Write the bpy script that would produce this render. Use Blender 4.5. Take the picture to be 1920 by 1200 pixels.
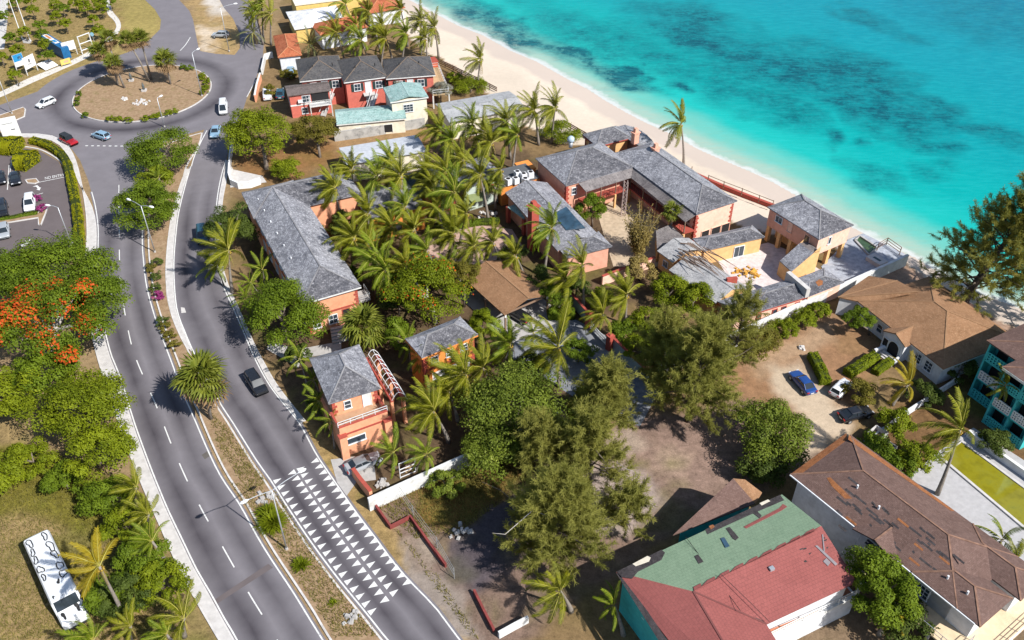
import bpy, math, random
import numpy as np
from mathutils import Vector, Matrix
for o in list(bpy.data.objects): bpy.data.objects.remove(o, do_unlink=True)
scene = bpy.context.scene
COL = scene.collection
R = math.radians

# ------------------------------------------------------------------ camera, sky, sun, exposure
CAM_H, CAM_F, CAM_D = 82.0, 1680.0, R(39)
cam_data = bpy.data.cameras.new('camera'); cam = bpy.data.objects.new('camera', cam_data); COL.objects.link(cam)
cam.location = (0, 0, CAM_H); cam.rotation_euler = (math.pi/2 - CAM_D, 0, 0)
cam_data.sensor_width = 36.0; cam_data.lens = 36.0*CAM_F/1920.0
cam_data.clip_start = 0.5; cam_data.clip_end = 9000
scene.camera = cam
SUN_EL, SHADOW_AZ = R(44), R(143)
world = bpy.data.worlds.new('World'); scene.world = world; world.use_nodes = True
wn = world.node_tree.nodes; wl = world.node_tree.links
sky = wn.new('ShaderNodeTexSky'); sky.sky_type = 'NISHITA'; sky.sun_disc = False
sky.sun_elevation = SUN_EL
sun_dir = Vector((-math.cos(SHADOW_AZ)*math.cos(SUN_EL), -math.sin(SHADOW_AZ)*math.cos(SUN_EL), math.sin(SUN_EL)))
sky.sun_rotation = math.atan2(sun_dir.x, sun_dir.y)
sky.air_density = 1.0; sky.dust_density = 0.6; sky.ozone_density = 1.2
bg = wn.get('Background') or wn.new('ShaderNodeBackground')
bg.inputs['Strength'].default_value = 0.092
wl.new(sky.outputs['Color'], bg.inputs['Color'])
sun_data = bpy.data.lights.new('sun', 'SUN'); sun_data.energy = 4.8; sun_data.angle = R(0.53); sun_data.color = (1.0, 0.965, 0.915)
sun = bpy.data.objects.new('sun', sun_data); COL.objects.link(sun)
sun.rotation_euler = (-sun_dir).to_track_quat('-Z', 'Y').to_euler(); sun.location = (60, -60, 120)
scene.view_settings.view_transform = 'Standard'; scene.view_settings.look = 'None'
scene.view_settings.gamma = 1.0; scene.view_settings.exposure = 0.66
scene.render.engine = 'CYCLES'
scene.cycles.max_bounces = 6; scene.cycles.diffuse_bounces = 3; scene.cycles.glossy_bounces = 2
scene.cycles.transmission_bounces = 3; scene.cycles.transparent_max_bounces = 6
scene.cycles.caustics_reflective = False; scene.cycles.caustics_refractive = False
try: scene.cycles.use_denoising = True
except Exception: pass

# ------------------------------------------------------------------ helpers
_fw = np.array([0, math.cos(CAM_D), -math.sin(CAM_D)]); _up = np.array([0, math.sin(CAM_D), math.cos(CAM_D)])
def P(x, y, z=0.0):
    "point of the place seen at photo pixel (x, y) when it stands at height z"
    v = _fw*CAM_F + np.array([1.0, 0, 0])*(x-960) - _up*(y-600)
    t = (CAM_H-z)/-v[2]
    return Vector((v[0]*t, v[1]*t, z))
def G(pts, z=0.0): return [P(p[0], p[1], z) for p in pts]
def lin(c): c /= 255.0; return c/12.92 if c <= 0.04045 else ((c+0.055)/1.055)**2.4
EXPO = 1.75
def S(r, g, b, k=1.0):
    "base colour of a sunlit surface from its photo colour"
    return tuple(min(0.85, lin(c)/EXPO*k) for c in (r, g, b))
rng = random.Random(7)
def px_of(X, Y, Z):
    "photo pixel of world arrays"
    dx = X; dy = Y; dz = Z-CAM_H
    w = dy*_fw[1]+dz*_fw[2]; u = dx; v = dy*_up[1]+dz*_up[2]
    return 960+CAM_F*u/w, 600-CAM_F*v/w

def inpoly(x, y, poly):
    poly = np.asarray([(p[0], p[1]) for p in poly], float); inside = np.zeros(x.shape, bool)
    j = len(poly)-1
    for i in range(len(poly)):
        xi, yi = poly[i]; xj, yj = poly[j]
        c = ((yi > y) != (yj > y)) & (x < (xj-xi)*(y-yi)/((yj-yi) or 1e-9)+xi)
        inside ^= c; j = i
    return inside
def polydist(x, y, pts, closed=False):
    pts = np.asarray([(p[0], p[1]) for p in pts], float); d = np.full(x.shape, 1e9)
    n = len(pts)
    for i in range(n if closed else n-1):
        a = pts[i]; b = pts[(i+1) % n]; ab = b-a; L = max(1e-9, ab@ab)
        t = np.clip(((x-a[0])*ab[0]+(y-a[1])*ab[1])/L, 0, 1)
        d = np.minimum(d, np.hypot(x-a[0]-t*ab[0], y-a[1]-t*ab[1]))
    return d
def vnoise(x, y, scale, seed=0):
    "smooth value noise 0..1"
    r = np.random.RandomState(seed); T = r.rand(64, 64)
    u = x/scale; v = y/scale; i = np.floor(u).astype(int); j = np.floor(v).astype(int)
    fu = u-i; fv = v-j; fu = fu*fu*(3-2*fu); fv = fv*fv*(3-2*fv)
    a = T[i % 64, j % 64]; b = T[(i+1) % 64, j % 64]; c = T[i % 64, (j+1) % 64]; d = T[(i+1) % 64, (j+1) % 64]
    return (a*(1-fu)+b*fu)*(1-fv)+(c*(1-fu)+d*fu)*fv

def tag(o, label=None, cat=None, group=None, kind=None):
    if label: o['label'] = label
    if cat: o['category'] = cat
    if group: o['group'] = group
    if kind: o['kind'] = kind
    return o
def link(name, data, parent=None, **k):
    o = bpy.data.objects.new(name, data); COL.objects.link(o)
    if parent is not None: o.parent = parent
    return tag(o, **k)
def thing(name, label, cat, loc=(0, 0, 0), rz=0.0, group=None):
    o = bpy.data.objects.new(name, None); COL.objects.link(o); o.empty_display_size = 0.5
    o.location = loc; o.rotation_euler = (0, 0, rz)
    return tag(o, label, cat, group)
WORLD = set()
def place(name, label, cat, loc, group=None):
    "a thing whose parts are given in world coordinates"
    o = thing(name, label, cat, loc, 0.0, group); WORLD.add(o.name); return o
def copy_tree(o, parent=None):
    c = o.copy(); COL.objects.link(c); c.parent = parent
    for ch in [q for q in o.children]: copy_tree(ch, c)
    return c

class MB:
    "collects faces, builds one mesh object"
    def __init__(s): s.v = []; s.f = []; s.uv = []; s.smooth = False
    def face(s, pts, uv=None):
        n = len(s.v); s.v += [tuple(p) for p in pts]; s.f.append(list(range(n, n+len(pts))))
        s.uv.append(uv)
        return s
    def box(s, c, size, rz=0.0, taper=1.0):
        cx, cy, cz = c; hx, hy, hz = size[0]/2, size[1]/2, size[2]/2; ca, sa = math.cos(rz), math.sin(rz); q = []
        for z, k in ((-hz, 1.0), (hz, taper)):
            for x, y in ((-hx, -hy), (hx, -hy), (hx, hy), (-hx, hy)):
                x *= k; y *= k
                q.append((cx+x*ca-y*sa, cy+x*sa+y*ca, cz+z))
        n = len(s.v); s.v += q
        for f in ((3, 2, 1, 0), (4, 5, 6, 7), (0, 1, 5, 4), (1, 2, 6, 5), (2, 3, 7, 6), (3, 0, 4, 7)):
            s.f.append([n+i for i in f]); s.uv.append(None)
        return s
    def prism(s, poly, z0, z1, cap=True, bottom=False):
        m = len(poly); n = len(s.v)
        a = sum(poly[i][0]*poly[(i+1) % m][1]-poly[(i+1) % m][0]*poly[i][1] for i in range(m))
        if a < 0: poly = poly[::-1]
        s.v += [(p[0], p[1], z0) for p in poly]+[(p[0], p[1], z1) for p in poly]
        for i in range(m):
            j = (i+1) % m; s.f.append([n+i, n+j, n+m+j, n+m+i]); s.uv.append(None)
        if cap: s.f.append([n+m+i for i in range(m)]); s.uv.append(None)
        if bottom: s.f.append([n+i for i in range(m)][::-1]); s.uv.append(None)
        return s
    def tube(s, path, rad, n=8, cap=True):
        path = [Vector(p) for p in path]; rings = []
        if not hasattr(rad, '__len__'): rad = [rad]*len(path)
        for i, p in enumerate(path):
            t = (path[min(i+1, len(path)-1)]-path[max(i-1, 0)]).normalized()
            a = t.cross(Vector((0, 0, 1)))
            if a.length < 1e-3: a = Vector((1, 0, 0))
            a.normalize(); b = t.cross(a).normalized(); k = len(s.v); rings.append(k)
            for j in range(n):
                w = 2*math.pi*j/n; s.v.append(tuple(p+(a*math.cos(w)+b*math.sin(w))*rad[i]))
        for q in range(len(rings)-1):
            for j in range(n):
                j2 = (j+1) % n; s.f.append([rings[q]+j, rings[q]+j2, rings[q+1]+j2, rings[q+1]+j][::-1]); s.uv.append(None)
        if cap:
            s.f.append([rings[0]+j for j in range(n)]); s.uv.append(None)
            s.f.append([rings[-1]+j for j in range(n)][::-1]); s.uv.append(None)
        return s
    def bar(s, a, b, w, h=None):
        "square bar from a to b"
        a = Vector(a); b = Vector(b); t = (b-a).normalized(); h = h or w
        u = t.cross(Vector((0, 0, 1)))
        if u.length < 1e-3: u = Vector((1, 0, 0))
        u.normalize(); v = u.cross(t).normalized(); n = len(s.v)
        for p in (a, b):
            for x, y in ((-1, -1), (1, -1), (1, 1), (-1, 1)): s.v.append(tuple(p+u*(x*w/2)+v*(y*h/2)))
        for f in ((0, 1, 2, 3), (7, 6, 5, 4), (4, 5, 1, 0), (5, 6, 2, 1), (6, 7, 3, 2), (7, 4, 0, 3)):
            s.f.append([n+i for i in f]); s.uv.append(None)
        return s
    def mesh(s, name):
        me = bpy.data.meshes.new(name); me.from_pydata(s.v, [], s.f)
        if any(u is not None for u in s.uv):
            L = me.uv_layers.new(name='UVMap'); k = 0
            for f, u in zip(s.f, s.uv):
                for i in range(len(f)):
                    if u is not None: L.data[k].uv = u[i]
                    k += 1
        if s.smooth:
            me.polygons.foreach_set('use_smooth', [True]*len(me.polygons))
        me.update()
        return me
    def build(s, name, m, parent=None, **k):
        me = s.mesh(name); me.materials.append(m)
        o = link(name, me, parent, **k)
        if parent is not None and parent.name in WORLD:
            o.matrix_parent_inverse = Matrix.Translation(-Vector(parent.location))
        return o
def np_mesh(name, verts, faces, m, attrs=None, smooth=False):
    "fast mesh from arrays; faces (n,3) or (n,4)"
    verts = np.asarray(verts, np.float32); faces = np.asarray(faces, np.int32); k = faces.shape[1]
    me = bpy.data.meshes.new(name); me.vertices.add(len(verts)); me.vertices.foreach_set('co', verts.ravel())
    me.loops.add(faces.size); me.loops.foreach_set('vertex_index', faces.ravel())
    me.polygons.add(len(faces)); me.polygons.foreach_set('loop_start', np.arange(0, faces.size, k, dtype=np.int32))
    me.polygons.foreach_set('loop_total', np.full(len(faces), k, np.int32))
    me.update(calc_edges=True)
    for an, (ty, dom, val) in (attrs or {}).items():
        a = me.attributes.new(an, ty, dom)
        a.data.foreach_set('color' if 'COLOR' in ty else 'value', np.asarray(val, np.float32).ravel())
    if smooth: me.polygons.foreach_set('use_smooth', [True]*len(me.polygons))
    me.materials.append(m); me.validate(); return me
# ------------------------------------------------------------------ materials
MATS = {}
def _nt(name):
    m = bpy.data.materials.new(name); m.use_nodes = True; nt = m.node_tree
    b = nt.nodes.get('Principled BSDF')
    return m, nt, b
def N(nt, t, **k):
    n = nt.nodes.new(t)
    for a, v in k.items(): setattr(n, a, v)
    return n
def noise(nt, scale, detail=4, rough=0.55, vec=None, coord='pos'):
    n = N(nt, 'ShaderNodeTexNoise'); n.inputs['Scale'].default_value = scale; n.inputs['Detail'].default_value = detail
    n.inputs['Roughness'].default_value = rough
    if vec is None:
        if coord == 'pos': vec = N(nt, 'ShaderNodeNewGeometry').outputs['Position']
        else: vec = N(nt, 'ShaderNodeTexCoord').outputs['Object']
    nt.links.new(vec, n.inputs['Vector']); return n.outputs['Fac']
def mix(nt, fac, a, b, mode='MIX'):
    n = N(nt, 'ShaderNodeMix', data_type='RGBA', blend_type=mode)
    for s, v in ((n.inputs[0], fac), (n.inputs[6], a), (n.inputs[7], b)):
        if isinstance(v, (int, float)): s.default_value = v
        elif isinstance(v, (tuple, list)): s.default_value = (*v[:3], 1)
        else: nt.links.new(v, s)
    return n.outputs[2]
def mrange(nt, v, a, b, c=0.0, d=1.0):
    n = N(nt, 'ShaderNodeMapRange'); nt.links.new(v, n.inputs[0])
    for i, x in enumerate((a, b, c, d)): n.inputs[i+1].default_value = x
    return n.outputs[0]
def math_(nt, op, a, b=0.0):
    n = N(nt, 'ShaderNodeMath', operation=op)
    for s, v in ((n.inputs[0], a), (n.inputs[1], b)):
        if isinstance(v, (int, float)): s.default_value = v
        else: nt.links.new(v, s)
    return n.outputs[0]
def bump(nt, b, h, strength=0.3, dist=0.05):
    n = N(nt, 'ShaderNodeBump'); n.inputs['Strength'].default_value = strength; n.inputs['Distance'].default_value = dist
    nt.links.new(h, n.inputs['Height']); nt.links.new(n.outputs[0], b.inputs['Normal'])
def setb(b, rough=0.8, spec=0.3, metal=0.0):
    b.inputs['Roughness'].default_value = rough; b.inputs['Specular IOR Level'].default_value = spec; b.inputs['Metallic'].default_value = metal
def M_plain(name, col, rough=0.7, spec=0.35, metal=0.0, var=0.12, scale=1.5, dirt=None, dirt_amt=0.35, dscale=0.6, coord='pos', bmp=0.0):
    "paint, plaster, metal: slight tone variation and soft stains"
    if name in MATS: return MATS[name]
    m, nt, b = _nt(name); setb(b, rough, spec, metal)
    f = noise(nt, scale, 5, 0.6, coord=coord)
    c = mix(nt, mrange(nt, f, 0.3, 0.7), tuple(x*(1-var) for x in col), tuple(min(0.9, x*(1+var)) for x in col))
    if dirt:
        d = noise(nt, dscale, 6, 0.65, coord=coord); c = mix(nt, mrange(nt, d, 0.52, 0.75, 0, dirt_amt), c, dirt)
    nt.links.new(c, b.inputs['Base Color'])
    if bmp: bump(nt, b, noise(nt, 18, 3, coord=coord), bmp, 0.03)
    MATS[name] = m; return m
def M_roof(name, c1, c2, c3, dark=0.25, row=0.16, tile=0.32, rough=0.9, patch=0.5, patchscale=0.35, blotch=1.0):
    "weathered shingles laid in rows along the slope (uv in metres)"
    if name in MATS: return MATS[name]
    m, nt, b = _nt(name); setb(b, rough, 0.25)
    uv = N(nt, 'ShaderNodeUVMap').outputs[0]
    br = N(nt, 'ShaderNodeTexBrick'); nt.links.new(uv, br.inputs['Vector'])
    br.inputs['Scale'].default_value = 1.0; br.inputs['Brick Width'].default_value = tile; br.inputs['Row Height'].default_value = row
    br.inputs['Mortar Size'].default_value = 0.012; br.inputs['Mortar Smooth'].default_value = 0.4; br.inputs['Bias'].default_value = 0.0
    br.inputs['Color1'].default_value = (0, 0, 0, 1); br.inputs['Color2'].default_value = (1, 1, 1, 1); br.inputs['Mortar'].default_value = (0, 0, 0, 1)
    pn = noise(nt, patchscale, 5, 0.6); fn = noise(nt, 5.0, 4, 0.7)
    base = mix(nt, mrange(nt, pn, 0.5-0.5*patch*0.5, 0.5+0.5*patch*0.5), c1, c2)
    spk = math_(nt, 'MULTIPLY', br.outputs['Color'], mrange(nt, fn, 0.42, 0.6))
    base = mix(nt, math_(nt, 'MULTIPLY', spk, 0.8), base, c3)
    base = mix(nt, mrange(nt, noise(nt, 0.8, 6, 0.75), 0.48, 0.7, 0, 0.75*blotch), base, tuple(x*0.5 for x in c1))
    base = mix(nt, mrange(nt, noise(nt, 3.2, 3, 0.6), 0.52, 0.66, 0, 0.45*blotch), base, tuple(x*0.45 for x in c1))
    base = mix(nt, math_(nt, 'MULTIPLY', br.outputs['Fac'], dark), base, (0.02, 0.02, 0.02))
    nt.links.new(base, b.inputs['Base Color'])
    hgt = math_(nt, 'ADD', math_(nt, 'MULTIPLY', br.outputs['Fac'], -1.0), br.outputs['Color'])
    bump(nt, b, hgt, 0.45, 0.03)
    MATS[name] = m; return m
def M_leaf(name, c1, c2, c3=None, trans=0.35, scale=0.5, spec=0.3):
    "leaf: two-tone green with light through the blade"
    if name in MATS: return MATS[name]
    m, nt, b = _nt(name); setb(b, 0.6, spec*0.4)
    at = N(nt, 'ShaderNodeAttribute', attribute_name='v').outputs['Fac']
    oi = N(nt, 'ShaderNodeObjectInfo').outputs['Random']
    n = noise(nt, scale, 3, 0.6)
    f = math_(nt, 'ADD', math_(nt, 'MULTIPLY', at, 0.55), math_(nt, 'ADD', math_(nt, 'MULTIPLY', mrange(nt, n, 0.3, 0.7), 0.35), math_(nt, 'MULTIPLY', oi, 0.1)))
    c = mix(nt, f, c1, c2)
    if c3: c = mix(nt, mrange(nt, at, 0.86, 0.97, 0, 0.8), c, c3)
    nt.links.new(c, b.inputs['Base Color'])
    tr = N(nt, 'ShaderNodeBsdfTranslucent'); nt.links.new(mix(nt, 1.0, c, (1.0, 1.0, 0.45), 'MULTIPLY'), tr.inputs['Color'])
    mx = N(nt, 'ShaderNodeMixShader'); mx.inputs[0].default_value = trans
    nt.links.new(b.outputs[0], mx.inputs[1]); nt.links.new(tr.outputs[0], mx.inputs[2])
    nt.links.new(mx.outputs[0], nt.nodes['Material Output'].inputs['Surface'])
    MATS[name] = m; return m
def M_glass(name='window_glass', col=(0.02, 0.03, 0.04)):
    if name in MATS: return MATS[name]
    m, nt, b = _nt(name); setb(b, 0.08, 0.6)
    nt.links.new(mix(nt, noise(nt, 0.9, 2), col, tuple(x*2.2 for x in col)), b.inputs['Base Color'])
    MATS[name] = m; return m

WHITE = M_plain('white_paint', (0.62, 0.62, 0.6), 0.6, dirt=(0.3, 0.28, 0.25), dirt_amt=0.35)
WHITE_LINE = M_plain('road_line_paint', (0.6, 0.6, 0.58), 0.7, dirt=(0.2, 0.19, 0.2), dirt_amt=0.8, dscale=3.0)
METAL = M_plain('galvanised_metal', (0.42, 0.44, 0.46), 0.45, 0.5, 0.5)
WHITE_METAL = M_plain('white_metal', (0.66, 0.67, 0.68), 0.45, 0.4)
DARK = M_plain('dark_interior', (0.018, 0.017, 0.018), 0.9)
BLACK = M_plain('black_rubber', (0.02, 0.02, 0.02), 0.7)
CORAL = M_plain('coral_plaster', (0.66, 0.31, 0.18), 0.8, 0.2, dirt=(0.52, 0.2, 0.1), bmp=0.1)
ORANGE = M_plain('orange_plaster', (0.64, 0.235, 0.055), 0.8, 0.2, dirt=(0.36, 0.12, 0.04), bmp=0.1)
PINK = M_plain('pale_pink_plaster', (0.72, 0.46, 0.35), 0.8, 0.2, dirt=(0.5, 0.24, 0.15), bmp=0.1)
SALMON = M_plain('salmon_plaster', (0.6, 0.31, 0.22), 0.8, 0.2, dirt=(0.42, 0.17, 0.1), bmp=0.1)
OCHRE = M_plain('ochre_plaster', (0.64, 0.39, 0.175), 0.8, 0.2, dirt=(0.48, 0.27, 0.1), bmp=0.1)
REDTRIM = M_plain('red_trim_paint', (0.33, 0.068, 0.048), 0.7, 0.25, dirt=(0.25, 0.06, 0.045))
CREAM = M_plain('cream_plaster', (0.66, 0.6, 0.48), 0.8, 0.2, dirt=(0.4, 0.35, 0.27))
WHITEWALL = M_plain('white_plaster', (0.6, 0.61, 0.63), 0.8, 0.2, dirt=(0.34, 0.33, 0.32), dirt_amt=0.5)
TURQ = M_plain('turquoise_paint', (0.05, 0.40, 0.40), 0.7, 0.3, dirt=(0.03, 0.24, 0.25))
CONC = M_plain('concrete', (0.36, 0.345, 0.33), 0.9, 0.2, dirt=(0.2, 0.185, 0.17), dirt_amt=0.6, bmp=0.15)
CONC_L = M_plain('pale_concrete', (0.47, 0.45, 0.43), 0.9, 0.2, dirt=(0.3, 0.28, 0.26), dirt_amt=0.6, bmp=0.1)
CONC_OLD = M_plain('stained_concrete_wall', (0.36, 0.35, 0.33), 0.9, 0.2, var=0.2, scale=0.8, dirt=(0.1, 0.1, 0.1), dirt_amt=0.85, dscale=1.0)
WOOD = M_plain('weathered_wood', (0.2, 0.13, 0.09), 0.85, 0.2)
DECKWOOD = M_plain('pale_deck_wood', (0.42, 0.30, 0.17), 0.85, 0.2)
BARK = M_plain('bark', (0.16, 0.13, 0.105), 0.95, 0.1, var=0.3, scale=6, coord='obj')
BARK_D = M_plain('dark_bark', (0.085, 0.07, 0.058), 0.95, 0.1, var=0.3, scale=5, coord='obj')
BARK_W = M_plain('bleached_branch', (0.4, 0.37, 0.34), 0.95, 0.1, var=0.2, scale=5, coord='obj')
PALMBARK = M_plain('palm_bark', (0.2, 0.175, 0.15), 0.95, 0.1, var=0.3, scale=4, coord='obj')
SHINGLE = M_roof('grey_shingle', (0.15, 0.152, 0.172), (0.245, 0.245, 0.265), (0.56, 0.56, 0.585), row=0.26, tile=0.4)
SHINGLE_S = M_roof('dark_grey_shingle', (0.062, 0.063, 0.074), (0.098, 0.097, 0.108), (0.3, 0.295, 0.31), row=0.26, tile=0.4)
SHINGLE_D = M_roof('charcoal_shingle', (0.055, 0.057, 0.063), (0.085, 0.083, 0.085), (0.15, 0.13, 0.11))
SHINGLE_B = M_roof('tan_shingle', (0.215, 0.112, 0.055), (0.27, 0.145, 0.075), (0.36, 0.22, 0.125), blotch=0.4)
SHINGLE_DB = M_roof('brown_shingle', (0.115, 0.068, 0.055), (0.14, 0.085, 0.07), (0.19, 0.125, 0.105), blotch=0.5)
SHINGLE_T = M_roof('teal_shingle', (0.2, 0.33, 0.31), (0.27, 0.4, 0.38), (0.42, 0.5, 0.48), tile=0.8)
SHINGLE_G = M_roof('green_shingle', (0.175, 0.255, 0.165), (0.2, 0.28, 0.185), (0.14, 0.21, 0.135), row=0.36, tile=0.36, dark=0.45, blotch=0.25)
SHINGLE_R = M_roof('red_shingle', (0.245, 0.075, 0.066), (0.27, 0.085, 0.075), (0.21, 0.066, 0.06), row=0.36, tile=0.36, dark=0.45, blotch=0.25)
SHINGLE_BARE = M_roof('bare_underlay', (0.045, 0.038, 0.04), (0.055, 0.048, 0.048), (0.09, 0.08, 0.08))
TILE_RED = M_roof('terracotta_tile', (0.33, 0.085, 0.035), (0.4, 0.13, 0.06), (0.45, 0.17, 0.09), row=0.35, tile=0.22)
ROOF_W = M_roof('white_metal_roof', (0.7, 0.71, 0.72), (0.66, 0.67, 0.69), (0.75, 0.75, 0.75), row=50, tile=0.5, dark=0.12)
ROOF_GM = M_roof('pale_grey_roof', (0.3, 0.305, 0.31), (0.36, 0.365, 0.37), (0.4, 0.4, 0.4), row=6, tile=1.2, dark=0.2)
VERANDA = M_roof('grey_board_roof', (0.13, 0.115, 0.115), (0.2, 0.18, 0.175), (0.24, 0.22, 0.21), row=30, tile=0.45, dark=0.5)
ORANGE_EDGE = M_roof('rust_shingle', (0.3, 0.115, 0.04), (0.24, 0.09, 0.035), (0.36, 0.16, 0.07))
GLASS = M_glass()
# ------------------------------------------------------------------ land, sea, roads
SEA_Z = -1.3
shore_px = [(560,-90),(650,-52),(740,-14),(807,22),(855,47),(905,67),(955,95),(1005,116),(1067,151),(1100,167),(1135,190),(1172,211),(1210,231),(1260,253),(1305,279),(1350,299),(1395,318),(1440,338),(1500,372),(1560,408),(1610,434),(1640,450),(1687,472),(1715,484),(1740,500),(1765,515),(1800,534),(1840,553),(1897,574),(1960,600),(2060,640),(2200,700)]
shore = [P(x, y, SEA_Z) for x, y in shore_px]
shore = [Vector((shore[0].x-2500, shore[0].y+1700, 0))]+shore+[Vector((shore[-1].x+2500, shore[-1].y-1500, 0))]
sea_poly = [(p.x, p.y) for p in shore]+[(5000, 5000), (-3000, 5000)]
def srgb_map(c): return np.array([lin(v)/EXPO for v in c])
# ground sheet: fine where the camera looks, coarse beyond
def axis(lo, hi, step, far, n=14):
    core = np.arange(lo, hi+step*0.5, step); e = np.geomspace(1, far, n)
    return np.concatenate([(lo-e)[::-1], core, hi+e])
gx = axis(-160, 160, 0.7, 3500); gy = axis(38, 262, 0.7, 3500)
GX, GY = np.meshgrid(gx, gy); X = GX.ravel(); Y = GY.ravel()
sd = polydist(X, Y, shore); sd = np.where(inpoly(X, Y, sea_poly), sd, -sd)      # + out at sea
Z = np.where(sd > -9, SEA_Z*np.clip((sd+9)/9, 0, 1)**1.3, 0) - np.clip(sd, 0, 400)*0.05
# zones: (photo polygon, photo colour, mottle)
zones = [
 ([(-900,-300),(560,-300),(520,60),(480,130),(440,330),(420,480),(440,600),(700,1000),(900,1300),(-900,1300)], (172,146,110), 0.55),
 ([(-300,-200),(300,-200),(310,40),(270,90),(0,200),(-300,260)], (172,148,98), 0.6),
 ([(180,-200),(300,-200),(312,40),(262,90),(200,112),(236,60)], (180,162,98), 0.55),
 ([(340,-60),(420,-60),(450,50),(445,110),(380,98),(360,40)], (190,160,112), 0.6),
 ([(385,-20),(415,-20),(425,22),(395,25)], (235,225,212), 0.3),
 ([(372,55),(410,50),(410,70),(376,74)], (232,214,190), 0.4),
 ([(375,78),(400,78),(398,98),(374,98)], (232,214,190), 0.4),
 ([(-60,600),(60,840),(190,880),(300,1000),(420,1200),(480,1300),(-300,1300),(-300,600)], (166,142,98), 0.85),
 ([(-100,820),(60,840),(200,900),(215,960),(170,1000),(60,960),(-100,980)], (128,120,50), 0.9),
 # compound, dark garden soil
 ([(455,370),(640,330),(900,270),(1010,290),(1090,350),(1250,480),(1230,560),(1110,600),(1130,680),(1030,800),(700,930),(600,850),(520,700),(470,640)], (112,92,70), 0.7),
 ([(440,285),(620,250),(800,240),(800,275),(640,300),(560,330),(440,350)], (158,118,76), 0.6),
 ([(620,265),(900,205),(900,225),(640,300)], (185,150,108), 0.5),
 ([(700,955),(850,880),(1000,860),(1000,900),(850,1000),(780,1010)], (150,118,70), 0.9),
 ([(690,950),(1010,870),(1250,780),(1440,740),(1560,850),(1250,1010),(900,1260),(870,1200)], (146,122,108), 0.7),
 ([(780,900),(950,850),(1010,900),(860,1000),(790,990)], (138,108,58), 0.9),
 ([(860,985),(1000,900),(1030,940),(960,1060),(890,1120),(830,1080)], (104,94,98), 0.6),
 ([(1040,880),(1190,840),(1250,940),(1180,1010),(1110,990)], (184,166,156), 0.5),
 ([(1180,770),(1380,800),(1440,860),(1300,930),(1200,880),(1110,860)], (158,132,118), 0.7),
 ([(760,1010),(800,1000),(830,1040),(800,1060)], (178,160,142), 0.6), ([(1010,880),(1060,860),(1090,890),(1040,920)], (176,156,138), 0.7), ([(1130,820),(1190,800),(1210,840),(1150,860)], (186,166,148), 0.7), ([(1230,840),(1300,850),(1290,890),(1230,880)], (172,148,128), 0.7), ([(930,1010),(980,980),(1010,1030),(950,1060)], (128,112,92), 0.8), ([(1090,940),(1150,930),(1160,985),(1100,1000)], (190,172,160), 0.6),
 # lot in front of the white house
 ([(1330,700),(1420,640),(1560,585),(1660,650),(1600,790),(1540,850),(1440,780)], (172,132,98), 0.55),
 ([(1400,680),(1520,610),(1570,600),(1560,640),(1470,680),(1420,720)], (190,158,126), 0.5),
 ([(1440,690),(1500,680),(1560,740),(1590,770),(1600,800),(1560,840),(1500,860),(1510,780),(1450,740)], (222,200,172), 0.35),
 # right margin
 ([(1560,860),(1700,760),(1790,700),(1900,760),(1960,900),(1960,1260),(1500,1260)], (128,98,66), 0.8),
 ([(1620,500),(1720,488),(1800,535),(1960,600),(1960,700),(1800,640),(1700,560)], (192,160,138), 0.5),
 ([(1500,1080),(1960,1060),(1960,1260),(1500,1260)], (142,120,96), 0.6),
 # roadside verge beside the humps
 ([(480,690),(530,740),(640,850),(690,935),(735,995),(790,1070),(900,1230),(870,1230),(760,1090),(640,930),(560,800)], (176,148,98), 0.8),
 ([(745,1010),(790,1060),(860,1110),(900,1200),(850,1190),(770,1090)], (172,158,146), 0.4),
]
beach_poly = [(690,-60),(760,60),(800,100),(830,110),(900,160),(985,235),(1060,270),(1110,275),(1160,300),(1230,312),(1290,362),(1330,392),(1395,425),(1450,440),(1640,480),(1700,485),(1720,500),(1790,552),(1880,600),(2000,650),(2300,800),(2300,400),(1000,-100)]
col = np.tile(srgb_map((150, 124, 88)), (len(X), 1)); amp = np.full(len(X), 0.6)
U, V = px_of(X, np.maximum(Y, 20), np.zeros_like(X))
jit = (vnoise(X, Y, 2.2, 3)-0.5)*22+(vnoise(X, Y, 0.9, 5)-0.5)*10; jit2 = (vnoise(X, Y, 2.2, 13)-0.5)*22+(vnoise(X, Y, 0.9, 15)-0.5)*10
for poly, c, a in zones:
    uu, vv = U+jit, V+jit2*0.7; d_ = polydist(uu, vv, poly, True); d_ = np.where(inpoly(uu, vv, poly), d_, -d_); k = np.clip((d_+13)/26, 0, 1); k = k*k*(3-2*k)
    col = col*(1-k[:, None])+srgb_map(c)*k[:, None]; amp = amp*(1-k)+a*k
kb = inpoly(U+jit*0.15, V+jit2*0.15, beach_poly); col[kb] = srgb_map((246, 229, 208))*1.02; amp[kb] = 0.12
kn = (sd > -1.4) & (X > 60) & (U > 1690); 
big = vnoise(X, Y, 14, 21)*0.6+vnoise(X, Y, 5, 22)*0.4
col = col*(0.86+0.28*big)[:, None]
green = (vnoise(X, Y, 6, 31)*0.55+vnoise(X, Y, 1.6, 32)*0.45); gk = np.clip((green-0.54)*5, 0, 1)*np.clip((amp-0.5)*3.4, 0, 1)*0.55
col = col*(1-gk[:, None])+gk[:, None]*srgb_map((112, 118, 44))
m, nt, b = _nt('ground'); setb(b, 0.95, 0.12)
ac = N(nt, 'ShaderNodeAttribute', attribute_name='zone'); ad = N(nt, 'ShaderNodeAttribute', attribute_name='shore')
n1 = noise(nt, 0.9, 8, 0.75); n2 = noise(nt, 5.0, 5, 0.75)
nn = math_(nt, 'ADD', math_(nt, 'MULTIPLY', n1, 0.6), math_(nt, 'MULTIPLY', n2, 0.4))
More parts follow.
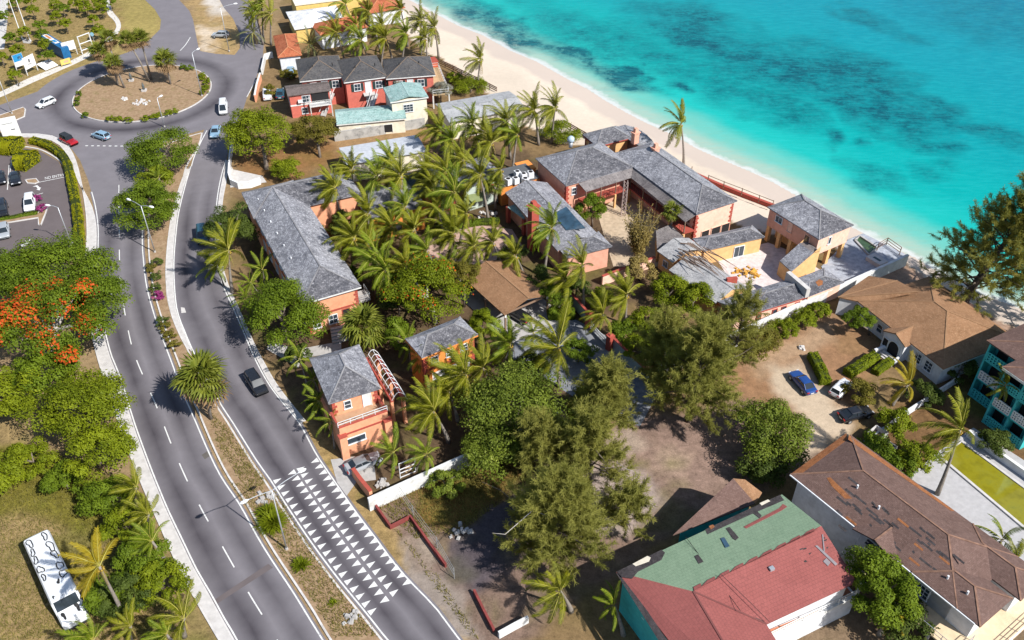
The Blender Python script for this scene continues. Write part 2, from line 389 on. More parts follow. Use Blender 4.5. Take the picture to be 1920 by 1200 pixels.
k = math_(nt, 'MULTIPLY', math_(nt, 'SUBTRACT', nn, 0.5), ac.outputs['Alpha'])
f = math_(nt, 'ADD', math_(nt, 'MULTIPLY', k, 5.0), 1.0)
cv = N(nt, 'ShaderNodeVectorMath', operation='SCALE'); nt.links.new(ac.outputs['Color'], cv.inputs[0]); nt.links.new(math_(nt, 'MAXIMUM', f, 0.25), cv.inputs['Scale'])
wn_ = math_(nt, 'ADD', ad.outputs['Fac'], math_(nt, 'MULTIPLY', math_(nt, 'SUBTRACT', noise(nt, 0.16, 3), 0.5), 5.0))
wet = mrange(nt, wn_, -7.0, -5.2, 0, 0.85)
sandy = mrange(nt, ac.outputs['Alpha'], 0.12, 0.2, 1, 0)
c = mix(nt, math_(nt, 'MULTIPLY', wet, sandy), cv.outputs[0], (0.43, 0.36, 0.31))
nt.links.new(c, b.inputs['Base Color']); bump(nt, b, nn, 0.35, 0.12)
nx, ny = len(gx), len(gy); ii = np.arange(nx*ny).reshape(ny, nx)
F = np.stack([ii[:-1, :-1], ii[:-1, 1:], ii[1:, 1:], ii[1:, :-1]], -1).reshape(-1, 4)
Fc = F[(sd[F].min(1) < 60)]
me = np_mesh('ground', np.stack([X, Y, Z], 1), Fc, m, {'zone': ('FLOAT_COLOR', 'POINT', np.concatenate([col, amp[:, None]], 1)), 'shore': ('FLOAT', 'POINT', sd)}, smooth=True)
ground = link('ground', me, kind='structure')

# sea
sx = axis(-70, 190, 1.1, 3500); sy = axis(84, 300, 1.1, 3500)
GX2, GY2 = np.meshgrid(sx, sy); X2 = GX2.ravel(); Y2 = GY2.ravel()
sd2 = polydist(X2, Y2, shore); sd2 = np.where(inpoly(X2, Y2, sea_poly), sd2, -sd2)
U2, V2 = px_of(X2, np.maximum(Y2, 20), np.full_like(X2, SEA_Z))
# sea-grass beds: (centre px, radii px, tilt deg, strength)
beds = [((960,60),(150,26),26,.8),((1090,112),(70,13),24,1.0),((1180,140),(58,12),20,1.1),((1285,158),(30,11),22,1.0),((1010,75),(60,14),30,.7),
 ((1120,70),(150,40),20,.55),((1300,60),(120,45),22,.8),((1240,110),(90,35),20,.5),((1400,110),(110,55),20,.7),((1370,160),(80,40),20,.55),((1500,130),(110,45),22,.75),
 ((1460,190),(90,30),26,.6),((1620,150),(130,45),22,.8),((1640,200),(120,35),18,.85),((1740,195),(80,26),22,.8),((1560,262),(24,14),15,.85),((1628,268),(20,14),15,.85),
 ((1700,255),(60,16),12,.55),((1760,270),(60,16),14,.6),((1850,245),(70,18),12,.7),((1880,265),(50,16),14,.6),((1620,40),(70,13),14,.55),((1680,62),(50,8),16,.4),((900,28),(70,30),25,.75),
 ((1840,30),(170,50),15,.35),((1650,330),(60,18),15,.55),((1700,350),(50,12),15,.4),((1600,310),(40,12),15,.5),((1750,320),(50,14),10,.4),((1780,300),(30,8),10,.4),((840,-10),(80,25),25,.7)]
gr = np.zeros(len(X2)); ju = (vnoise(X2, Y2, 7, 41)-0.5)*50; jv = (vnoise(X2, Y2, 7, 43)-0.5)*32
ju += (vnoise(X2, Y2, 2.8, 45)-0.5)*26; jv += (vnoise(X2, Y2, 2.8, 47)-0.5)*16
for (cx, cy), (rx, ry), a, st in beds:
    a = R(a); du = U2+ju-cx; dv = V2+jv-cy; p = (du*math.cos(a)+dv*math.sin(a))/rx; q = (-du*math.sin(a)+dv*math.cos(a))/ry
    gr = np.maximum(gr, st*np.clip(1.35-np.sqrt(p*p+q*q), 0, 1)**0.8)
gr *= 0.62+0.6*vnoise(X2, Y2, 4.0, 51); gr = np.clip(gr, 0, 1)
m, nt, b = _nt('sea_water'); setb(b, 0.25, 0.07)
ad = N(nt, 'ShaderNodeAttribute', attribute_name='shore').outputs['Fac']; ag = N(nt, 'ShaderNodeAttribute', attribute_name='bed').outputs['Fac']
d2 = math_(nt, 'ADD', ad, math_(nt, 'MULTIPLY', math_(nt, 'SUBTRACT', noise(nt, 0.22, 4), 0.5), 3.2))
cr = N(nt, 'ShaderNodeValToRGB'); nt.links.new(mrange(nt, d2, -1, 130), cr.inputs[0]); e = cr.color_ramp
e.interpolation = 'EASE'
stops = [(0.0, (206,206,186)), (0.026, (184,214,196)), (0.065, (122,210,194)), (0.115, (30,200,190)), (0.2, (0,182,178)), (0.36, (0,166,172)), (0.62, (0,156,172)), (0.85, (0,146,170)), (1.0, (0,132,162))]
e.elements[0].position = 0; e.elements[0].color = (*S(*stops[0][1]), 1); e.elements[1].position = 1; e.elements[1].color = (*S(*stops[-1][1]), 1)
for p, c in stops[1:-1]:
    q = e.elements.new(p); q.color = (*S(*c), 1)
fine = noise(nt, 1.1, 6, 0.7); fine2 = noise(nt, 0.35, 5, 0.65)
gm = math_(nt, 'MULTIPLY', ag, mrange(nt, math_(nt, 'ADD', math_(nt, 'MULTIPLY', fine, 0.5), math_(nt, 'MULTIPLY', fine2, 0.5)), 0.34, 0.58, 0.4, 1.3))
c = mix(nt, math_(nt, 'MINIMUM', gm, 0.93), cr.outputs[0], S(0, 82, 100))
mp = N(nt, 'ShaderNodeMapping'); mp.inputs['Rotation'].default_value = (0, 0, R(28)); mp.inputs['Scale'].default_value = (0.35, 1.5, 1)
nt.links.new(N(nt, 'ShaderNodeNewGeometry').outputs['Position'], mp.inputs[0])
rip = noise(nt, 1.0, 6, 0.62, mp.outputs[0])
c = mix(nt, mrange(nt, rip, 0.4, 0.75, 0.0, 0.16), c, tuple(v*1.7+0.02 for v in S(40, 190, 190)))
# foam at the lip of the beach
fo = math_(nt, 'ADD', ad, math_(nt, 'MULTIPLY', math_(nt, 'SUBTRACT', noise(nt, 0.3, 5, 0.7), 0.5), 4.5))
fm = math_(nt, 'MULTIPLY', mrange(nt, fo, -0.8, 0.1), mrange(nt, fo, 0.6, 1.8, 1, 0))
c = mix(nt, math_(nt, 'MULTIPLY', fm, 0.8), c, (0.52, 0.53, 0.52))
nt.links.new(c, b.inputs['Base Color'])
bump(nt, b, math_(nt, 'ADD', rip, math_(nt, 'MULTIPLY', noise(nt, 2.6, 4), 0.4)), 0.22, 0.25)
nx2, ny2 = len(sx), len(sy); ii = np.arange(nx2*ny2).reshape(ny2, nx2)
F = np.stack([ii[:-1, :-1], ii[:-1, 1:], ii[1:, 1:], ii[1:, :-1]], -1).reshape(-1, 4); F = F[(sd2[F].max(1) > -6)]
me = np_mesh('sea', np.stack([X2, Y2, np.full_like(X2, SEA_Z)], 1), F, m, {'shore': ('FLOAT', 'POINT', sd2), 'bed': ('FLOAT', 'POINT', gr)}, smooth=True)
link('sea', me, kind='structure')

# ---- asphalt
def M_asphalt(name, base, worn, lanes):
    m, nt, b = _nt(name); setb(b, 0.9, 0.2)
    uv = N(nt, 'ShaderNodeUVMap').outputs[0]; sp = N(nt, 'ShaderNodeSeparateXYZ'); nt.links.new(uv, sp.inputs[0])
    c = mix(nt, mrange(nt, noise(nt, 0.35, 6, 0.65), 0.3, 0.7), tuple(x*0.9 for x in base), tuple(x*1.1 for x in base))
    wob = math_(nt, 'MULTIPLY', math_(nt, 'SUBTRACT', noise(nt, 0.11, 3), 0.5), 0.09)
    u = math_(nt, 'ADD', sp.outputs[0], wob); tot = None
    for ctr, wid, amt in lanes:
        dd = math_(nt, 'ABSOLUTE', math_(nt, 'SUBTRACT', u, ctr)); q = mrange(nt, dd, 0.0, wid, amt, 0.0)
        tot = q if tot is None else math_(nt, 'MAXIMUM', tot, q)
    if tot is not None:
        tot = math_(nt, 'MULTIPLY', tot, mrange(nt, noise(nt, 0.1, 4, 0.6), 0.35, 0.62, 0.55, 1.0))
        tot = math_(nt, 'MULTIPLY', tot, mrange(nt, sp.outputs[1], 0.0, 1.6)); c = mix(nt, tot, c, worn)
    c = mix(nt, mrange(nt, noise(nt, 14, 3, 0.8), 0.3, 0.7, 0, 0.3), c, tuple(x*0.7 for x in base))
    nt.links.new(c, b.inputs['Base Color']); bump(nt, b, noise(nt, 30, 2), 0.2, 0.01)
    return m
ASPH = (0.168, 0.156, 0.168); WORN = (0.035, 0.03, 0.037)
A_L = M_asphalt('asphalt_left', ASPH, WORN, [(0.26, 0.27, 1.0), (0.74, 0.2, 0.8)])
A_R = M_asphalt('asphalt_right', ASPH, WORN, [(0.28, 0.25, 1.0), (0.74, 0.24, 0.9)])
A_J = M_asphalt('asphalt_junction', ASPH, WORN, [])
A_RING = M_asphalt('asphalt_ring', ASPH, WORN, [(0.36, 0.34, 1.0)])
A_LOT = M_asphalt('asphalt_lot', (0.12, 0.1, 0.1), WORN, [])
def resample(pts, n):
    pts = np.array([(p[0], p[1]) for p in pts], float); d = np.r_[0, np.cumsum(np.hypot(*np.diff(pts, axis=0).T))]
    # smooth (Catmull-Rom) then even spacing
    q = []
    for i in range(len(pts)-1):
        p0 = pts[max(i-1, 0)]; p1 = pts[i]; p2 = pts[i+1]; p3 = pts[min(i+2, len(pts)-1)]
        for t in np.linspace(0, 1, 8, endpoint=False):
            q.append(0.5*((2*p1)+(-p0+p2)*t+(2*p0-5*p1+4*p2-p3)*t*t+(-p0+3*p1-3*p2+p3)*t**3))
    q.append(pts[-1]); q = np.array(q); d = np.r_[0, np.cumsum(np.hypot(*np.diff(q, axis=0).T))]; s = np.linspace(0, d[-1], n)
    return [Vector((np.interp(v, d, q[:, 0]), np.interp(v, d, q[:, 1]), 0)) for v in s]
def strip(name, A, B, z, m, n=90, parent=None, kind='structure', grow=0.0):
    A = resample(A, n); B = resample(B, n); mb = MB()
    for i in range(n-1):
        a0, b0, a1, b1 = A[i], B[i], A[i+1], B[i+1]
        def ex(a, b): d = (b-a).normalized()*grow; return a-d, b+d
        a0, b0 = ex(a0, b0); a1, b1 = ex(a1, b1)
        q = [(p.x, p.y, z) for p in (a0, b0, b1, a1)]; v0 = i*0.1
        mb.face(q if (b0-a0).cross(a1-a0).z > 0 else q[::-1], [(0, v0), (1, v0), (1, v0), (0, v0)] if (b0-a0).cross(a1-a0).z > 0 else [(0, v0), (1, v0), (1, v0), (0, v0)][::-1])
    return mb.build(name, m, parent, kind=kind)
def sheet(name, poly, z, m, kind='structure', parent=None, thick=0.0):
    mb = MB(); poly = [(p[0], p[1]) for p in poly]
    if thick: mb.prism(poly, z-thick, z)
    else:
        a = sum(poly[i][0]*poly[(i+1) % len(poly)][1]-poly[(i+1) % len(poly)][0]*poly[i][1] for i in range(len(poly)))
        if a < 0: poly = poly[::-1]
        mb.face([(p[0], p[1], z) for p in poly])
    return mb.build(name, m, parent, kind=kind)
def ribbon(mb, pts, w, z, z0=None, off=0.0):
    "flat band (or kerb when z0 is given) along a ground line"
    n = len(pts); L = []; Rr = []
    for i in range(n):
        t = (pts[min(i+1, n-1)]-pts[max(i-1, 0)]); t = Vector((t.x, t.y, 0)).normalized(); s = Vector((-t.y, t.x, 0))
        L.append(pts[i]+s*(off+w/2)); Rr.append(pts[i]+s*(off-w/2))
    for i in range(n-1):
        mb.face([(Rr[i].x, Rr[i].y, z), (Rr[i+1].x, Rr[i+1].y, z), (L[i+1].x, L[i+1].y, z), (L[i].x, L[i].y, z)])
        if z0 is not None:
            mb.face([(Rr[i].x, Rr[i].y, z0), (Rr[i+1].x, Rr[i+1].y, z0), (Rr[i+1].x, Rr[i+1].y, z), (Rr[i].x, Rr[i].y, z)])
            mb.face([(L[i+1].x, L[i+1].y, z0), (L[i].x, L[i].y, z0), (L[i].x, L[i].y, z), (L[i+1].x, L[i+1].y, z)])
    if z0 is not None:
        for a, c in ((L[0], Rr[0]), (Rr[-1], L[-1])): mb.face([(a.x, a.y, z0), (c.x, c.y, z0), (c.x, c.y, z), (a.x, a.y, z)])
Ll = [(172,360),(179,387),(184,425),(184,462),(183,490),(185,540),(193,600),(207,660),(220,693),(232,727),(245,770),(257,807),(282,875),(300,920),(317,960),(342,1012),(370,1070),(392,1107),(422,1162),(440,1192),(500,1300)]
Lr = [(270,360),(268,400),(267,455),(269,487),(275,537),(290,593),(305,635),(322,680),(342,735),(360,775),(390,845),(415,895),(450,947),(480,1002),(508,1048),(548,1108),(577,1155),(605,1200),(668,1300)]
Rl = [(358,312),(347,350),(335,400),(329,450),(326,500),(329,560),(335,592),(347,623),(362,658),(385,705),(415,760),(435,790),(480,862),(507,900),(540,952),(580,1012),(630,1080),(687,1150),(727,1200),(815,1300)]
Rr_ = [(424,300),(415,330),(407,375),(404,430),(407,490),(417,532),(437,577),(462,635),(480,677),(505,722),(530,755),(562,795),(592,850),(620,892),(667,960),(705,1010),(742,1060),(780,1102),(817,1140),(862,1200),(945,1300)]
def onward(l, d=58.0):
    "carry a traced edge on beyond the photo"
    w = P(*l[-1])+(P(*l[-1])-P(*l[-2])).normalized()*d; x, y = px_of(w.x, w.y, 0.0); return l+[(float(x), float(y))]
Ll, Lr, Rl, Rr_ = onward(Ll), onward(Lr), onward(Rl), onward(Rr_)
road = place('road', None, None, P(268, 178)); tag(road, kind='structure')
j_px = [(-90,225),(0,197),(75,170),(140,142),(200,112),(237,99),(262,89),(280,75),(300,55),(302,37),(290,17),(272,0),(245,-25),(200,-60),(250,-75),(300,-30),(336,0),(355,20),(362,37),(367,62),(372,88),(376,96),(405,101),(440,103),(450,90),(449,62),(437,35),(420,15),(412,0),(395,-40),(450,-45),(468,0),(483,40),(495,80),(492,115),(479,150),(464,180),(450,225),(432,270),(424,300),(420,318),(356,318),(365,290),(383,243),(339,255),(300,270),(275,290),(270,330),(270,366),(173,366),(165,337),(150,300),(135,280),(110,266),(60,256),(0,246),(-90,275)]
sheet('junction_surface', G(j_px), 0.012, A_J, None, road)
strip('carriageway', G(Ll), G(Lr), 0.018, A_L, 120, road, None, 0.35)
strip('carriageway', G(Rl), G(Rr_), 0.022, A_R, 120, road, None, 0.35)
# roundabout: island with kerb, worn ring
rb_px = [(140,190),(150,213),(180,225),(230,231),(300,228),(350,212),(385,190),(397,165),(393,150),(375,137),(330,128),(290,126),(240,131),(205,141),(170,156),(150,172)]
rbw = G(rb_px); rc = sum(rbw, Vector())/len(rbw)
rad = sum((p-rc).length for p in rbw)/len(rbw)
def ring_pts(k, n=72): 
    out = []
    for i in range(n+1):
        a = 2*math.pi*i/n
        # blend of the traced kerb and a circle
        out.append(rc+Vector((math.cos(a), math.sin(a), 0))*(rad+k))
    return out
mb = MB(); A = ring_pts(0.3); B = ring_pts(8.6)
for i in range(72):
    mb.face([(A[i].x, A[i].y, .028), (B[i].x, B[i].y, .028), (B[i+1].x, B[i+1].y, .028), (A[i+1].x, A[i+1].y, .028)], [(0, 5), (1, 5), (1, 5), (0, 5)])
mb.build('circulating_lane', A_RING, road)
GRASSM, nt, b = _nt('dry_grass'); setb(b, 0.95, 0.1)
n1 = noise(nt, 1.6, 7, 0.72); n2 = noise(nt, 0.25, 4)
c = mix(nt, mrange(nt, n1, 0.3, 0.7), S(158,128,98), S(203,174,140)); c = mix(nt, mrange(nt, noise(nt, 0.6, 6, 0.7), 0.52, 0.7, 0, 0.6), c, S(132,124,70)); nt.links.new(c, b.inputs['Base Color']); bump(nt, b, n1, 0.5, 0.15)
CURB = M_plain('kerb_concrete', (0.5, 0.48, 0.46), 0.9, 0.2, dirt=(0.25, 0.23, 0.21), dirt_amt=0.7, dscale=0.8)
def island(name, poly, z=0.14, m=GRASSM, kerb=0.22):
    poly = [Vector((p[0], p[1], 0)) for p in poly]
    base = sheet(name, poly, z, m, 'structure', None, z)
    mb = MB(); ribbon(mb, poly+[poly[0]], kerb, z+0.03, 0.0); mb.build('kerb', CURB, base)
    return base
island('roundabout_island', ring_pts(0)[:-1])
# median between the carriageways
med = [(379,250),(372,275),(350,312),(341,350),(329,400),(321,450),(316,500),(313,540),(318,575),(330,612),(350,652),(372,700),(405,760),(426,792),(470,864),(500,908),(532,958),(572,1018),(622,1086),(678,1154),(715,1200),(800,1300),(690,1300),(620,1200),(590,1150),(560,1104),(520,1044),(492,998),(462,944),(428,893),(402,842),(372,772),(354,732),(334,678),(317,634),(302,592),(288,540),(281,490),(279,455),(279,400),(281,340),(285,300),(308,275),(345,260)]
i_m = med.index((800,1300)); med = med[:i_m+1]+[onward([(715,1200),(800,1300)])[-1], onward([(620,1200),(690,1300)])[-1]]+med[i_m+1:]
island('median', resample(G(med+[med[0]]), 260)[:-1])
mb = MB(); pv = [(338,350),(327,400),(319,450),(315,500),(317,545)]; pv2 = [(329,560),(338,600),(352,630),(368,662)]
# pale paved strip along the right side of the median, and pavements
def pave(name, A, B, z=0.155, m=CONC_L):
    if A[-1][1] >= 1300: A, B = onward(A), onward(B)
    A = resample(G(A), 60); B = resample(G(B), 60); mb = MB()
    for i in range(59): mb.face([(A[i].x, A[i].y, z), (B[i].x, B[i].y, z), (B[i+1].x, B[i+1].y, z), (A[i+1].x, A[i+1].y, z)] if (B[i]-A[i]).cross(A[i+1]-A[i]).z > 0 else [(A[i].x, A[i].y, z), (A[i+1].x, A[i+1].y, z), (B[i+1].x, B[i+1].y, z), (B[i].x, B[i].y, z)])
    o = mb.build(name, m, None, kind='structure')
    mb = MB(); ribbon(mb, A, 0.2, z+0.015, 0.0); ribbon(mb, B, 0.2, z+0.015, 0.0); mb.build('kerb', CURB, o); return o
pave('paved_strip', [(350,318),(338,350),(324,400),(316,450),(312,505),(314,545),(322,590),(338,630),(352,656)], [(356,318),(344,350),(332,400),(326,450),(323,500),(326,560),(332,592),(344,623),(359,658)], 0.19)
pave('pavement', [(38,252),(70,252),(105,258),(128,275),(143,305),(153,345),(161,390),(164,430),(163,462),(158,495),(158,540),(165,590),(178,650),(195,710),(215,770),(232,820),(258,888),(280,940),(300,985),(322,1035),(345,1085),(365,1120),(390,1165),(420,1215),(470,1300)], [(40,257),(66,258),(100,265),(121,282),(137,312),(147,340),(172,388),(180,425),(180,462),(178,490),(180,540),(188,600),(202,660),(216,696),(228,730),(241,773),(253,810),(278,878),(296,923),(313,963),(338,1016),(366,1074),(388,1111),(418,1166),(495,1300)])
pave('footpath', [(-60,205),(0,182),(60,155),(110,133),(150,115),(180,99),(200,84),(218,66),(226,50),(222,36),(212,24),(206,10),(205,0)], [(-60,196),(0,173),(55,147),(108,126),(146,108),(174,93),(192,80),(212,62),(219,50),(214,38),(203,27),(200,12),(196,0)], 0.03, M_plain('path_concrete', (0.52,0.49,0.44), 0.9, 0.2))
pave('pavement', [(430,305),(424,340),(417,378),(414,432),(416,490),(428,536),(447,578),(472,636),(490,672),(516,718),(541,752),(572,790)], [(426,302),(419,332),(411,377),(408,430),(411,490),(421,532),(441,576),(466,634),(484,676),(508,721),(533,754),(566,794)], 0.12)
sheet('driveway', G([(428,300),(432,352),(500,342),(492,330),(437,318)]), 0.035, CONC_L)
sheet('driveway', G([(620,862),(650,858),(700,852),(705,900),(668,905),(650,930),(632,905)]), 0.034, CONC)
sheet('driveway', G([(500,655),(560,690),(565,672),(640,660),(640,640),(560,655),(505,640)]), 0.034, CONC)
# small splitter island at the left edge
island('splitter_island', G([(-40,232),(0,217),(44,202),(48,206),(46,219),(30,226),(0,227),(-40,240)]))
# painted lines
def line(pts, w=0.14, n=90, z=0.034, off=0.0): 
    mb = MB(); ribbon(mb, resample(G(pts), n), w, z, None, off); return mb.build('edge_line', WHITE_LINE, road)
line(Ll, 0.16); line(Lr, 0.16); line(Rl, 0.16); line(Rr_, 0.16)
cl = [(223,330),(223,360),(223,400),(224,440),(224,478),(226,530),(233,580),(245,640),(256,675),(275,720),(296,768),(320,830),(348,895),(378,955),(410,1012),(437,1060),(470,1118),(505,1175),(560,1270)]
cl = onward(cl); c_ = resample(G(cl), 400); acc = 0; on = []
tot = [0.0]
for i in range(399): tot.append(tot[-1]+(c_[i+1]-c_[i]).length)
s = 3.0
dash_mesh = None
while s < tot[-1]-4:
    seg = [c_[i] for i in range(400) if s <= tot[i] <= s+3.7]
    if len(seg) > 2:
        mb = MB(); ribbon(mb, seg, 0.14, 0.036); mb.build('lane_dash', WHITE_LINE, road)
    s += 7.3
for i in range(9):
    a = P(160+i*11, 273.5+0.1*i); c2 = P(165+i*11, 273.6+.1*i); mb = MB(); ribbon(mb, [a, (a+c2)/2, c2], 0.3, 0.036); mb.build('give_way_dash', WHITE_LINE, road)
for pts in ([(388,245),(377,266),(365,292),(359,312)], [(463,182),(472,165),(480,150)], [(338,95),(348,84),(357,70)]): line(pts, 0.18, 12, 0.037)
# triangles of the speed humps
def tri_mesh(c, offs):
    q = [P(c[0]+dx, c[1]+dy)-P(*c) for dx, dy in offs]; mb = MB(); a = (q[1]-q[0]).cross(q[2]-q[0]).z
    mb.face(q if a > 0 else q[::-1]); me = mb.mesh('painted_triangle'); me.materials.append(WHITE_LINE); return me
t_up = tri_mesh((591,866), [(-9, 3.6), (7.2, 1.0), (1.8, -6.6)]); t_dn = tri_mesh((563,880), [(-7.2, -0.9), (8.6, -5.0), (-2.4, 5.8)])
for a, c2, me in (((519,902),(697,1147),t_dn), ((549,887),(722,1126),t_up), ((563,880),(738,1112),t_dn), ((592,865),(764,1093),t_up)):
    a = P(*a); c2 = P(*c2)
    for i in range(20):
        o = link('painted_triangle', me, road); o.matrix_parent_inverse = Matrix.Translation(-Vector(road.location))
        q = a.lerp(c2, i/19); s_ = math.sin(math.pi*i/19)*0.25; o.location = (q.x-s_*0.8, q.y-s_*0.5, 0.04); o.rotation_euler.z = R(-1.5+3.5*i/19)
# ------------------------------------------------------------------ building kit
def roof_part(parent, V, faces, m, thick=0.16, name='roof'):
    "roof shell from corner points; first edge of each face is its eave"
    V = [Vector(v) for v in V]; mb = MB(); cnt = {}; slot = []
    for f in faces:
        pts = [V[i] for i in f]; n = (pts[1]-pts[0]).cross(pts[2]-pts[0])
        e = (pts[1]-pts[0]).normalized(); nn = n.normalized(); up = nn.cross(e)
        uv = [((p-pts[0]).dot(e)+f[0]*3.1, (p-pts[0]).dot(up)) for p in pts]
        if n.z < 0: pts = pts[::-1]; uv = uv[::-1]
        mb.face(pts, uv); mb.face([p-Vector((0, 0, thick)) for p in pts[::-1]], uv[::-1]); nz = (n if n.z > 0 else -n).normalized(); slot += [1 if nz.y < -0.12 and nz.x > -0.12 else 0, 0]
        for a, b in zip(f, f[1:]+f[:1]): cnt[frozenset((a, b))] = cnt.get(frozenset((a, b)), 0)+1
    for k, c in cnt.items():
        if c == 1:
            a, b = [V[i] for i in k]; d = Vector((0, 0, thick)); mb.face([a, b, b-d, a-d], [(0, 0), (1, 0), (1, .1), (0, .1)])
    o = mb.build(name, m, parent)
    if m.name == 'grey_shingle':      # slopes picked by face direction take a darker grey shingle
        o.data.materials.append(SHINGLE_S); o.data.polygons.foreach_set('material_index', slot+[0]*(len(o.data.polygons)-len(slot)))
    # ridge and hip caps
    cap = MB(); done = False
    for k, c in cnt.items():
        if c == 2:
            a, b = [V[i] for i in k]
            if (b-a).length > 0.6: cap.bar(a+Vector((0, 0, .02)), b+Vector((0, 0, .02)), 0.18, 0.06); done = True
    if done: cap.build('ridge_cap', RIDGE.get(m.name, m), o)
    return o
RIDGE = {}
RIDGE['grey_shingle'] = M_plain('ridge_grey', (0.2, 0.195, 0.2), 0.9, 0.2, var=0.35, scale=0.5)
RIDGE['charcoal_shingle'] = M_plain('ridge_tan', (0.16, 0.12, 0.09), 0.9, 0.2)
RIDGE['tan_shingle'] = M_plain('ridge_brown', (0.26, 0.15, 0.08), 0.9, 0.2)
RIDGE['brown_shingle'] = M_plain('ridge_rust', (0.2, 0.115, 0.08), 0.9, 0.2, var=0.35)
RIDGE['terracotta_tile'] = M_plain('ridge_tile', (0.45, 0.2, 0.1), 0.9, 0.2)
RIDGE['teal_shingle'] = M_plain('ridge_teal', (0.3, 0.42, 0.4), 0.9, 0.2)
class Rect:
    "rectangle seen at height z through photo points: A-B is its main side, C (point or metres) sets the depth"
    def __init__(s, A, B, C, z):
        a = P(*A, z); b = P(*B, z); u = (b-a); u.z = 0; s.L = u.length; u.normalize(); n = Vector((-u.y, u.x, 0))
        d = C if isinstance(C, (int, float)) else (P(*C, z)-a).dot(n)
        s.u = u; s.v = n*(1 if d > 0 else -1); s.D = abs(d); s.z = z; s.a = a
        s.q = [a, a+u*s.L, a+u*s.L+s.v*s.D, a+s.v*s.D]
    def at(s, x, y, z): p = s.a+s.u*x+s.v*y; return Vector((p.x, p.y, z))
    def inset(s, k):
        r = Rect.__new__(Rect); r.u, r.v, r.z = s.u, s.v, s.z; r.L, r.D = s.L-2*k, s.D-2*k; r.a = s.a+s.u*k+s.v*k
        r.q = [r.a, r.a+r.u*r.L, r.a+r.u*r.L+r.v*r.D, r.a+r.v*r.D]; return r
    def ctr(s, z=0): return s.at(s.L/2, s.D/2, z)
def roof_rect(parent, r, kind, pitch, m, name='roof', thick=0.16, z=None):
    z = r.z if z is None else z; L, D = r.L, r.D; t = math.tan(R(pitch)); A = r.at
    if kind == 'flat':
        return roof_part(parent, [A(0, 0, z), A(L, 0, z), A(L, D, z), A(0, D, z)], [[0, 1, 2, 3]], m, 0.3, name)
    c = [A(0, 0, z), A(L, 0, z), A(L, D, z), A(0, D, z)]
    if kind == 'hip':
        h = min(L, D)/2; zr = z+h*t
        if abs(L-D) < 0.4: return roof_part(parent, c+[A(L/2, D/2, zr)], [[0, 1, 4], [1, 2, 4], [2, 3, 4], [3, 0, 4]], m, thick, name)
        if L > D: V = c+[A(h, D/2, zr), A(L-h, D/2, zr)]; F = [[0, 1, 5, 4], [1, 2, 5], [2, 3, 4, 5], [3, 0, 4]]
        else: V = c+[A(L/2, h, zr), A(L/2, D-h, zr)]; F = [[0, 1, 4], [1, 2, 5, 4], [2, 3, 5], [3, 0, 4, 5]]
        return roof_part(parent, V, F, m, thick, name)
    if kind == 'gable_u':
        zr = z+D/2*t; V = c+[A(0, D/2, zr), A(L, D/2, zr)]; return roof_part(parent, V, [[0, 1, 5, 4], [2, 3, 4, 5]], m, thick, name)
    if kind == 'gable_v':
        zr = z+L/2*t; V = c+[A(L/2, 0, zr), A(L/2, D, zr)]; return roof_part(parent, V, [[3, 0, 4, 5], [1, 2, 5, 4]], m, thick, name)
def walls(parent, r, z0, z1, m, gable=None, pitch=20, name='wall'):
    mb = MB(); mb.prism([(p.x, p.y) for p in r.q], z0, z1)
    if gable == 'u':
        zr = z1+r.D/2*math.tan(R(pitch))
        for x in (0, r.L): mb.face([r.at(x, 0, z1), r.at(x, r.D, z1), r.at(x, r.D/2, zr)])
    if gable == 'v':
        zr = z1+r.L/2*math.tan(R(pitch))
        for y in (0, r.D): mb.face([r.at(0, y, z1), r.at(r.L, y, z1), r.at(r.L/2, y, zr)])
    return mb.build(name, m, parent)
_wcache = {}
def opening(parent, r, wall, x, z, w, h, kind='window', frame=None, pane=None, bars=(1, 1), proud=0.05):
    "window or door on wall 0..3 of r; x metres along the wall, z its foot"
    frame = frame or WHITE_METAL; pane = pane or GLASS
    q = r.q; a = q[wall]; b = q[(wall+1) % 4]; u = (b-a).normalized(); n = Vector((u.y, -u.x, 0))
    if n.dot(r.ctr()-a) > 0: n = -n
    key = (round(w, 2), round(h, 2), kind, frame.name, pane.name, bars)
    if key not in _wcache:
        f = MB(); t = 0.09; dp = 0.12
        f.box((-w/2-t/2, 0, h/2), (t, dp, h+2*t)).box((w/2+t/2, 0, h/2), (t, dp, h+2*t)).box((0, 0, h+t/2), (w, dp, t))
        if kind == 'window': f.box((0, 0.03, -t/2), (w+0.3, dp+0.1, t))
        for i in range(1, bars[0]): f.box((-w/2+w*i/bars[0], 0, h/2), (0.05, dp*0.8, h))
        for i in range(1, bars[1]): f.box((0, 0, h*i/bars[1]), (w, dp*0.78, 0.05))
        p = MB(); p.box((0, -0.03, h/2), (w, 0.06, h)); fm = f.mesh(kind); fm.materials.append(frame); pm = p.mesh('pane'); pm.materials.append(pane); _wcache[key] = (fm, pm)
    fm, pm = _wcache[key]; o = link(kind, fm, parent)
    if parent.name in WORLD: o.matrix_parent_inverse = Matrix.Translation(-Vector(parent.location))
    p = a+u*x+n*proud; o.location = (p.x, p.y, z); o.rotation_euler = (0, 0, math.atan2(n.y, n.x)-math.pi/2)
    link('pane' if kind == 'window' else 'door_leaf', pm, o)
    return o
_qm = {}
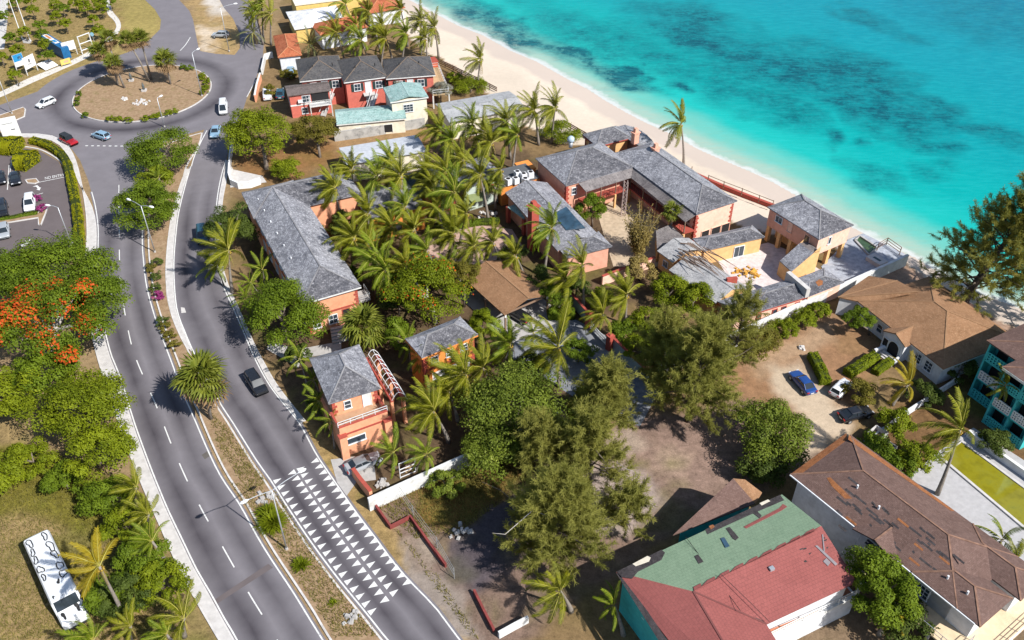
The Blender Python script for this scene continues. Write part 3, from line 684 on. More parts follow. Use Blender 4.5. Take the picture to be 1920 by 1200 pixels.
def quoins(parent, r, corner, z0, z1, m=None, step=0.42):
    m = m or REDTRIM
    if m.name not in _qm:
        for k, (sx) in (('a', 0.62), ('b', 0.4)):
            mb = MB(); mb.box((sx/2-0.04, sx/2-0.04, 0), (sx, sx, 0.36)); me = mb.mesh('quoin'); me.materials.append(m); _qm[m.name+k] = me
        _qm[m.name] = 1
    p = r.q[corner]; d1 = (r.q[(corner+1) % 4]-p).normalized(); d2 = (r.q[(corner-1) % 4]-p).normalized()
    if d1.cross(d2).z < 0: d1, d2 = d2, d1
    z = z0+0.2; i = 0
    while z < z1-0.1:
        o = link('quoin', _qm[m.name+('a' if i % 2 else 'b')], parent)
        if parent.name in WORLD: o.matrix_parent_inverse = Matrix.Translation(-Vector(parent.location))
        o.location = (p.x, p.y, z); o.rotation_euler = (0, 0, math.atan2(d1.y, d1.x)); z += step; i += 1
def band(parent, r, z, h, m, name='string_course', k=0.05, sides=(0, 1, 2, 3)):
    mb = MB()
    for s in sides:
        a = r.q[s]; b = r.q[(s+1) % 4]; n = Vector(((b-a).y, -(b-a).x, 0)).normalized()
        if n.dot(r.ctr()-a) > 0: n = -n
        c = (a+b)/2+n*k/2; mb.box((c.x, c.y, z+h/2), ((b-a).length+2*k, k+0.02, h), math.atan2((b-a).y, (b-a).x))
    return mb.build(name, m, parent)
def house(name, label, r, ze, kind, pitch, rm, wm, over=0.45, z0=0.0, cat='house', group=None, fascia=None):
    t = place(name, label, cat, r.ctr(0), group); w = r.inset(over)
    walls(t, w, z0, ze-0.1+(over*math.tan(R(pitch)) if kind != 'flat' else 0)-0.12, wm, {'gable_u': 'u', 'gable_v': 'v'}.get(kind), pitch)
    roof_rect(t, r, kind, pitch, rm)
    if fascia: band(t, r.inset(0.03), ze-0.34, 0.2, fascia, 'fascia', 0.05)
    return t, w
def railing(parent, pts, z, h, m, name='railing', step=1.2, r=0.03, rails=2):
    mb = MB()
    for a, b in zip(pts, pts[1:]):
        a = Vector(a); b = Vector(b); n = max(1, int((b-a).length/step))
        for i in range(n+1):
            p = a.lerp(b, i/n); mb.bar((p.x, p.y, z), (p.x, p.y, z+h), r*2)
        for k in range(rails):
            q = z+h*(k+1)/rails; mb.bar((a.x, a.y, q), (b.x, b.y, q), r*1.6)
    return mb.build(name, m, parent)
def wall_run(name, label, px, h, th, m, z=0.0, cap=None, cat='wall', zt=None, group=None, capw=0.08):
    "free-standing wall along ground points"
    pts = [P(x, y, zt if zt is not None else 0) for x, y in px]
    for p in pts: p.z = 0
    t = place(name, label, cat, pts[0], group); mb = MB()
    pts = [Vector((p.x, p.y, 0)) for p in pts]
    ribbon(mb, pts, th, z+h, z); mb.build('wall', m, t)
    if cap: mb = MB(); ribbon(mb, pts, th+capw, z+h+0.09, z+h+0.004); mb.build('coping', cap, t)
    return t
def on_plane(px, a, b, c, lift=0.02):
    n = (b-a).cross(c-a).normalized()
    if n.z < 0: n = -n
    o = Vector((0, 0, CAM_H)); d = (P(px[0], px[1], 0)-o); t = (a-o).dot(n)/d.dot(n); return o+d*t+n*lift
def roof_patch(parent, name, pxs, plane, m, lift=0.02):
    a, b, c = plane; e = (b-a).normalized(); n = (b-a).cross(c-a).normalized()
    if n.z < 0: n = -n
    up = n.cross(e); pts = [on_plane(p, a, b, c, lift) for p in pxs]
    if (pts[1]-pts[0]).cross(pts[2]-pts[1]).dot(n) < 0: pts = pts[::-1]
    mb = MB(); mb.face(pts, [((p-a).dot(e), (p-a).dot(up)) for p in pts])
    for i in range(len(pts)):
        p, q = pts[i], pts[(i+1) % len(pts)]; mb.face([p, q, q-n*lift*1.5, p-n*lift*1.5], [(0, 0), (.1, 0), (.1, .1), (0, .1)])
    return mb.build(name, m, parent)
def chimney(parent, base, w, z0, z1, m=None, name='chimney'):
    m = m or REDTRIM; p = P(base[0], base[1], z0); mb = MB()
    mb.box((p.x, p.y, (z0+z1)/2), (w, w*0.8, z1-z0), R(35)); mb.box((p.x, p.y, z1+0.05), (w*1.25, w*1.05, 0.18), R(35)); mb.box((p.x, p.y, z1+0.5), (w*0.7, w*0.6, 0.75), R(35), 0.75)
    return mb.build(name, m, parent)
# ------------------------------------------------------------------ the houses of the orange compound
# long two-storey building by the road
r = Rect((565,569), (453,361), (677,537), 6.3)
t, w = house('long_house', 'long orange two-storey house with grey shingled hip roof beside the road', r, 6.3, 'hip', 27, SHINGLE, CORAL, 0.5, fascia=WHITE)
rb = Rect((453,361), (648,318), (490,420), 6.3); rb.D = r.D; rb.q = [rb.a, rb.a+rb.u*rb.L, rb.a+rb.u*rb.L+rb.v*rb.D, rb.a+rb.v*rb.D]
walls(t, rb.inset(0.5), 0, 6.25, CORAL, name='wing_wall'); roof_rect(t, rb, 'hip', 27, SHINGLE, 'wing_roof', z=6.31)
wl_ = w.D
for x, z in ((2.4, 3.9), (6.0, 3.9)): pass
band(t, w, 3.0, 0.3, REDTRIM)
for k in (0, 3): quoins(t, w, k, 0, 6.1)
opening(t, w, 3, 2.0, 0.9, 1.0, 1.9, 'door', REDTRIM, DARK); opening(t, w, 3, 4.0, 1.0, 1.2, 1.4, bars=(2, 2)); opening(t, w, 3, 6.4, 1.0, 1.0, 1.3, bars=(2, 2))
for i in range(7): opening(t, w, 0, 2.0+i*3.5, 3.9, 1.1, 1.4, bars=(2, 2)); opening(t, w, 0, 2.0+i*3.5, 0.9, 1.1, 1.4, bars=(2, 2))
for i in range(6):
    p = r.at(r.L*(.30+.11*i), 1.6, 7.1); mb = MB(); mb.tube([p-Vector((0, 0, .2)), p+Vector((0, 0, .3))], .1, 7); mb.build('vent_pipe', WHITE_METAL, t)
# balcony at the front corner
q = w.q[3]; mb = MB(); c = q+w.v*0.9-w.u*(-1.2); mb.box((c.x, c.y, 3.2), (2.6, 1.8, 0.18), math.atan2(w.u.y, w.u.x)); mb.build('balcony', CONC, t)
railing(t, [c+w.u*1.3+w.v*0.85, c-w.u*1.3+w.v*0.85, c-w.u*1.3-w.v*0.8], 3.3, 1.0, METAL)
# steps by the door
st = place('garden_steps', 'curved grey concrete steps at the end of the long orange house', 'steps', P(640,628))
for i in range(5):
    mb = MB(); p = P(638+i*1.2, 622+i*4.2); mb.box((p.x, p.y, 0.45-0.09*i), (2.6+0.1*i, 0.5, 0.9-0.18*i), R(20)); mb.build('step', CONC, st)

# gatehouse with terrace
r = Rect((616,757), (580,672), (711,721), 6.9)
lo = Rect((635,804), (727,771), 7.5, 5.0)
t = place('gatehouse', 'small orange two-storey gatehouse with steep grey hip roof and front terrace', 'house', lo.ctr(0))
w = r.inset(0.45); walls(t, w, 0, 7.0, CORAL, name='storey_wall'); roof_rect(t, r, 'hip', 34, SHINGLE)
mb = MB(); mb.prism([(p.x, p.y) for p in lo.q], 0, 4.2); mb.build('wall', CORAL, t)
tp = M_plain('terrace_floor', (0.38, 0.24, 0.15), 0.9, 0.1, dirt=(0.2, 0.13, 0.1))
mb = MB(); li = lo.inset(0.25); mb.face([(p.x, p.y, 4.206) for p in (li.q if (li.q[1]-li.q[0]).cross(li.q[2]-li.q[1]).z > 0 else li.q[::-1])]); mb.build('terrace_floor', tp, t)
mb = MB(); ribbon(mb, [lo.at(0.1, 3.0, 0), lo.at(0.1, 0.1, 0), lo.at(lo.L-0.1, 0.1, 0), lo.at(lo.L-0.1, 3.0, 0)], 0.22, 5.0, 4.2); mb.build('parapet', CORAL, t)
mb = MB(); ribbon(mb, [lo.at(0.1, 3.0, 0), lo.at(0.1, 0.1, 0), lo.at(lo.L-0.1, 0.1, 0), lo.at(lo.L-0.1, 3.0, 0)], 0.34, 5.1, 5.0); mb.build('coping', REDTRIM, t)
band(t, lo, 3.55, 0.28, REDTRIM, sides=(0,)); opening(t, lo, 0, lo.L*0.27, 1.9, 2.7, 0.9, bars=(1, 1), frame=WHITE_METAL)
for x in (0.25, lo.L-0.25):
    mb = MB(); p = lo.at(x, -0.2, 0); mb.box((p.x, p.y, 1.9), (0.9, 0.6, 3.8), math.atan2(lo.u.y, lo.u.x)); p2 = p; mb.build('pier', CORAL, t)
    mb = MB(); mb.box((p.x, p.y, 3.86), (1.05, 0.75, 0.2), math.atan2(lo.u.y, lo.u.x)); mb.build('pier_cap', REDTRIM, t)
railing(t, [lo.at(0, 0.1, 0), lo.at(lo.L, 0.1, 0)], 5.1, 0.75, WHITE_METAL, step=1.5, r=0.035)
opening(t, w, 3, w.D*0.67, 4.9, 0.75, 1.15, bars=(1, 2)); opening(t, w, 3, w.D*0.24, 4.3, 0.95, 2.0, 'door', WHITE_METAL, WHITE)
quoins(t, w, 0, 4.2, 6.8); quoins(t, w, 3, 4.2, 6.8)
# white hooped pergola on red beams at its side
pg = place('hooped_pergola', 'white hooped metal pergola over red beams beside the gatehouse', 'pergola', P(720,720))
a0 = P(688,672,4.4); a1 = P(735,752,4.4); b0 = P(706,668,4.4); b1 = P(757,748,4.4)
for a, b in ((a0, a1), (b0, b1)):
    mb = MB(); mb.bar(a, b, 0.35, 0.4); mb.build('beam', REDTRIM, pg)
    for s in (0.03, 0.5, 0.97):
        p = a.lerp(b, s); mb = MB(); mb.box((p.x, p.y, 2.1), (0.4, 0.4, 4.2), R(30)); mb.build('post', CORAL, pg)
for i in range(10):
    s = i/9; p = a0.lerp(a1, s); q = b0.lerp(b1, s)+(b0-a0)*0.35; mb = MB(); arc = []
    for k in range(9):
        f = k/8; v = p.lerp(q, f); v.z = 4.5+math.sin(f*math.pi)*1.15-(0 if f < 0.9 else 0.3); arc.append(v)
    mb.tube(arc, 0.045, 5); mb.build('hoop', WHITE_METAL, pg)
for f in (0.15, 0.5, 0.85):
    mb = MB(); v0 = a0.lerp(b0, f*1.35); v1 = a1.lerp(b1, f*1.35); v0.z = v1.z = 4.55+math.sin(f*math.pi)*1.12; mb.bar(v0, v1, 0.06); mb.build('purlin', WHITE_METAL, pg)

# small orange house with garage arches
r = Rect((791,671), (896,627), (763,634), 6.2)
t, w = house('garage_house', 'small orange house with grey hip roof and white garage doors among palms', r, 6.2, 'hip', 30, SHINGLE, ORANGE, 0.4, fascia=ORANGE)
for k in (0, 1): quoins(t, w, k, 0, 6.0, REDTRIM)
band(t, w, 3.2, 0.25, REDTRIM, sides=(0,))
opening(t, w, 0, 1.6, 4.2, 0.9, 0.95, bars=(1, 2)); opening(t, w, 0, w.L-1.6, 4.2, 0.9, 0.95, bars=(1, 2)); opening(t, w, 0, w.L*0.5, 4.2, 0.9, 0.95, bars=(1, 2))
for x in (2.0, 4.6, w.L-1.7): opening(t, w, 0, x, 0.05, 1.9, 2.5, 'door', ORANGE, WHITE)

# carport
r = Rect((946,591), (1034,553), 11.0, 3.2)
t = place('carport', 'open carport with tan shingled gable roof on white-topped posts', 'carport', r.ctr(0))
roof_rect(t, r, 'gable_v', 17, SHINGLE_B)
for x, y in ((0.4, 0.4), (r.L-0.4, 0.4), (0.4, r.D-0.4), (r.L-0.4, r.D-0.4), (0.4, r.D/2), (r.L-.4, r.D/2)):
    mb = MB(); p = r.at(x, y, 0); mb.box((p.x, p.y, 1.2), (0.24, 0.24, 2.4), 0.4); o = mb.build('post', WOOD, t)
    mb = MB(); mb.box((p.x, p.y, 2.75), (0.28, 0.28, 0.7), 0.4); mb.build('post_cap', WHITE, o)
mb = MB(); mb.bar(r.at(0.2, 0.3, 3.05), r.at(r.L/2, 0.3, 3.05+r.L/2*math.tan(R(17))-0.15), 0.12, 0.3).bar(r.at(r.L/2, 0.3, 3.05+r.L/2*math.tan(R(17))-0.15), r.at(r.L-0.2, 0.3, 3.05), 0.12, 0.3); mb.build('barge_board', WHITE, t)
mb = MB(); mb.bar(r.at(0.3, 0.5, 2.9), r.at(r.L-0.3, 0.5, 2.9), 0.15, 0.25); mb.build('tie_beam', WOOD, t)
sheet('carport_floor', [r.at(-0.5, -2.5, 0), r.at(r.L+1, -2.5, 0), r.at(r.L+1, r.D, 0), r.at(-1, r.D, 0)], 0.03, CONC)
sheet('driveway', G([(925,650),(1010,600),(1060,590),(1100,610),(1235,735),(1200,800),(1100,760),(990,690)]), 0.026, M_plain('drive_paving', (.17, .18, .2), .85, .2, var=.2, dirt=(.28, .25, .23), dirt_amt=.7))

# main courtyard house: west wing, east wing, verandas
rw = Rect((1061,348), (1187,313), (1004,297), 6.0)
re_ = Rect((1306,402), (1152,287), (1383,377), 6.0)
t = place('courtyard_house', 'large pink courtyard house with grey shingled hip roofs and long verandas', 'house', rw.ctr(0))
ww = rw.inset(0.35); we = re_.inset(0.35)
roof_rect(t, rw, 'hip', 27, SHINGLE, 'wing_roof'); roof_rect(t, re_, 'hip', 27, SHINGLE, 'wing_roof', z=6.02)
walls(t, ww, 0, 6.0, SALMON, name='wing_wall'); walls(t, we, 0, 6.02, PINK, name='wing_wall')
band(t, ww, 5.55, 0.3, REDTRIM, 'eaves_band'); band(t, we, 5.55, 0.3, REDTRIM, 'eaves_band')
quoins(t, ww, 0, 0, 5.6); quoins(t, we, 0, 0, 5.6); quoins(t, we, 3, 0, 5.6)
mb = MB(); a = ww.q[0]; b_ = a+ww.u*2.7; n = -ww.v; mb.face([a+n*.03, b_+n*.03, Vector((b_.x, b_.y, 5.5))+n*.03, Vector((a.x, a.y, 5.5))+n*.03]); mb.build('ochre_wall_panel', OCHRE, t)
opening(t, ww, 0, 1.5, 3.7, 0.8, 1.2, bars=(1, 2))
mb = MB(); p, q = we.q[0], we.q[3]
for x, wd in ((2.4, 1.5), (4.6, 1.8), (6.6, 1.6)): opening(t, we, 3, we.D-x, 0.2, wd, 1.7, 'door', PINK, DARK)
for i in range(5): opening(t, we, 0, 2.0+i*3.0, 3.5, 1.1, 1.7, 'window', WOOD, bars=(2, 2))
vw = [P(1085,343.5,5.85), P(1187,313.5,5.85), P(1183,333,5.0), P(1099,359.5,5.0)]; ve = [P(1187,313.5,5.85), P(1306,402,5.85), P(1285,416,5.0), P(1183,333,5.0)]
roof_part(t, vw, [[0, 1, 2, 3]], VERANDA, 0.1, 'veranda_roof'); roof_part(t, ve, [[0, 1, 2, 3]], VERANDA, 0.1, 'veranda_roof')
def drop(p, z): return Vector((p.x, p.y, z))
for Q in (vw, ve):
    mb = MB(); pts = [drop(p, 2.9) for p in Q]
    if (pts[1]-pts[0]).cross(pts[2]-pts[1]).z < 0: pts = pts[::-1]
    mb.prism([(p.x, p.y) for p in pts], 2.65, 2.9, True, True); mb.build('balcony_floor', REDTRIM, t)
    a, b_ = drop(Q[2], 0), drop(Q[3], 0); n = max(3, int((b_-a).length/3.2))
    railing(t, [a, b_], 2.92, 1.0, BLACK, step=0.6, r=0.02)
    for i in range(n+1):
        p = a.lerp(b_, i/n); mb = MB(); mb.box((p.x, p.y, 1.33), (0.32, 0.32, 2.64), 0.6); mb.build('pillar', OCHRE, t); mb = MB(); mb.box((p.x, p.y, 3.95), (0.14, 0.14, 2.05), 0.6); mb.build('post', WOOD, t)
chimney(t, (1190,268), 1.1, 6.6, 8.6, SALMON); chimney(t, (1227,297), 1.1, 6.4, 8.4, SALMON)
# beach pavilion and round room behind
r = Rect((1092,252), (1119,274), (1184,258), 5.6)
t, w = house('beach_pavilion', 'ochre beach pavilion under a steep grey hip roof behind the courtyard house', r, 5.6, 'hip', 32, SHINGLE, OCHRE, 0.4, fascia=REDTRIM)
quoins(t, w, 0, 0, 5.4); opening(t, w, 0, 2.0, 3.4, 0.9, 1.5, bars=(1, 2))
t = place('round_room', 'round room with fan-shaped dark shingle roof facing the sea', 'house', P(1195,285)); ap = P(1196,272,6.2); arc = [P(x, y, 4.2) for x, y in ((1150,243),(1157,237),(1172,234),(1188,238),(1203,246),(1213,253),(1222,262),(1229,272),(1234,282),(1232,294))]
roof_part(t, [ap]+arc, [[i+1, i+2, 0] for i in range(9)], SHINGLE, 0.14)
cc = P(1196,272,4.2); mb = MB(); mb.prism([(cc.lerp(p, 0.9).x, cc.lerp(p, 0.9).y) for p in arc]+[(cc.x, cc.y)], 0, 4.2); mb.build('wall', PINK, t)

# reception building with red chimney and blue tarp
ra = Rect((988,406), (947,361), (1022,338), 4.3); rr = Rect((1045,470), (947,361), (1022,338), 4.3)
t = place('reception_house', 'grey-roofed garden building with tall red chimney and blue roof tarp', 'house', rr.ctr(0)); w = rr.inset(0.4)
walls(t, w, 0, 4.3, REDTRIM, 'v', 24) if False else walls(t, w, 0, 4.4, SALMON)
o = roof_rect(t, rr, 'gable_u', 20, SHINGLE)
rx = Rect((1062,484), (1148,462), (1040,455), 4.0); walls(t, rx.inset(0.4), 0, 4.0, SALMON, name='wing_wall'); roof_rect(t, rx, 'hip', 25, SHINGLE, 'wing_roof', z=4.05)
A0, B0, C0 = rr.at(0, 0, 4.3), rr.at(rr.L, 0, 4.3), rr.at(rr.L, rr.D/2, 4.3+rr.D/2*math.tan(R(20)))
TARP = M_plain('blue_tarp', (0.035, 0.075, 0.115), 0.45, 0.4, var=0.4, scale=0.8, dirt=(0.2, 0.24, 0.27), dirt_amt=0.5)
roof_patch(t, 'tarp', [(1040,400),(1062,388),(1080,409),(1098,428),(1062,432),(1048,415)], (A0, B0, C0), TARP, 0.09)
chimney(t, (999,466), 1.4, 0, 8.0, REDTRIM)
ln = [P(951,388,3.1), P(983,411,3.1), P(985,401,3.5), P(965,383,3.5)]; roof_part(t, ln, [[0, 1, 2, 3]], SHINGLE_T, 0.1, 'porch_roof')
for p in ((953,388), (983,411)):
    q = P(*p, 3.0); mb = MB(); mb.box((q.x, q.y, 1.5), (0.6, 0.6, 3.0), 0.6); mb.build('pier', REDTRIM, t)
# flat roof full of air-conditioning plant
t = place('plant_roof', 'flat dark roof carrying air-conditioning units behind the red chimney', 'building', P(975,350)); rp = Rect((940,352), (1012,334), 5.5, 3.6)
walls(t, rp, 0, 3.6, ORANGE); roof_rect(t, rp, 'flat', 0, M_plain('felt_roof', (0.09, 0.095, 0.1), 0.8), z=3.75)
acm = MB(); acm.box((0, 0, .55), (0.95, 0.95, 1.1)); acf = MB(); acf.tube([(0, 0, 1.101), (0, 0, 1.16)], 0.36, 12); am = acm.mesh('air_conditioner'); am.materials.append(WHITE_METAL); af = acf.mesh('fan_grille'); af.materials.append(DARK)
ac_lab = ['white air-conditioner cube nearest the orange wall on the plant roof', 'white air-conditioner cube in the middle of the plant roof', 'white air-conditioner cube at the back edge of the plant roof', 'white air-conditioner cube at the front edge of the plant roof', 'white air-conditioner cube at the corner of the plant roof near palms', 'white air-conditioner cube beside the shingled slope on the plant roof']
for i, (x, y) in enumerate(((995,331), (982,334), (970,330), (967,342), (953,344), (985,343))):
    o = link('air_conditioner', am, None, label=ac_lab[i], cat='air conditioner', group='units on the plant roof'); p = P(x, y, 3.9); o.location = (p.x, p.y, 3.76); o.rotation_euler.z = 0.3+i*0.1; link('fan_grille', af, o)
orw = place('orange_annex', 'bright orange flat-topped annex wall beside the beach palms', 'building', P(992,318)); ro = Rect((980,322), (1004,316), 3.0, 3.2); walls(orw, ro, 0, 3.2, ORANGE); roof_rect(orw, ro.inset(-.1), 'flat', 0, ORANGE, z=3.4)

# seaward two-storey house on piers
r = Rect((1536,449), (1439,388), (1608,426), 6.2)
t = place('pier_house', 'pink two-storey house on ochre piers with grey hip roof at the waterline', 'house', r.ctr(0)); w = r.inset(0.3)
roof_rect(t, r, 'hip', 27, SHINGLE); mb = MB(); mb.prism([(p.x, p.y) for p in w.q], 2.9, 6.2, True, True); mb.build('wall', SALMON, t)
mb = MB(); a, b_ = w.q[0], w.q[3]; n = -w.u; mb.face([drop(a, 2.95)+n*.02, drop(b_, 2.95)+n*.02, drop(b_, 6.15)+n*.02, drop(a, 6.15)+n*.02]); mb.build('end_wall', PINK, t)
opening(t, w, 0, w.L*0.78, 4.6, 1.3, 1.0, bars=(2, 1)); opening(t, w, 0, w.L*0.55, 4.2, 0.8, 1.8, 'window', PINK, PINK); opening(t, w, 0, w.L*0.2, 3.6, 0.9, 1.9, 'door', PINK, WOOD); opening(t, w, 3, w.D*0.62, 4.2, 0.45, 1.2)
for x in np.linspace(0.4, w.L-0.4, 5):
    for y in (0.35, w.D/2, w.D-0.35):
        mb = MB(); p = w.at(x, y, 0); mb.box((p.x, p.y, 1.45), (0.6, 0.6, 2.9), math.atan2(w.u.y, w.u.x)); mb.build('pillar', OCHRE, t)
mb = MB(); p = w.at(w.L*0.75, w.D*0.6, 0); mb.box((p.x, p.y, 1.44), (w.L*0.42, w.D*0.6, 2.88), math.atan2(w.u.y, w.u.x)); mb.build('ground_floor_wall', OCHRE, t)
# stair shed leaning against it
s_ = [P(1462,489,2.6), P(1484,509,2.6), P(1540,461,5.4), P(1514,443,5.4)]; mid = [s_[0].lerp(s_[3], .72), s_[1].lerp(s_[2], .72)]
roof_part(t, [s_[0], s_[1], mid[1], mid[0]], [[0, 1, 2, 3]], SHINGLE, 0.14, 'stair_roof')
mb = MB(); mb.face([drop(s_[1], 0), drop(s_[2], 0), s_[2], mid[1]-Vector((0, 0, .1)), s_[1]-Vector((0, 0, .1))]); mb.face([drop(s_[0], 0), drop(s_[3], 0), s_[3], s_[0]-Vector((0, 0, .1))]); mb.face([drop(s_[0], 0), drop(s_[1], 0), s_[1]-Vector((0, 0, .1)), s_[0]-Vector((0, 0, .1))]); mb.build('stair_wall', OCHRE, t)
roof_part(t, [mid[0]-Vector((0, 0, .0)), mid[1]-Vector((0, 0, .0)), s_[2]-Vector((0, 0, .9)), s_[3]-Vector((0, 0, .9))], [[0, 1, 2, 3]], VERANDA, 0.1, 'stair_landing')
# terrace, pool and spa by it
sheet('sea_terrace', G([(1540,500),(1590,450),(1618,438),(1700,478),(1600,530),(1560,545)]), 0.06, M_plain('blue_grey_paving', (0.3, 0.32, 0.36), 0.8, 0.2, var=0.25, dirt=(0.5, 0.46, 0.44), dirt_amt=0.8, dscale=0.25))
pl = place('lap_pool', 'narrow neglected green lap pool beside the sea wall', 'pool', P(1625,460)); pw = G([(1603,452),(1612,444),(1645,466),(1628,479)])
mb = MB(); ribbon(mb, pw+[pw[0]], 0.35, 0.3, 0.0); mb.build('pool_edge', CONC, pl); mb = MB(); mb.face([(p.x, p.y, 0.1) for p in (pw if (pw[1]-pw[0]).cross(pw[2]-pw[1]).z > 0 else pw[::-1])]); mb.build('water', M_plain('green_pool_water', (0.045, 0.08, 0.035), 0.12, 0.6, var=0.6, scale=0.5, dirt=(0.2, 0.22, 0.05), dirt_amt=0.7, dscale=0.5), pl)
sp = place('spa_tub', 'square concrete spa tub sunk in the sea terrace', 'spa', P(1644,486)); rs = Rect((1624,481), (1650,497), (1636,472), 0.7)
mb = MB(); mb.prism([(p.x, p.y) for p in rs.q], 0, 0.7); mb.build('surround', CONC_L, sp); mb = MB(); i_ = rs.inset(0.7); mb.prism([(p.x, p.y) for p in i_.q], 0.6, 0.706); mb.build('water', M_plain('dark_pool_water', (0.03, 0.05, 0.05), 0.1, 0.6), sp)
rl = place('timber_railing', 'brown timber railing at the tip of the sea terrace', 'railing', P(1645,468)); railing(rl, [P(1644,470), P(1661,460), P(1686,478)], 0.06, 1.4, WOOD, 'rail', 1.8, 0.05, 3)

# ruined courtyard: low gabled ranges
r = Rect((1320,470), (1434,444), (1300,447), 3.0)
t, w = house('studio_house', 'low ochre studio with curved grey shingle roof in the ruined court', r, 3.0, 'hip', 26, SHINGLE, OCHRE, 0.3); opening(t, w, 0, w.L*0.62, 0.1, 1.7, 1.9, 'window', WHITE_METAL, bars=(2, 1))
r = Rect((1254,506), (1342,568), (1380,524), 3.0)
t, w = house('ruined_range', 'ruined low house with pale weathered gable roof strewn with branches', r, 3.0, 'gable_u', 20, M_roof('bleached_shingle', (0.3, 0.3, 0.31), (0.38, 0.375, 0.37), (0.5, 0.49, 0.48)), OCHRE, 0.3)
opening(t, w, 3, 1.6, 0.9, 0.8, 1.0, bars=(2, 1)); opening(t, w, 0, 2.0, 0.9, 1.0, 1.0, bars=(2, 1))
r2 = Rect((1232,470), (1262,492), (1300,452), 3.2); walls(t, r2.inset(.3), 0, 3.2, OCHRE, name='annex_wall'); roof_rect(t, r2, 'gable_u', 20, MATS['bleached_shingle'], 'annex_roof'); opening(t, r2.inset(.3), 0, 1.6, 1.2, 0.9, 1.0, bars=(2, 1))
p = P(1370,535,3); mb = MB(); mb.box((p.x, p.y, 2.2), (1.6, 0.5, 4.4), 0.2); mb.build('gable_end', REDTRIM, t)
r = Rect((1378,598), (1512,556), (1352,562), 3.1)
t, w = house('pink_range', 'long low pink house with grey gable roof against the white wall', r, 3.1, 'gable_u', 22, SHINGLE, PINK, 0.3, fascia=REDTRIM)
for x in (1.5, 4.2, 7.0, 8.6, 11.0): opening(t, w, 0, min(x, w.L-.8), 0.9, 0.7, 1.3, bars=(1, 2), frame=REDTRIM)
mb = MB(); a = r.at(r.L, -0.1, 0); b_ = r.at(r.L, r.D+0.1, 0); ribbon(mb, [a, (a+b_)/2, b_], 0.7, 4.55, 3.0); mb.build('parapet_wall', CONC_L, t)
r = Rect((1516,556), (1583,529), (1510,516), 3.0)
t, w = house('end_pavilion', 'low hipped grey roof with rust patch at the end of the pink range', r, 3.0, 'hip', 14, SHINGLE, PINK, 0.3)
A0, B0, C0 = r.at(0, 0, 3.0), r.at(r.L, 0, 3.0), r.at(r.D/2, r.D/2, 3.0+r.D/2*math.tan(R(14)))
roof_patch(t, 'rust_patch', [(1529,529),(1536,524),(1543,527),(1542,534),(1534,537)], (A0, B0, C0), ORANGE_EDGE, 0.03)
sheet('court_floor', G([(1365,520),(1340,480),(1440,455),(1480,470),(1560,520),(1500,560),(1400,570)]), 0.03, M_plain('pale_court_paving', (0.55, 0.48, 0.46), 0.9, 0.1, var=0.2, dirt=(0.35, 0.28, 0.26), dirt_amt=0.6))
sheet('courtyard_floor', G([(1120,400),(1190,340),(1300,420),(1240,500),(1150,500)]), 0.03, M_plain('sandy_court', (0.42, 0.33, 0.23), 0.9, 0.1, var=0.2, dirt=(0.28, 0.2, 0.13), dirt_amt=0.7))
t = place('plank_roof_shed', 'lean-to shed with wide grey board roof below the veranda', 'shed', P(1262,455)); q = [P(1232,468,2.6), P(1285,447,2.6), P(1256,421,2.9), P(1230,432,2.9)]; roof_part(t, q, [[0, 1, 2, 3]], VERANDA, 0.1)
mb = MB(); c = sum(q, Vector())/4; mb.prism([(c.lerp(p, .94).x, c.lerp(p, .94).y) for p in q], 0, 2.5); mb.build('wall', OCHRE, t)
sheet('garden_terrace', G([(770,460),(880,420),(960,430),(985,470),(940,500),(820,490)]), 0.03, M_plain('pink_paving', (0.4, 0.27, 0.22), 0.9, 0.1, var=0.2, dirt=(0.28, 0.2, 0.17)))
# garden houses behind the palms
r = Rect((690,412), (800,386), 9.0, 4.6)
t, w = house('garden_villa', 'orange villa half hidden behind coconut palms in the garden', r, 4.6, 'hip', 25, SHINGLE, ORANGE, 0.4)
for x in (1.5, 4.5, 7.0): opening(t, w, 0, min(x, w.L-1), 0.3, 1.4, 2.1, 'door', ORANGE, DARK)
r = Rect((872,352), (948,330), 8.0, 5.0)
t, w = house('guest_house', 'pale grey-green guest house with red corner blocks behind garden palms', r, 5.0, 'hip', 22, SHINGLE, M_plain('pale_green_plaster', (0.42, 0.48, 0.42), 0.8), 0.4)
quoins(t, w, 1, 0, 4.8); opening(t, w, 0, w.L-1.8, 2.6, 1.1, 1.2, frame=REDTRIM, bars=(2, 2)); opening(t, w, 0, w.L-4.2, 2.6, 1.1, 1.2, bars=(2, 2))
q = [P(868,384,2.3), P(905,376,2.3), P(907,360,3.2), P(872,366,3.2)]; roof_part(t, q, [[0, 1, 2, 3]], M_plain('olive_awning', (0.16, 0.19, 0.08), 0.8), 0.06, 'awning')
r = Rect((770,372), (862,350), 8.0, 4.4)
t, w = house('teal_garden_house', 'dark garden house with teal-grey roof shaded by palms', r, 4.4, 'hip', 20, M_roof('slate_teal', (0.07, 0.1, 0.11), (0.1, 0.13, 0.14), (0.16, 0.19, 0.2)), REDTRIM, 0.5)
r = Rect((650,309), (800,283), (636,277), 3.8)
t = place('flat_canopy', 'wide pale grey flat roof with palm shadow behind the garden palms', 'building', r.ctr(0)); walls(t, r.inset(.4), 0, 3.6, CREAM); roof_rect(t, r, 'gable_u', 3, M_plain('pale_flat_roof', (0.4, 0.42, 0.45), 0.7, 0.2, dirt=(0.3, 0.3, 0.32)))
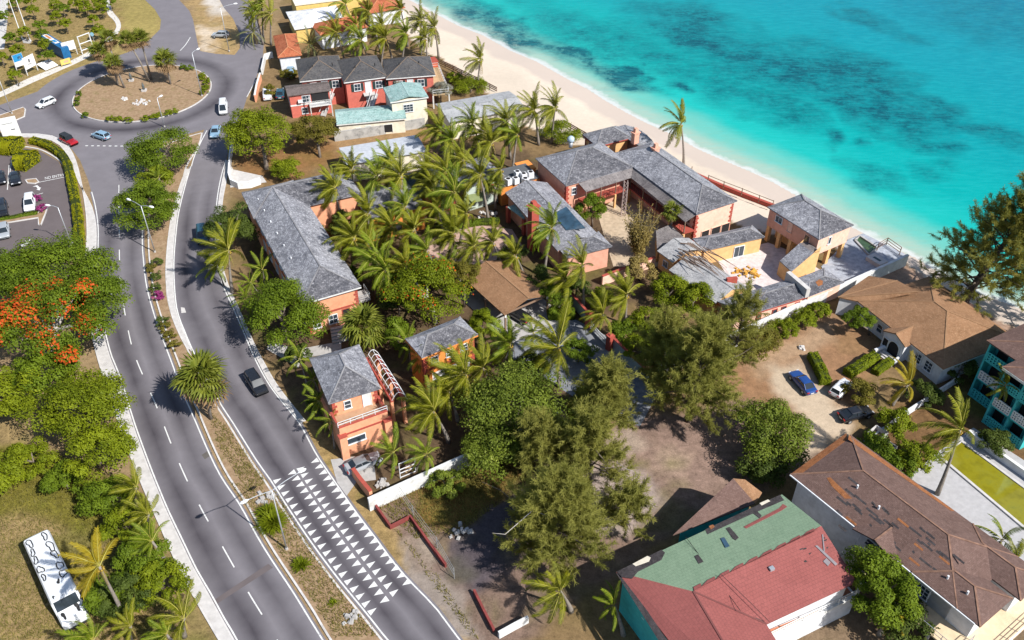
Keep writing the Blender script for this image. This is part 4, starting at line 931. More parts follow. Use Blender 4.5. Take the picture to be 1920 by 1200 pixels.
# ------------------------------------------------------------------ houses beyond the compound
# coral house with three joined hip roofs
t = place('coral_row_house', 'coral two-storey row house with three joined charcoal hip roofs', 'house', P(690,170))
for i, (A, B, C, z) in enumerate((((562,152),(646,143),(551,112),6.0), ((645,154),(727,143),(632,113),6.04), ((724,147),(816,140),(712,112),6.08))):
    r = Rect(A, B, C, z); w = r.inset(0.4); walls(t, w, 0, 6.0, M_plain('rose_plaster', (0.5, 0.13, 0.095), 0.8, dirt=(0.36, 0.09, 0.07))); o = roof_rect(t, r, 'hip', 25, SHINGLE_D); band(t, r.inset(.02), z-0.3, 0.2, WHITE, 'fascia')
    for x in (2.2, 6.6, 9.2):
        if x < w.L-0.8:
            opening(t, w, 0, x, 3.7, 1.2, 1.4, bars=(2, 2)); 
            for s in (-1, 1):
                mb = MB(); p = w.at(x+s*0.98, -0.08, 0); mb.box((p.x, p.y, 4.4), (0.5, 0.06, 1.6), math.atan2(w.u.y, w.u.x)); mb.build('shutter', M_plain('dark_green_shutter', (0.02, 0.04, 0.04), 0.6), t)
    opening(t, w, 0, 4.4, 3.05, 1.1, 2.2, 'door', WHITE_METAL, WHITE); opening(t, w, 0, 4.4, 0.1, 1.1, 2.2, 'door', WHITE_METAL, WHITE)
    mb = MB(); a = w.at(4.4, -0.7, 0); mb.box((a.x, a.y, 2.95), (2.4, 1.4, 0.16), math.atan2(w.u.y, w.u.x)); mb.build('landing', CONC_L, t)
    mb = MB(); mb.bar(w.at(5.6, -0.9, 2.9), w.at(3.0, -5.0, 0.1), 1.1, 0.25); mb.build('stair', CONC, t); 
    for s in (-.6, .6): mb = MB(); mb.bar(w.at(5.6+s, -0.9, 3.9), w.at(3.0+s, -5.0, 1.1), 0.07); mb.build('handrail', WHITE_METAL, t)
    for k in range(2): mb = MB(); p = r.at(3+4*k, 3.0, z+1.5); mb.tube([p-Vector((0, 0, .3)), p+Vector((0, 0, .35))], 0.1, 6); mb.build('vent_pipe', BLACK, t)
# its sea deck
t = place('roof_deck', 'timber roof deck with green and white rails at the end of the coral row house', 'deck', P(825,160))
r = Rect((812,178), (842,175), (800,128), 3.0); mb = MB(); mb.prism([(p.x, p.y) for p in r.q], 2.8, 3.0, True, True); mb.build('deck_floor', DECKWOOD, t); railing(t, [r.q[3], r.q[2], r.q[1], r.q[0]], 3.0, 1.0, WHITE_METAL)
for k in range(4): mb = MB(); p = r.q[k]; mb.box((p.x, p.y, 1.4), (0.25, 0.25, 2.8)); mb.build('post', WHITE, t)
t = place('red_beach_shed', 'small orange-red shed wall between coral house and beach', 'shed', P(808,116)); r = Rect((801,119), (821,116), 2.5, 3.0); walls(t, r, 0, 3.0, M_plain('bright_red_plaster', (0.5, 0.11, 0.05), 0.8)); roof_rect(t, r.inset(-.1), 'flat', 0, REDTRIM, z=3.2)
# small coral house in front
r = Rect((539,180), (621,169), (534,161), 5.0)
t, w = house('coral_cottage', 'small coral two-storey cottage with brown low roof and white balcony', r, 5.0, 'gable_u', 12, M_roof('grey_brown_shingle', (0.11, 0.09, 0.085), (0.145, 0.12, 0.11), (0.18, 0.15, 0.14)), MATS['rose_plaster'], 0.35)
band(t, w, 2.5, 0.3, WHITE); opening(t, w, 0, 3.2, 3.1, 1.5, 1.3, bars=(2, 2)); opening(t, w, 0, 2.6, 0.7, 1.1, 1.2, bars=(2, 2)); mb = MB(); p = w.at(1.9, -0.3, 0); mb.box((p.x, p.y, 3.5), (0.8, 0.5, 0.5), math.atan2(w.u.y, w.u.x)); mb.build('air_conditioner', WHITE_METAL, t)
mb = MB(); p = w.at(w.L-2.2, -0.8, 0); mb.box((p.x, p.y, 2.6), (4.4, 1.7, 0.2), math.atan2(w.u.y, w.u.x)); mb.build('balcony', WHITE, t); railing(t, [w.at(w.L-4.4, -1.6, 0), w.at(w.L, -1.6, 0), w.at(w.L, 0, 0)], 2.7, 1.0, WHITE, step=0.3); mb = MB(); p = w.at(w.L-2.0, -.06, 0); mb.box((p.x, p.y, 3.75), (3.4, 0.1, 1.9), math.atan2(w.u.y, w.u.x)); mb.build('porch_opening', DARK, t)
for x in (w.L-4.3, w.L-0.1): mb = MB(); p = w.at(x, -1.6, 0); mb.box((p.x, p.y, 2.4), (0.16, 0.16, 4.8)); mb.build('post', WHITE, t)
# cream house with teal roof
r = Rect((631,233), (762,221), (622,206), 3.2)
t, w = house('teal_roof_house', 'cream house with pale teal shingle roofs, low wing and square tower block', r, 3.2, 'gable_u', 16, SHINGLE_T, CREAM, 0.35, fascia=WHITE)
r2 = Rect((732,191), (803,181), (721,164), 6.0); walls(t, r2.inset(.3), 0, 6.0, CREAM, name='tower_wall'); roof_rect(t, r2, 'gable_v', 10, SHINGLE_T, 'tower_roof'); opening(t, r2.inset(.3), 0, r2.L*.42, 3.3, 1.8, 1.5, bars=(3, 3)); band(t, r2.inset(.02), 5.7, .2, WHITE, 'fascia')
GREEN = M_plain('green_shutter', (0.03, 0.13, 0.06), 0.6); opening(t, w, 0, 3.7, 0.2, 0.9, 1.6, 'door', WHITE, GREEN); opening(t, w, 0, 5.6, 1.0, 0.9, 1.0, 'window', WHITE, GREEN); opening(t, w, 0, 9.4, 0.4, 1.6, 1.6, 'door', WHITE, DARK)
wall_run('concrete_wall', 'tall stained grey concrete boundary wall in front of the teal-roofed house', [(628,265),(700,255),(797,238)], 1.9, 0.25, CONC_OLD, cap=CONC_OLD)
# long pale metal roof
r = Rect((842,229), (985,203), (825,193), 4.0)
t, w = house('pale_roof_hall', 'long hall with plain pale grey sheet roof behind the palms', r, 4.0, 'gable_u', 8, ROOF_GM, CREAM, 0.4)
# far houses
r = Rect((521,108), (566,103), (505,68), 3.4); t, w = house('red_tile_cottage', 'white cottage with terracotta hip roof beside the far road', r, 3.4, 'hip', 24, TILE_RED, WHITEWALL, 0.4)
r = Rect((600,66), (690,50), (592,44), 3.6); t, w = house('red_tile_house', 'white house with terracotta roof half hidden by the far palm grove', r, 3.6, 'hip', 24, TILE_RED, WHITEWALL, 0.4)
r = Rect((552,55), (650,42), (540,22), 3.6); t, w = house('white_roof_house', 'yellow house with bright white sheet-metal roof by the far palms', r, 3.6, 'hip', 18, ROOF_W, M_plain('yellow_plaster', (0.6, 0.43, 0.14), 0.8), 0.4)
r = Rect((553,9), (700,-9), 9.0, 4.5); t, w = house('yellow_house', 'yellow flat-roofed house at the top edge of the photo', r, 4.5, 'flat', 0, CREAM, MATS['yellow_plaster'], 0.2); opening(t, w, 0, 3, 1.0, 1.2, 1.4, bars=(2, 2)); opening(t, w, 0, 8, 1.0, 1.2, 1.4, bars=(2, 2))
r = Rect((690,25), (760,14), 8.0, 3.6); t, w = house('red_beach_house', 'red-roofed beach house glimpsed behind the palm grove', r, 3.6, 'hip', 22, TILE_RED, WHITEWALL, 0.4)

# white house with tan roof
r = Rect((1769,692), (1607,564), (1862,603), 3.2)
t, w = house('white_bungalow', 'white bungalow with broad tan hip roof and arched porch', r, 3.2, 'hip', 19, SHINGLE_B, WHITEWALL, 0.35, fascia=WHITE)
r2 = Rect((1571,557), (1622,567), (1628,516), 3.2); wv = [P(1571,557,3.2), P(1624,568,3.2), P(1722,547,5.4), P(1683,526,4.2), P(1629,517,3.2)]; roof_part(t, wv, [[0, 1, 2], [0, 2, 3], [4, 0, 3]], SHINGLE_B, .14, 'wing_roof')
wc = sum(wv, Vector())/5; mb = MB(); mb.prism([(wc.lerp(p, .94).x, wc.lerp(p, .94).y) for p in (wv[0], wv[1], wv[2], wv[3], wv[4])], 0, 3.1); mb.build('wing_wall', WHITEWALL, t)
for x in (2.0, 3.9): opening(t, w, 0, x, 0.9, 1.1, 1.5, bars=(2, 3))
for x in (11.0, 12.8): opening(t, w, 0, min(x, w.L-1), 0.9, 0.9, 1.2, bars=(1, 2))
pr = Rect((1697,652), (1655,621), -5.0, 2.9); pr.q = [pr.at(0,0,2.9), pr.at(pr.L,0,2.9), pr.at(pr.L,pr.D,2.9), pr.at(0,pr.D,2.9)]
walls(t, pr.inset(.2), 0, 3.0, WHITEWALL, 'v', 24, 'porch_wall'); roof_rect(t, pr, 'gable_v', 24, SHINGLE_B, 'porch_roof', z=3.05)
pi = pr.inset(.2)
mb = MB(); arch = [(-0.85, 0.25), (0.85, 0.25), (0.85, 1.6)]+[(0.85*math.cos(a), 1.6+0.85*math.sin(a)) for a in np.linspace(0, math.pi, 9)][1:-1]+[(-0.85, 1.6)]
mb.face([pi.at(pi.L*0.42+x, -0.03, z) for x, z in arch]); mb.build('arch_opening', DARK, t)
mb = MB(); ring = [pi.at(pi.L*0.42+x*1.1, -0.06, 0.2+(z-0.25)*1.06) for x, z in arch[1:]+[arch[0]]]; mb.tube(ring, 0.09, 6); mb.build('arch_trim', WHITE, t)
opening(t, pi, 0, pi.L*0.82, 0.8, 0.8, 1.3, 'window', WHITE, DARK)
for i in range(3): mb = MB(); p = pi.at(pi.L*0.42, -0.5-0.35*i, 0); mb.box((p.x, p.y, 0.25-0.09*i), (2.2, 0.4, 0.5-0.18*i), math.atan2(pi.u.y, pi.u.x)); mb.build('step', CONC_L, t)
for s in (-1.3, 1.3): mb = MB(); mb.bar(pi.at(pi.L*0.42+s, 0, 0.5), pi.at(pi.L*0.42+s*1.15, -1.7, 0.35), 0.3, 0.9); mb.build('cheek_wall', WHITEWALL, t)
mb = MB(); p = P(1748,580,4.9); mb.box((p.x, p.y, 4.7), (0.5, 0.5, 0.6), 0.5); mb.build('roof_vent', METAL, t)
A0, B0, C0 = r2.at(0, 0, 3.23), r2.at(r2.L, 0, 3.23), r2.at(r2.L/2, r2.L/2, 3.23+r2.L/2*math.tan(R(19)))
rb2 = Rect((1720,545), (1800,600), 2.6, 3.0); walls(t, Rect((1722,540), (1800,590), 3.0, 2.6).inset(.3), 0, 2.5, WHITEWALL, name='annex_wall'); q = Rect((1722,540), (1800,590), 3.0, 2.6); roof_part(t, [q.at(0, 0, 2.7), q.at(q.L, 0, 2.7), q.at(q.L, q.D, 3.0), q.at(0, q.D, 3.0)], [[0, 1, 2, 3]], SHINGLE_DB, 0.12, 'annex_roof')
# turquoise apartments
def apartments(t, r, ze, nb):
    w = r; th = 0.25; D = 1.5; a = math.atan2(r.u.y, r.u.x)
    core = Rect.__new__(Rect); core.u, core.v, core.z = r.u, r.v, ze; core.L, core.D = r.L, r.D-D; core.a = r.a+r.v*D; core.q = [core.at(0,0,0), core.at(core.L,0,0), core.at(core.L,core.D,0), core.at(0,core.D,0)]
    walls(t, core, 0, ze, TURQ)
    for k in range(3):
        z = 3.1*k; mb = MB(); p = r.at(r.L/2, D/2, 0); mb.box((p.x, p.y, z+0.06+(0.04 if k == 0 else 0)), (r.L, D, 0.18), a); mb.build('balcony_slab', TURQ, t)
        for i in range(nb):
            x0 = r.L*i/nb+0.2; x1 = r.L*(i+1)/nb-0.2; mt = WHITE if (k == 1) else TURQ
            mb = MB(); n = 7; m_ = 3; h = 1.15; W = x1-x0
            for q_ in range(m_+1): c = r.at((x0+x1)/2, 0.08, 0); mb.box((c.x, c.y, z+0.22+h*q_/m_), (W, 0.12, 0.17), a)
            for q_ in range(n+1): c = r.at(x0+W*q_/n, 0.08, 0); mb.box((c.x, c.y, z+0.22+h/2), (W/n*0.5, 0.116, h), a)
            mb.build('breeze_block_panel', mt, t)
            opening(t, core, 0, (x0+x1)/2-0.5, z+0.2, 1.5, 2.1, 'door', TURQ, DARK)
    for i in range(nb+1):
        mb = MB(); c = r.at(r.L*i/nb, D/2, 0); mb.box((c.x, c.y, ze/2), (th, D, ze), a); mb.build('party_wall', TURQ, t)
t = place('turquoise_apartments', 'three-storey turquoise apartment block with breeze-block balconies and brown roof', 'apartment block', P(1850,790))
r = Rect((1860,640), (1906,671), 13.0, 9.3); apartments(t, r, 9.3, 1); ro = Rect.__new__(Rect); ro.u, ro.v, ro.z = r.u, r.v, 9.3; ro.L, ro.D, ro.a = r.L+7, r.D+1.0, r.a-r.u*.4-r.v*.5; ro.q = None; roof_rect(t, ro, 'hip', 15, SHINGLE_DB, z=9.35)
r = Rect((1889,690), (1962,740), 12.0, 9.3); apartments(t, r, 9.3, 2); ro = Rect.__new__(Rect); ro.u, ro.v, ro.z = r.u, r.v, 9.3; ro.L, ro.D, ro.a = r.L+1, r.D, r.a-r.u*.4-r.v*.5; roof_rect(t, ro, 'hip', 15, SHINGLE_DB, 'roof', z=9.42)
mb = MB(); mb.bar(r.at(-.3, -.5, 9.2), r.at(r.L, -.5, 9.2), .1, .35); mb.build('fascia', WHITE, t)

# brown-roofed long house
r = Rect((1838,1176), (1482,889), (1588,810), 6.5)
t = place('brown_roof_house', 'long white house with patched brown hip roof and cream balcony', 'house', r.ctr(0))
def sub(r, x0, x1, y0, y1):
    q = Rect.__new__(Rect); q.u, q.v, q.z = r.u, r.v, r.z; q.L, q.D = x1-x0, y1-y0; q.a = r.at(x0, y0, r.z); q.q = [q.at(0,0,q.z), q.at(q.L,0,q.z), q.at(q.L,q.D,q.z), q.at(0,q.D,q.z)]; return q
rm_ = sub(r, 2.4, r.L, 0, r.D); w = rm_.inset(0.7); walls(t, w, 0, 6.6, WHITEWALL); mr = roof_rect(t, rm_, 'hip', 21, SHINGLE_DB)
e1 = sub(r, 0, 7.5, 0, r.D*0.52); e2 = sub(r, -0.6, 7.5, r.D*0.56, r.D)
for e, nm in ((e1, 'end_roof'), (e2, 'end_roof')): walls(t, e.inset(.7), 0, 6.55, WHITEWALL, name='end_wall'); roof_rect(t, e, 'hip', 21, SHINGLE_DB, nm, z=6.54)
cg = sub(r, r.L*0.40, r.L*0.62, -0.5, r.D*0.55); roof_rect(t, cg, 'gable_v', 17, SHINGLE_DB, 'cross_roof', z=6.56); walls(t, cg.inset(.7), 0, 6.5, WHITEWALL, name='bay_wall')
zr = 6.5+rm_.D/2*math.tan(R(21)); SW = (rm_.at(0, 0, 6.5), rm_.at(rm_.L, 0, 6.5), rm_.at(rm_.L/2, rm_.D/2, zr)); NE = (rm_.at(0, rm_.D, 6.5), rm_.at(rm_.L, rm_.D, 6.5), rm_.at(rm_.L/2, rm_.D/2, zr)); NW = (rm_.at(rm_.L, 0, 6.5), rm_.at(rm_.L, rm_.D, 6.5), rm_.at(rm_.L-rm_.D/2, rm_.D/2, zr))
roof_patch(t, 'rust_patch', [(1550,896),(1557,895),(1598,935),(1584,935),(1560,912)], SW, ORANGE_EDGE)
rr_ = random.Random(5)
for i in range(60):
    x = rr_.uniform(1560, 1790); f = (x-1560)/230; y = 905+f*150+rr_.uniform(-28, 75); l = rr_.uniform(6, 26); roof_patch(t, 'missing_shingles', [(x, y), (x+3, y-3), (x+l, y+l*0.72-3), (x+l-2, y+l*0.72)], SW, rr_.choice([SHINGLE_BARE]*6+[ORANGE_EDGE]), 0.012)
roof_patch(t, 'rust_edge', [(1484,888),(1587,812),(1589,824),(1503,888)], NW, ORANGE_EDGE)
roof_patch(t, 'rust_edge', [(1592,816),(1790,958),(1783,958),(1590,824)], NE, ORANGE_EDGE)
E1 = (e1.at(0, 0, 6.54), e1.at(0, e1.D, 6.54), e1.at(e1.D/2, e1.D/2, 6.54+e1.D/2*math.tan(R(21))))
b_w = sub(r, 0.2, r.L*0.6, -1.9, 0.75); mb = MB(); mb.prism([(p.x, p.y) for p in b_w.q], 3.0, 3.2, True, True); mb.build('balcony_floor', M_plain('cream_tile', (0.6, 0.46, 0.3), 0.8), t)
railing(t, [b_w.at(b_w.L, 0, 0), b_w.at(0, 0, 0), b_w.at(0, b_w.D, 0)], 3.2, 1.0, METAL, step=1.6)
b_e = sub(r, -2.0, 0.9, -0.5, r.D*0.95); mb = MB(); mb.prism([(p.x, p.y) for p in b_e.q], 2.96, 3.16, True, True); mb.build('balcony_floor', MATS['cream_tile'], t); railing(t, [b_e.at(0, 0, 0), b_e.at(0, b_e.D, 0)], 3.2, 1.0, WHITE_METAL, step=1.4, rails=3)
for x in np.linspace(0.3, b_w.L-0.3, 6): mb = MB(); p = b_w.at(x, 0.2, 0); mb.box((p.x, p.y, 1.5), (0.3, 0.3, 3.0), 0.6); mb.build('post', WHITE, t)
for x in (3, 6.5, 10): opening(t, w, 0, min(x, w.L-1), 3.6, 1.4, 1.6, bars=(3, 3))
for x, y in ((1607,915), (1647,954), (1776,1085), (1813,1114)): mb = MB(); p = on_plane((x, y), *SW); mb.tube([p-Vector((0,0,.2)), p+Vector((0,0,.45))], .11, 7); mb.build('vent_pipe', WHITE_METAL, t)
mb = MB(); mb.bar(r.at(0.5, -0.06, 6.4), r.at(r.L, -0.06, 6.4), .14, .14); mb.build('gutter', WHITE_METAL, t)
# slatted timber pergola by it
pg = place('slatted_pergola', 'weathered slatted timber pergola beside the cream balcony', 'pergola', P(1880,1190)); rp = Rect((1838,1215), (1882,1158), (1862,1232), 2.6)
for i in range(12): mb = MB(); mb.bar(rp.at(rp.L*i/11, -.3, 2.7), rp.at(rp.L*i/11, rp.D+.3, 2.7), .18, .12); mb.build('slat', M_plain('grey_timber', (0.3, 0.25, 0.23), .9), pg)
for y in (0.2, rp.D-.2): mb = MB(); mb.bar(rp.at(-.3, y, 2.5), rp.at(rp.L+.3, y, 2.5), .15, .22); mb.build('beam', WOOD, pg)
for x, y in ((0.2, .2), (rp.L-.2, .2), (.2, rp.D-.2), (rp.L-.2, rp.D-.2)): mb = MB(); p = rp.at(x, y, 0); mb.box((p.x, p.y, 1.2), (.18, .18, 2.4)); mb.build('post', WOOD, pg)

# green and red roof
e, rg = 6.5, 7.8
t = place('patchwork_roof_house', 'turquoise house under a half green, half red patched shingle roof', 'house', P(1350,1080))
V = [P(1155,1072,e), P(1466,927,e), P(1300,1109,rg), P(1540,986,rg), P(1606,1091,e), P(1437,1170,e), P(1338,1310,e), P(1420,1312,rg), P(1500,1275,e)]
roof_part(t, V[:2]+[V[3], V[2]], [[0, 1, 2, 3]], SHINGLE_G, 0.18, 'green_roof'); roof_part(t, V, [[5, 4, 3, 2], [6, 0, 2, 7], [5, 8, 7, 2]], SHINGLE_R, 0.18, 'red_roof')
cx = sum(V[:2]+V[4:6], Vector())/4
foot = [V[0], V[1], V[4], V[5], V[8], V[6]]; ins = []
ctr_ = P(1320,1090,e)
for p in foot: d = (ctr_-p); d.z = 0; ins.append(p+d.normalized()*0.8)
ins[3] = V[5]-(V[5]-ctr_).normalized()*1.0
mb = MB(); mb.prism([(p.x, p.y) for p in ins], 0, 6.4); mb.build('wall', WHITEWALL, t)
for a, b_ in ((ins[5], ins[0]), (ins[0], ins[1])):
    n = Vector(((b_-a).y, -(b_-a).x, 0)).normalized(); n = n if n.dot(a-ctr_) > 0 else -n; mb = MB(); mb.face([Vector((p.x, p.y, z))+n*.03 for p, z in ((a, 0), (b_, 0), (b_, 6.4), (a, 6.4))]); mb.build('painted_wall', TURQ, t)
GP = (V[0], V[1], V[3]); RP = (V[5], V[4], V[3]); WP = (V[6], V[0], V[2])
roof_patch(t, 'bare_edge', [(1156,1072),(1240,1031),(1247,1036),(1240,1050),(1196,1072),(1185,1085),(1166,1082)], GP, SHINGLE_BARE)
roof_patch(t, 'bare_edge', [(1322,993),(1440,938),(1463,928),(1470,938),(1400,968),(1326,1002)], GP, SHINGLE_BARE)
roof_patch(t, 'pale_patch', [(1186,1058),(1214,1043),(1220,1046),(1217,1053),(1192,1062)], GP, CREAM, 0.05)
roof_patch(t, 'pale_patch', [(1424,944),(1440,937),(1444,940),(1428,948)], GP, CREAM, 0.05)
roof_patch(t, 'orange_scrap', [(1329,987),(1337,984),(1340,988),(1333,993)], GP, ORANGE_EDGE, 0.05)
for q in ([(1361,991),(1368,988),(1385,1008),(1379,1013),(1374,1010)], [(1302,1043),(1309,1040),(1319,1053),(1310,1057)], [(1412,963),(1420,959),(1428,967),(1424,972)]): roof_patch(t, 'missing_shingles', q, GP, SHINGLE_BARE, .03)
roof_patch(t, 'blue_panel', [(1351,1010),(1358,1008),(1368,1024),(1360,1027)], GP, TARP, .06)
roof_patch(t, 'red_strip', [(1394,988),(1461,953),(1468,945),(1476,950),(1466,957),(1399,991)], GP, SHINGLE_R, .025)
stp = [(1300,1109)]; x, y = 1300.0, 1101.0
top = []
for i in range(9): top += [(x, y), (x+14, y-7), (x+15, y-1)]; x += 26.5; y -= 12.9
roof_patch(t, 'red_strip', [(1302,1108)]+top+[(1538,987)], GP, SHINGLE_R, .03)
roof_patch(t, 'bare_edge', [(1155,1074),(1172,1082),(1290,1260),(1272,1260)], WP, SHINGLE_BARE)
for q in ([(1297,1109),(1302,1109),(1380,1140),(1434,1166),(1425,1166),(1370,1142)],): roof_patch(t, 'torn_valley', q, RP, SHINGLE_BARE, .03)
rr_ = random.Random(9)
for i in range(16):
    x = rr_.uniform(1330, 1570); y = 1085-(x-1330)*0.35+rr_.uniform(-5, 55); roof_patch(t, 'scrap', [(x, y), (x+rr_.uniform(3, 7), y-2.5), (x+rr_.uniform(4, 8), y), (x+2, y+2)], RP, rr_.choice([SHINGLE_BARE, BLACK]), .02)
for q in ([(1528,1024),(1532,1023),(1570,1058),(1566,1061)], [(1541,1003),(1543,1002),(1546,1034),(1544,1035)], [(1543,1053),(1549,1047),(1557,1055),(1552,1062)]): roof_patch(t, 'fallen_flashing', q, RP, M_plain('dull_flashing', (.2, .18, .19), .8), .08)
mb = MB(); p = on_plane((1446,1068), *RP); mb.box((p.x, p.y, p.z+.1), (.5, .4, .4), .4); mb.build('roof_vent', METAL, t)
# cables over the roof
for a, b_, c in ((on_plane((1285,1010), *GP, .3), on_plane((1385,1150), *RP, .6), .3), (on_plane((1352,1083), *GP, .4), on_plane((1440,1170), *RP, .5), .3)):
    mb = MB(); mb.tube([a.lerp(b_, k/8)-Vector((0, 0, math.sin(k/8*math.pi)*c*-0.2)) for k in range(9)], .03, 4); mb.build('cable', BLACK, t)
# tiled terrace under its right eave
tr = Rect((1437,1200), (1606,1116), 3.2, 3.2); mb = MB(); mb.prism([(p.x, p.y) for p in tr.q], 0, 3.2); mb.build('terrace_block', WHITEWALL, t)
mb = MB(); q = tr.inset(.25); mb.face([(p.x, p.y, 3.21) for p in (q.q if (q.q[1]-q.q[0]).cross(q.q[2]-q.q[1]).z > 0 else q.q[::-1])]); mb.build('terrace_tiles', M_plain('terracotta_floor', (0.42, 0.16, 0.085), .8), t)
railing(t, [tr.at(0.1, .1, 0), tr.at(tr.L-.1, .1, 0)], 3.2, .8, WHITE, step=2.0, r=.05)
mb = MB(); mb.bar(tr.at(0, 0, 3.0), tr.at(tr.L, 0, 3.0), .2, .5); mb.build('fascia', WHITE, t)
opening(t, Rect((1155,1072), (1338,1310), 3.0, e).inset(.75), 0, 4.0, 3.6, 1.2, 1.4, bars=(2, 2))
# small brown lean-to between
t = place('brown_leanto', 'brown shingled lean-to roof in the shade beside the green roof', 'shed', P(1370,960)); V = [P(1262,1003,4.4), P(1416,944,4.4), P(1375,897,5.8), P(1393,903,5.7), P(1322,953,5.0)]
roof_part(t, V, [[0, 1, 2]], SHINGLE_DB, .14); roof_part(t, [V[1], V[1]+Vector((1.2, 1.8, -.3)), V[3]+Vector((.3, .3, 0)), V[2]], [[0, 1, 2, 3]], SHINGLE_B, .14, 'hip_roof')
c = sum(V[:3], Vector())/3; mb = MB(); mb.prism([(c.lerp(p, .85).x, c.lerp(p, .85).y) for p in V[:3]], 0, 4.3); mb.build('wall', TURQ, t)
# ------------------------------------------------------------------ vegetation kit
L_YEL = M_leaf('leaf_yellow_green', (0.055, 0.082, 0.003), (0.22, 0.255, 0.01), trans=0.2)
L_MID = M_leaf('leaf_mid_green', (0.036, 0.066, 0.004), (0.155, 0.21, 0.012), trans=0.2)
L_DEEP = M_leaf('leaf_deep_green', (0.026, 0.046, 0.007), (0.1, 0.13, 0.022), trans=0.2)
L_OLIVE = M_leaf('leaf_olive', (0.085, 0.075, 0.012), (0.2, 0.175, 0.025), trans=0.3)
L_GLOSSY = M_leaf('leaf_sea_grape', (0.042, 0.068, 0.006), (0.18, 0.22, 0.024), (0.32, 0.35, 0.08), trans=0.18, spec=0.35)
L_CAS = M_leaf('casuarina_needles', (0.15, 0.155, 0.03), (0.36, 0.345, 0.085), trans=0.42)
L_CAS2 = M_leaf('sea_casuarina_needles', (0.13, 0.145, 0.035), (0.36, 0.32, 0.075), (0.5, 0.33, 0.08), trans=0.45)
L_HEDGE = M_leaf('clipped_hedge', (0.14, 0.15, 0.003), (0.34, 0.33, 0.008), trans=0.25)
L_SILVER = M_leaf('silver_leaf', (0.14, 0.14, 0.11), (0.3, 0.29, 0.23), trans=0.2)
L_STRAW = M_leaf('dry_bamboo', (0.17, 0.125, 0.03), (0.34, 0.26, 0.09), trans=0.25)
L_GRASS = M_leaf('grass_blade', (0.1, 0.1, 0.02), (0.26, 0.21, 0.06), trans=0.3)
L_PALM = M_leaf('palm_leaflet', (0.034, 0.056, 0.003), (0.26, 0.255, 0.01), trans=0.25, spec=0.5)
L_PALMY = M_leaf('yellow_palm_leaflet', (0.2, 0.16, 0.008), (0.42, 0.31, 0.02), trans=0.35, spec=0.5)
L_PALMG = M_leaf('young_palm_leaflet', (0.038, 0.072, 0.004), (0.21, 0.265, 0.01), trans=0.25, spec=0.5)
L_DATE = M_leaf('date_palm_leaflet', (0.06, 0.075, 0.035), (0.16, 0.175, 0.085), trans=0.2)
L_FAN = M_leaf('fan_palm_leaf', (0.07, 0.1, 0.008), (0.22, 0.23, 0.03), trans=0.3, spec=0.5)
L_DEAD = M_leaf('dead_frond', (0.16, 0.1, 0.05), (0.32, 0.21, 0.11), trans=0.2)
L_ORANGE = M_leaf('orange_blossom', (0.4, 0.045, 0.01), (0.56, 0.11, 0.015), trans=0.25)
L_PURPLE = M_leaf('magenta_blossom', (0.16, 0.02, 0.09), (0.34, 0.05, 0.2), trans=0.25)
RACHIS = M_plain('palm_rachis', (0.3, 0.27, 0.05), 0.6, 0.4, coord='obj')
CORE = M_plain('hedge_core', (0.03, 0.04, 0.008), 0.95, 0.1)
NP = np.random.RandomState
def leaves_mesh(name, C, Nn, size, m, rs, vv=None, aspect=0.55):
    "diamond leaves at points C facing Nn"
    n = len(C); Nn = Nn/np.linalg.norm(Nn, axis=1)[:, None]; a = rs.normal(size=(n, 3)); a -= (a*Nn).sum(1)[:, None]*Nn; a /= np.linalg.norm(a, axis=1)[:, None]+1e-9
    b = np.cross(Nn, a); s = (size*rs.uniform(0.65, 1.35, n))[:, None]
    V = np.stack([C-a*s*0.5, C+b*s*aspect*0.5+Nn*s*0.08, C+a*s*0.5, C-b*s*aspect*0.5+Nn*s*0.08], 1).reshape(-1, 3)
    F = np.arange(n*4).reshape(n, 4); v = rs.rand(n) if vv is None else np.clip(vv*0.6+rs.rand(n)*0.4, 0, 1)
    return np_mesh(name, V, F, m, {'v': ('FLOAT', 'POINT', np.repeat(v, 4))})
def crown_points(rs, Rx, Ry, Rz, n, K, low=-0.35, spread=(0.5, 0.92), cr=(0.2, 0.34)):
    d = rs.normal(size=(K*4, 3)); d /= np.linalg.norm(d, axis=1)[:, None]; d = d[d[:, 2] > low][:K]; K = len(d)
    c = d*rs.uniform(*spread, K)[:, None]*np.array([Rx, Ry, Rz]); r = min(Rx, Ry)*rs.uniform(*cr, K); k = rs.randint(0, K, n)
    u = rs.normal(size=(n, 3)); u /= np.linalg.norm(u, axis=1)[:, None]; u[:, 2] = np.where(u[:, 2] < -0.3, -u[:, 2]*0.6, u[:, 2])
    p = c[k]+u*(r[k]*rs.uniform(0.6, 1.08, n))[:, None]*np.array([1, 1, 0.8]); cv = rs.rand(K)[k]
    return p, u+np.array([0, 0, 0.5])+rs.normal(size=(n, 3))*0.45, cv, c
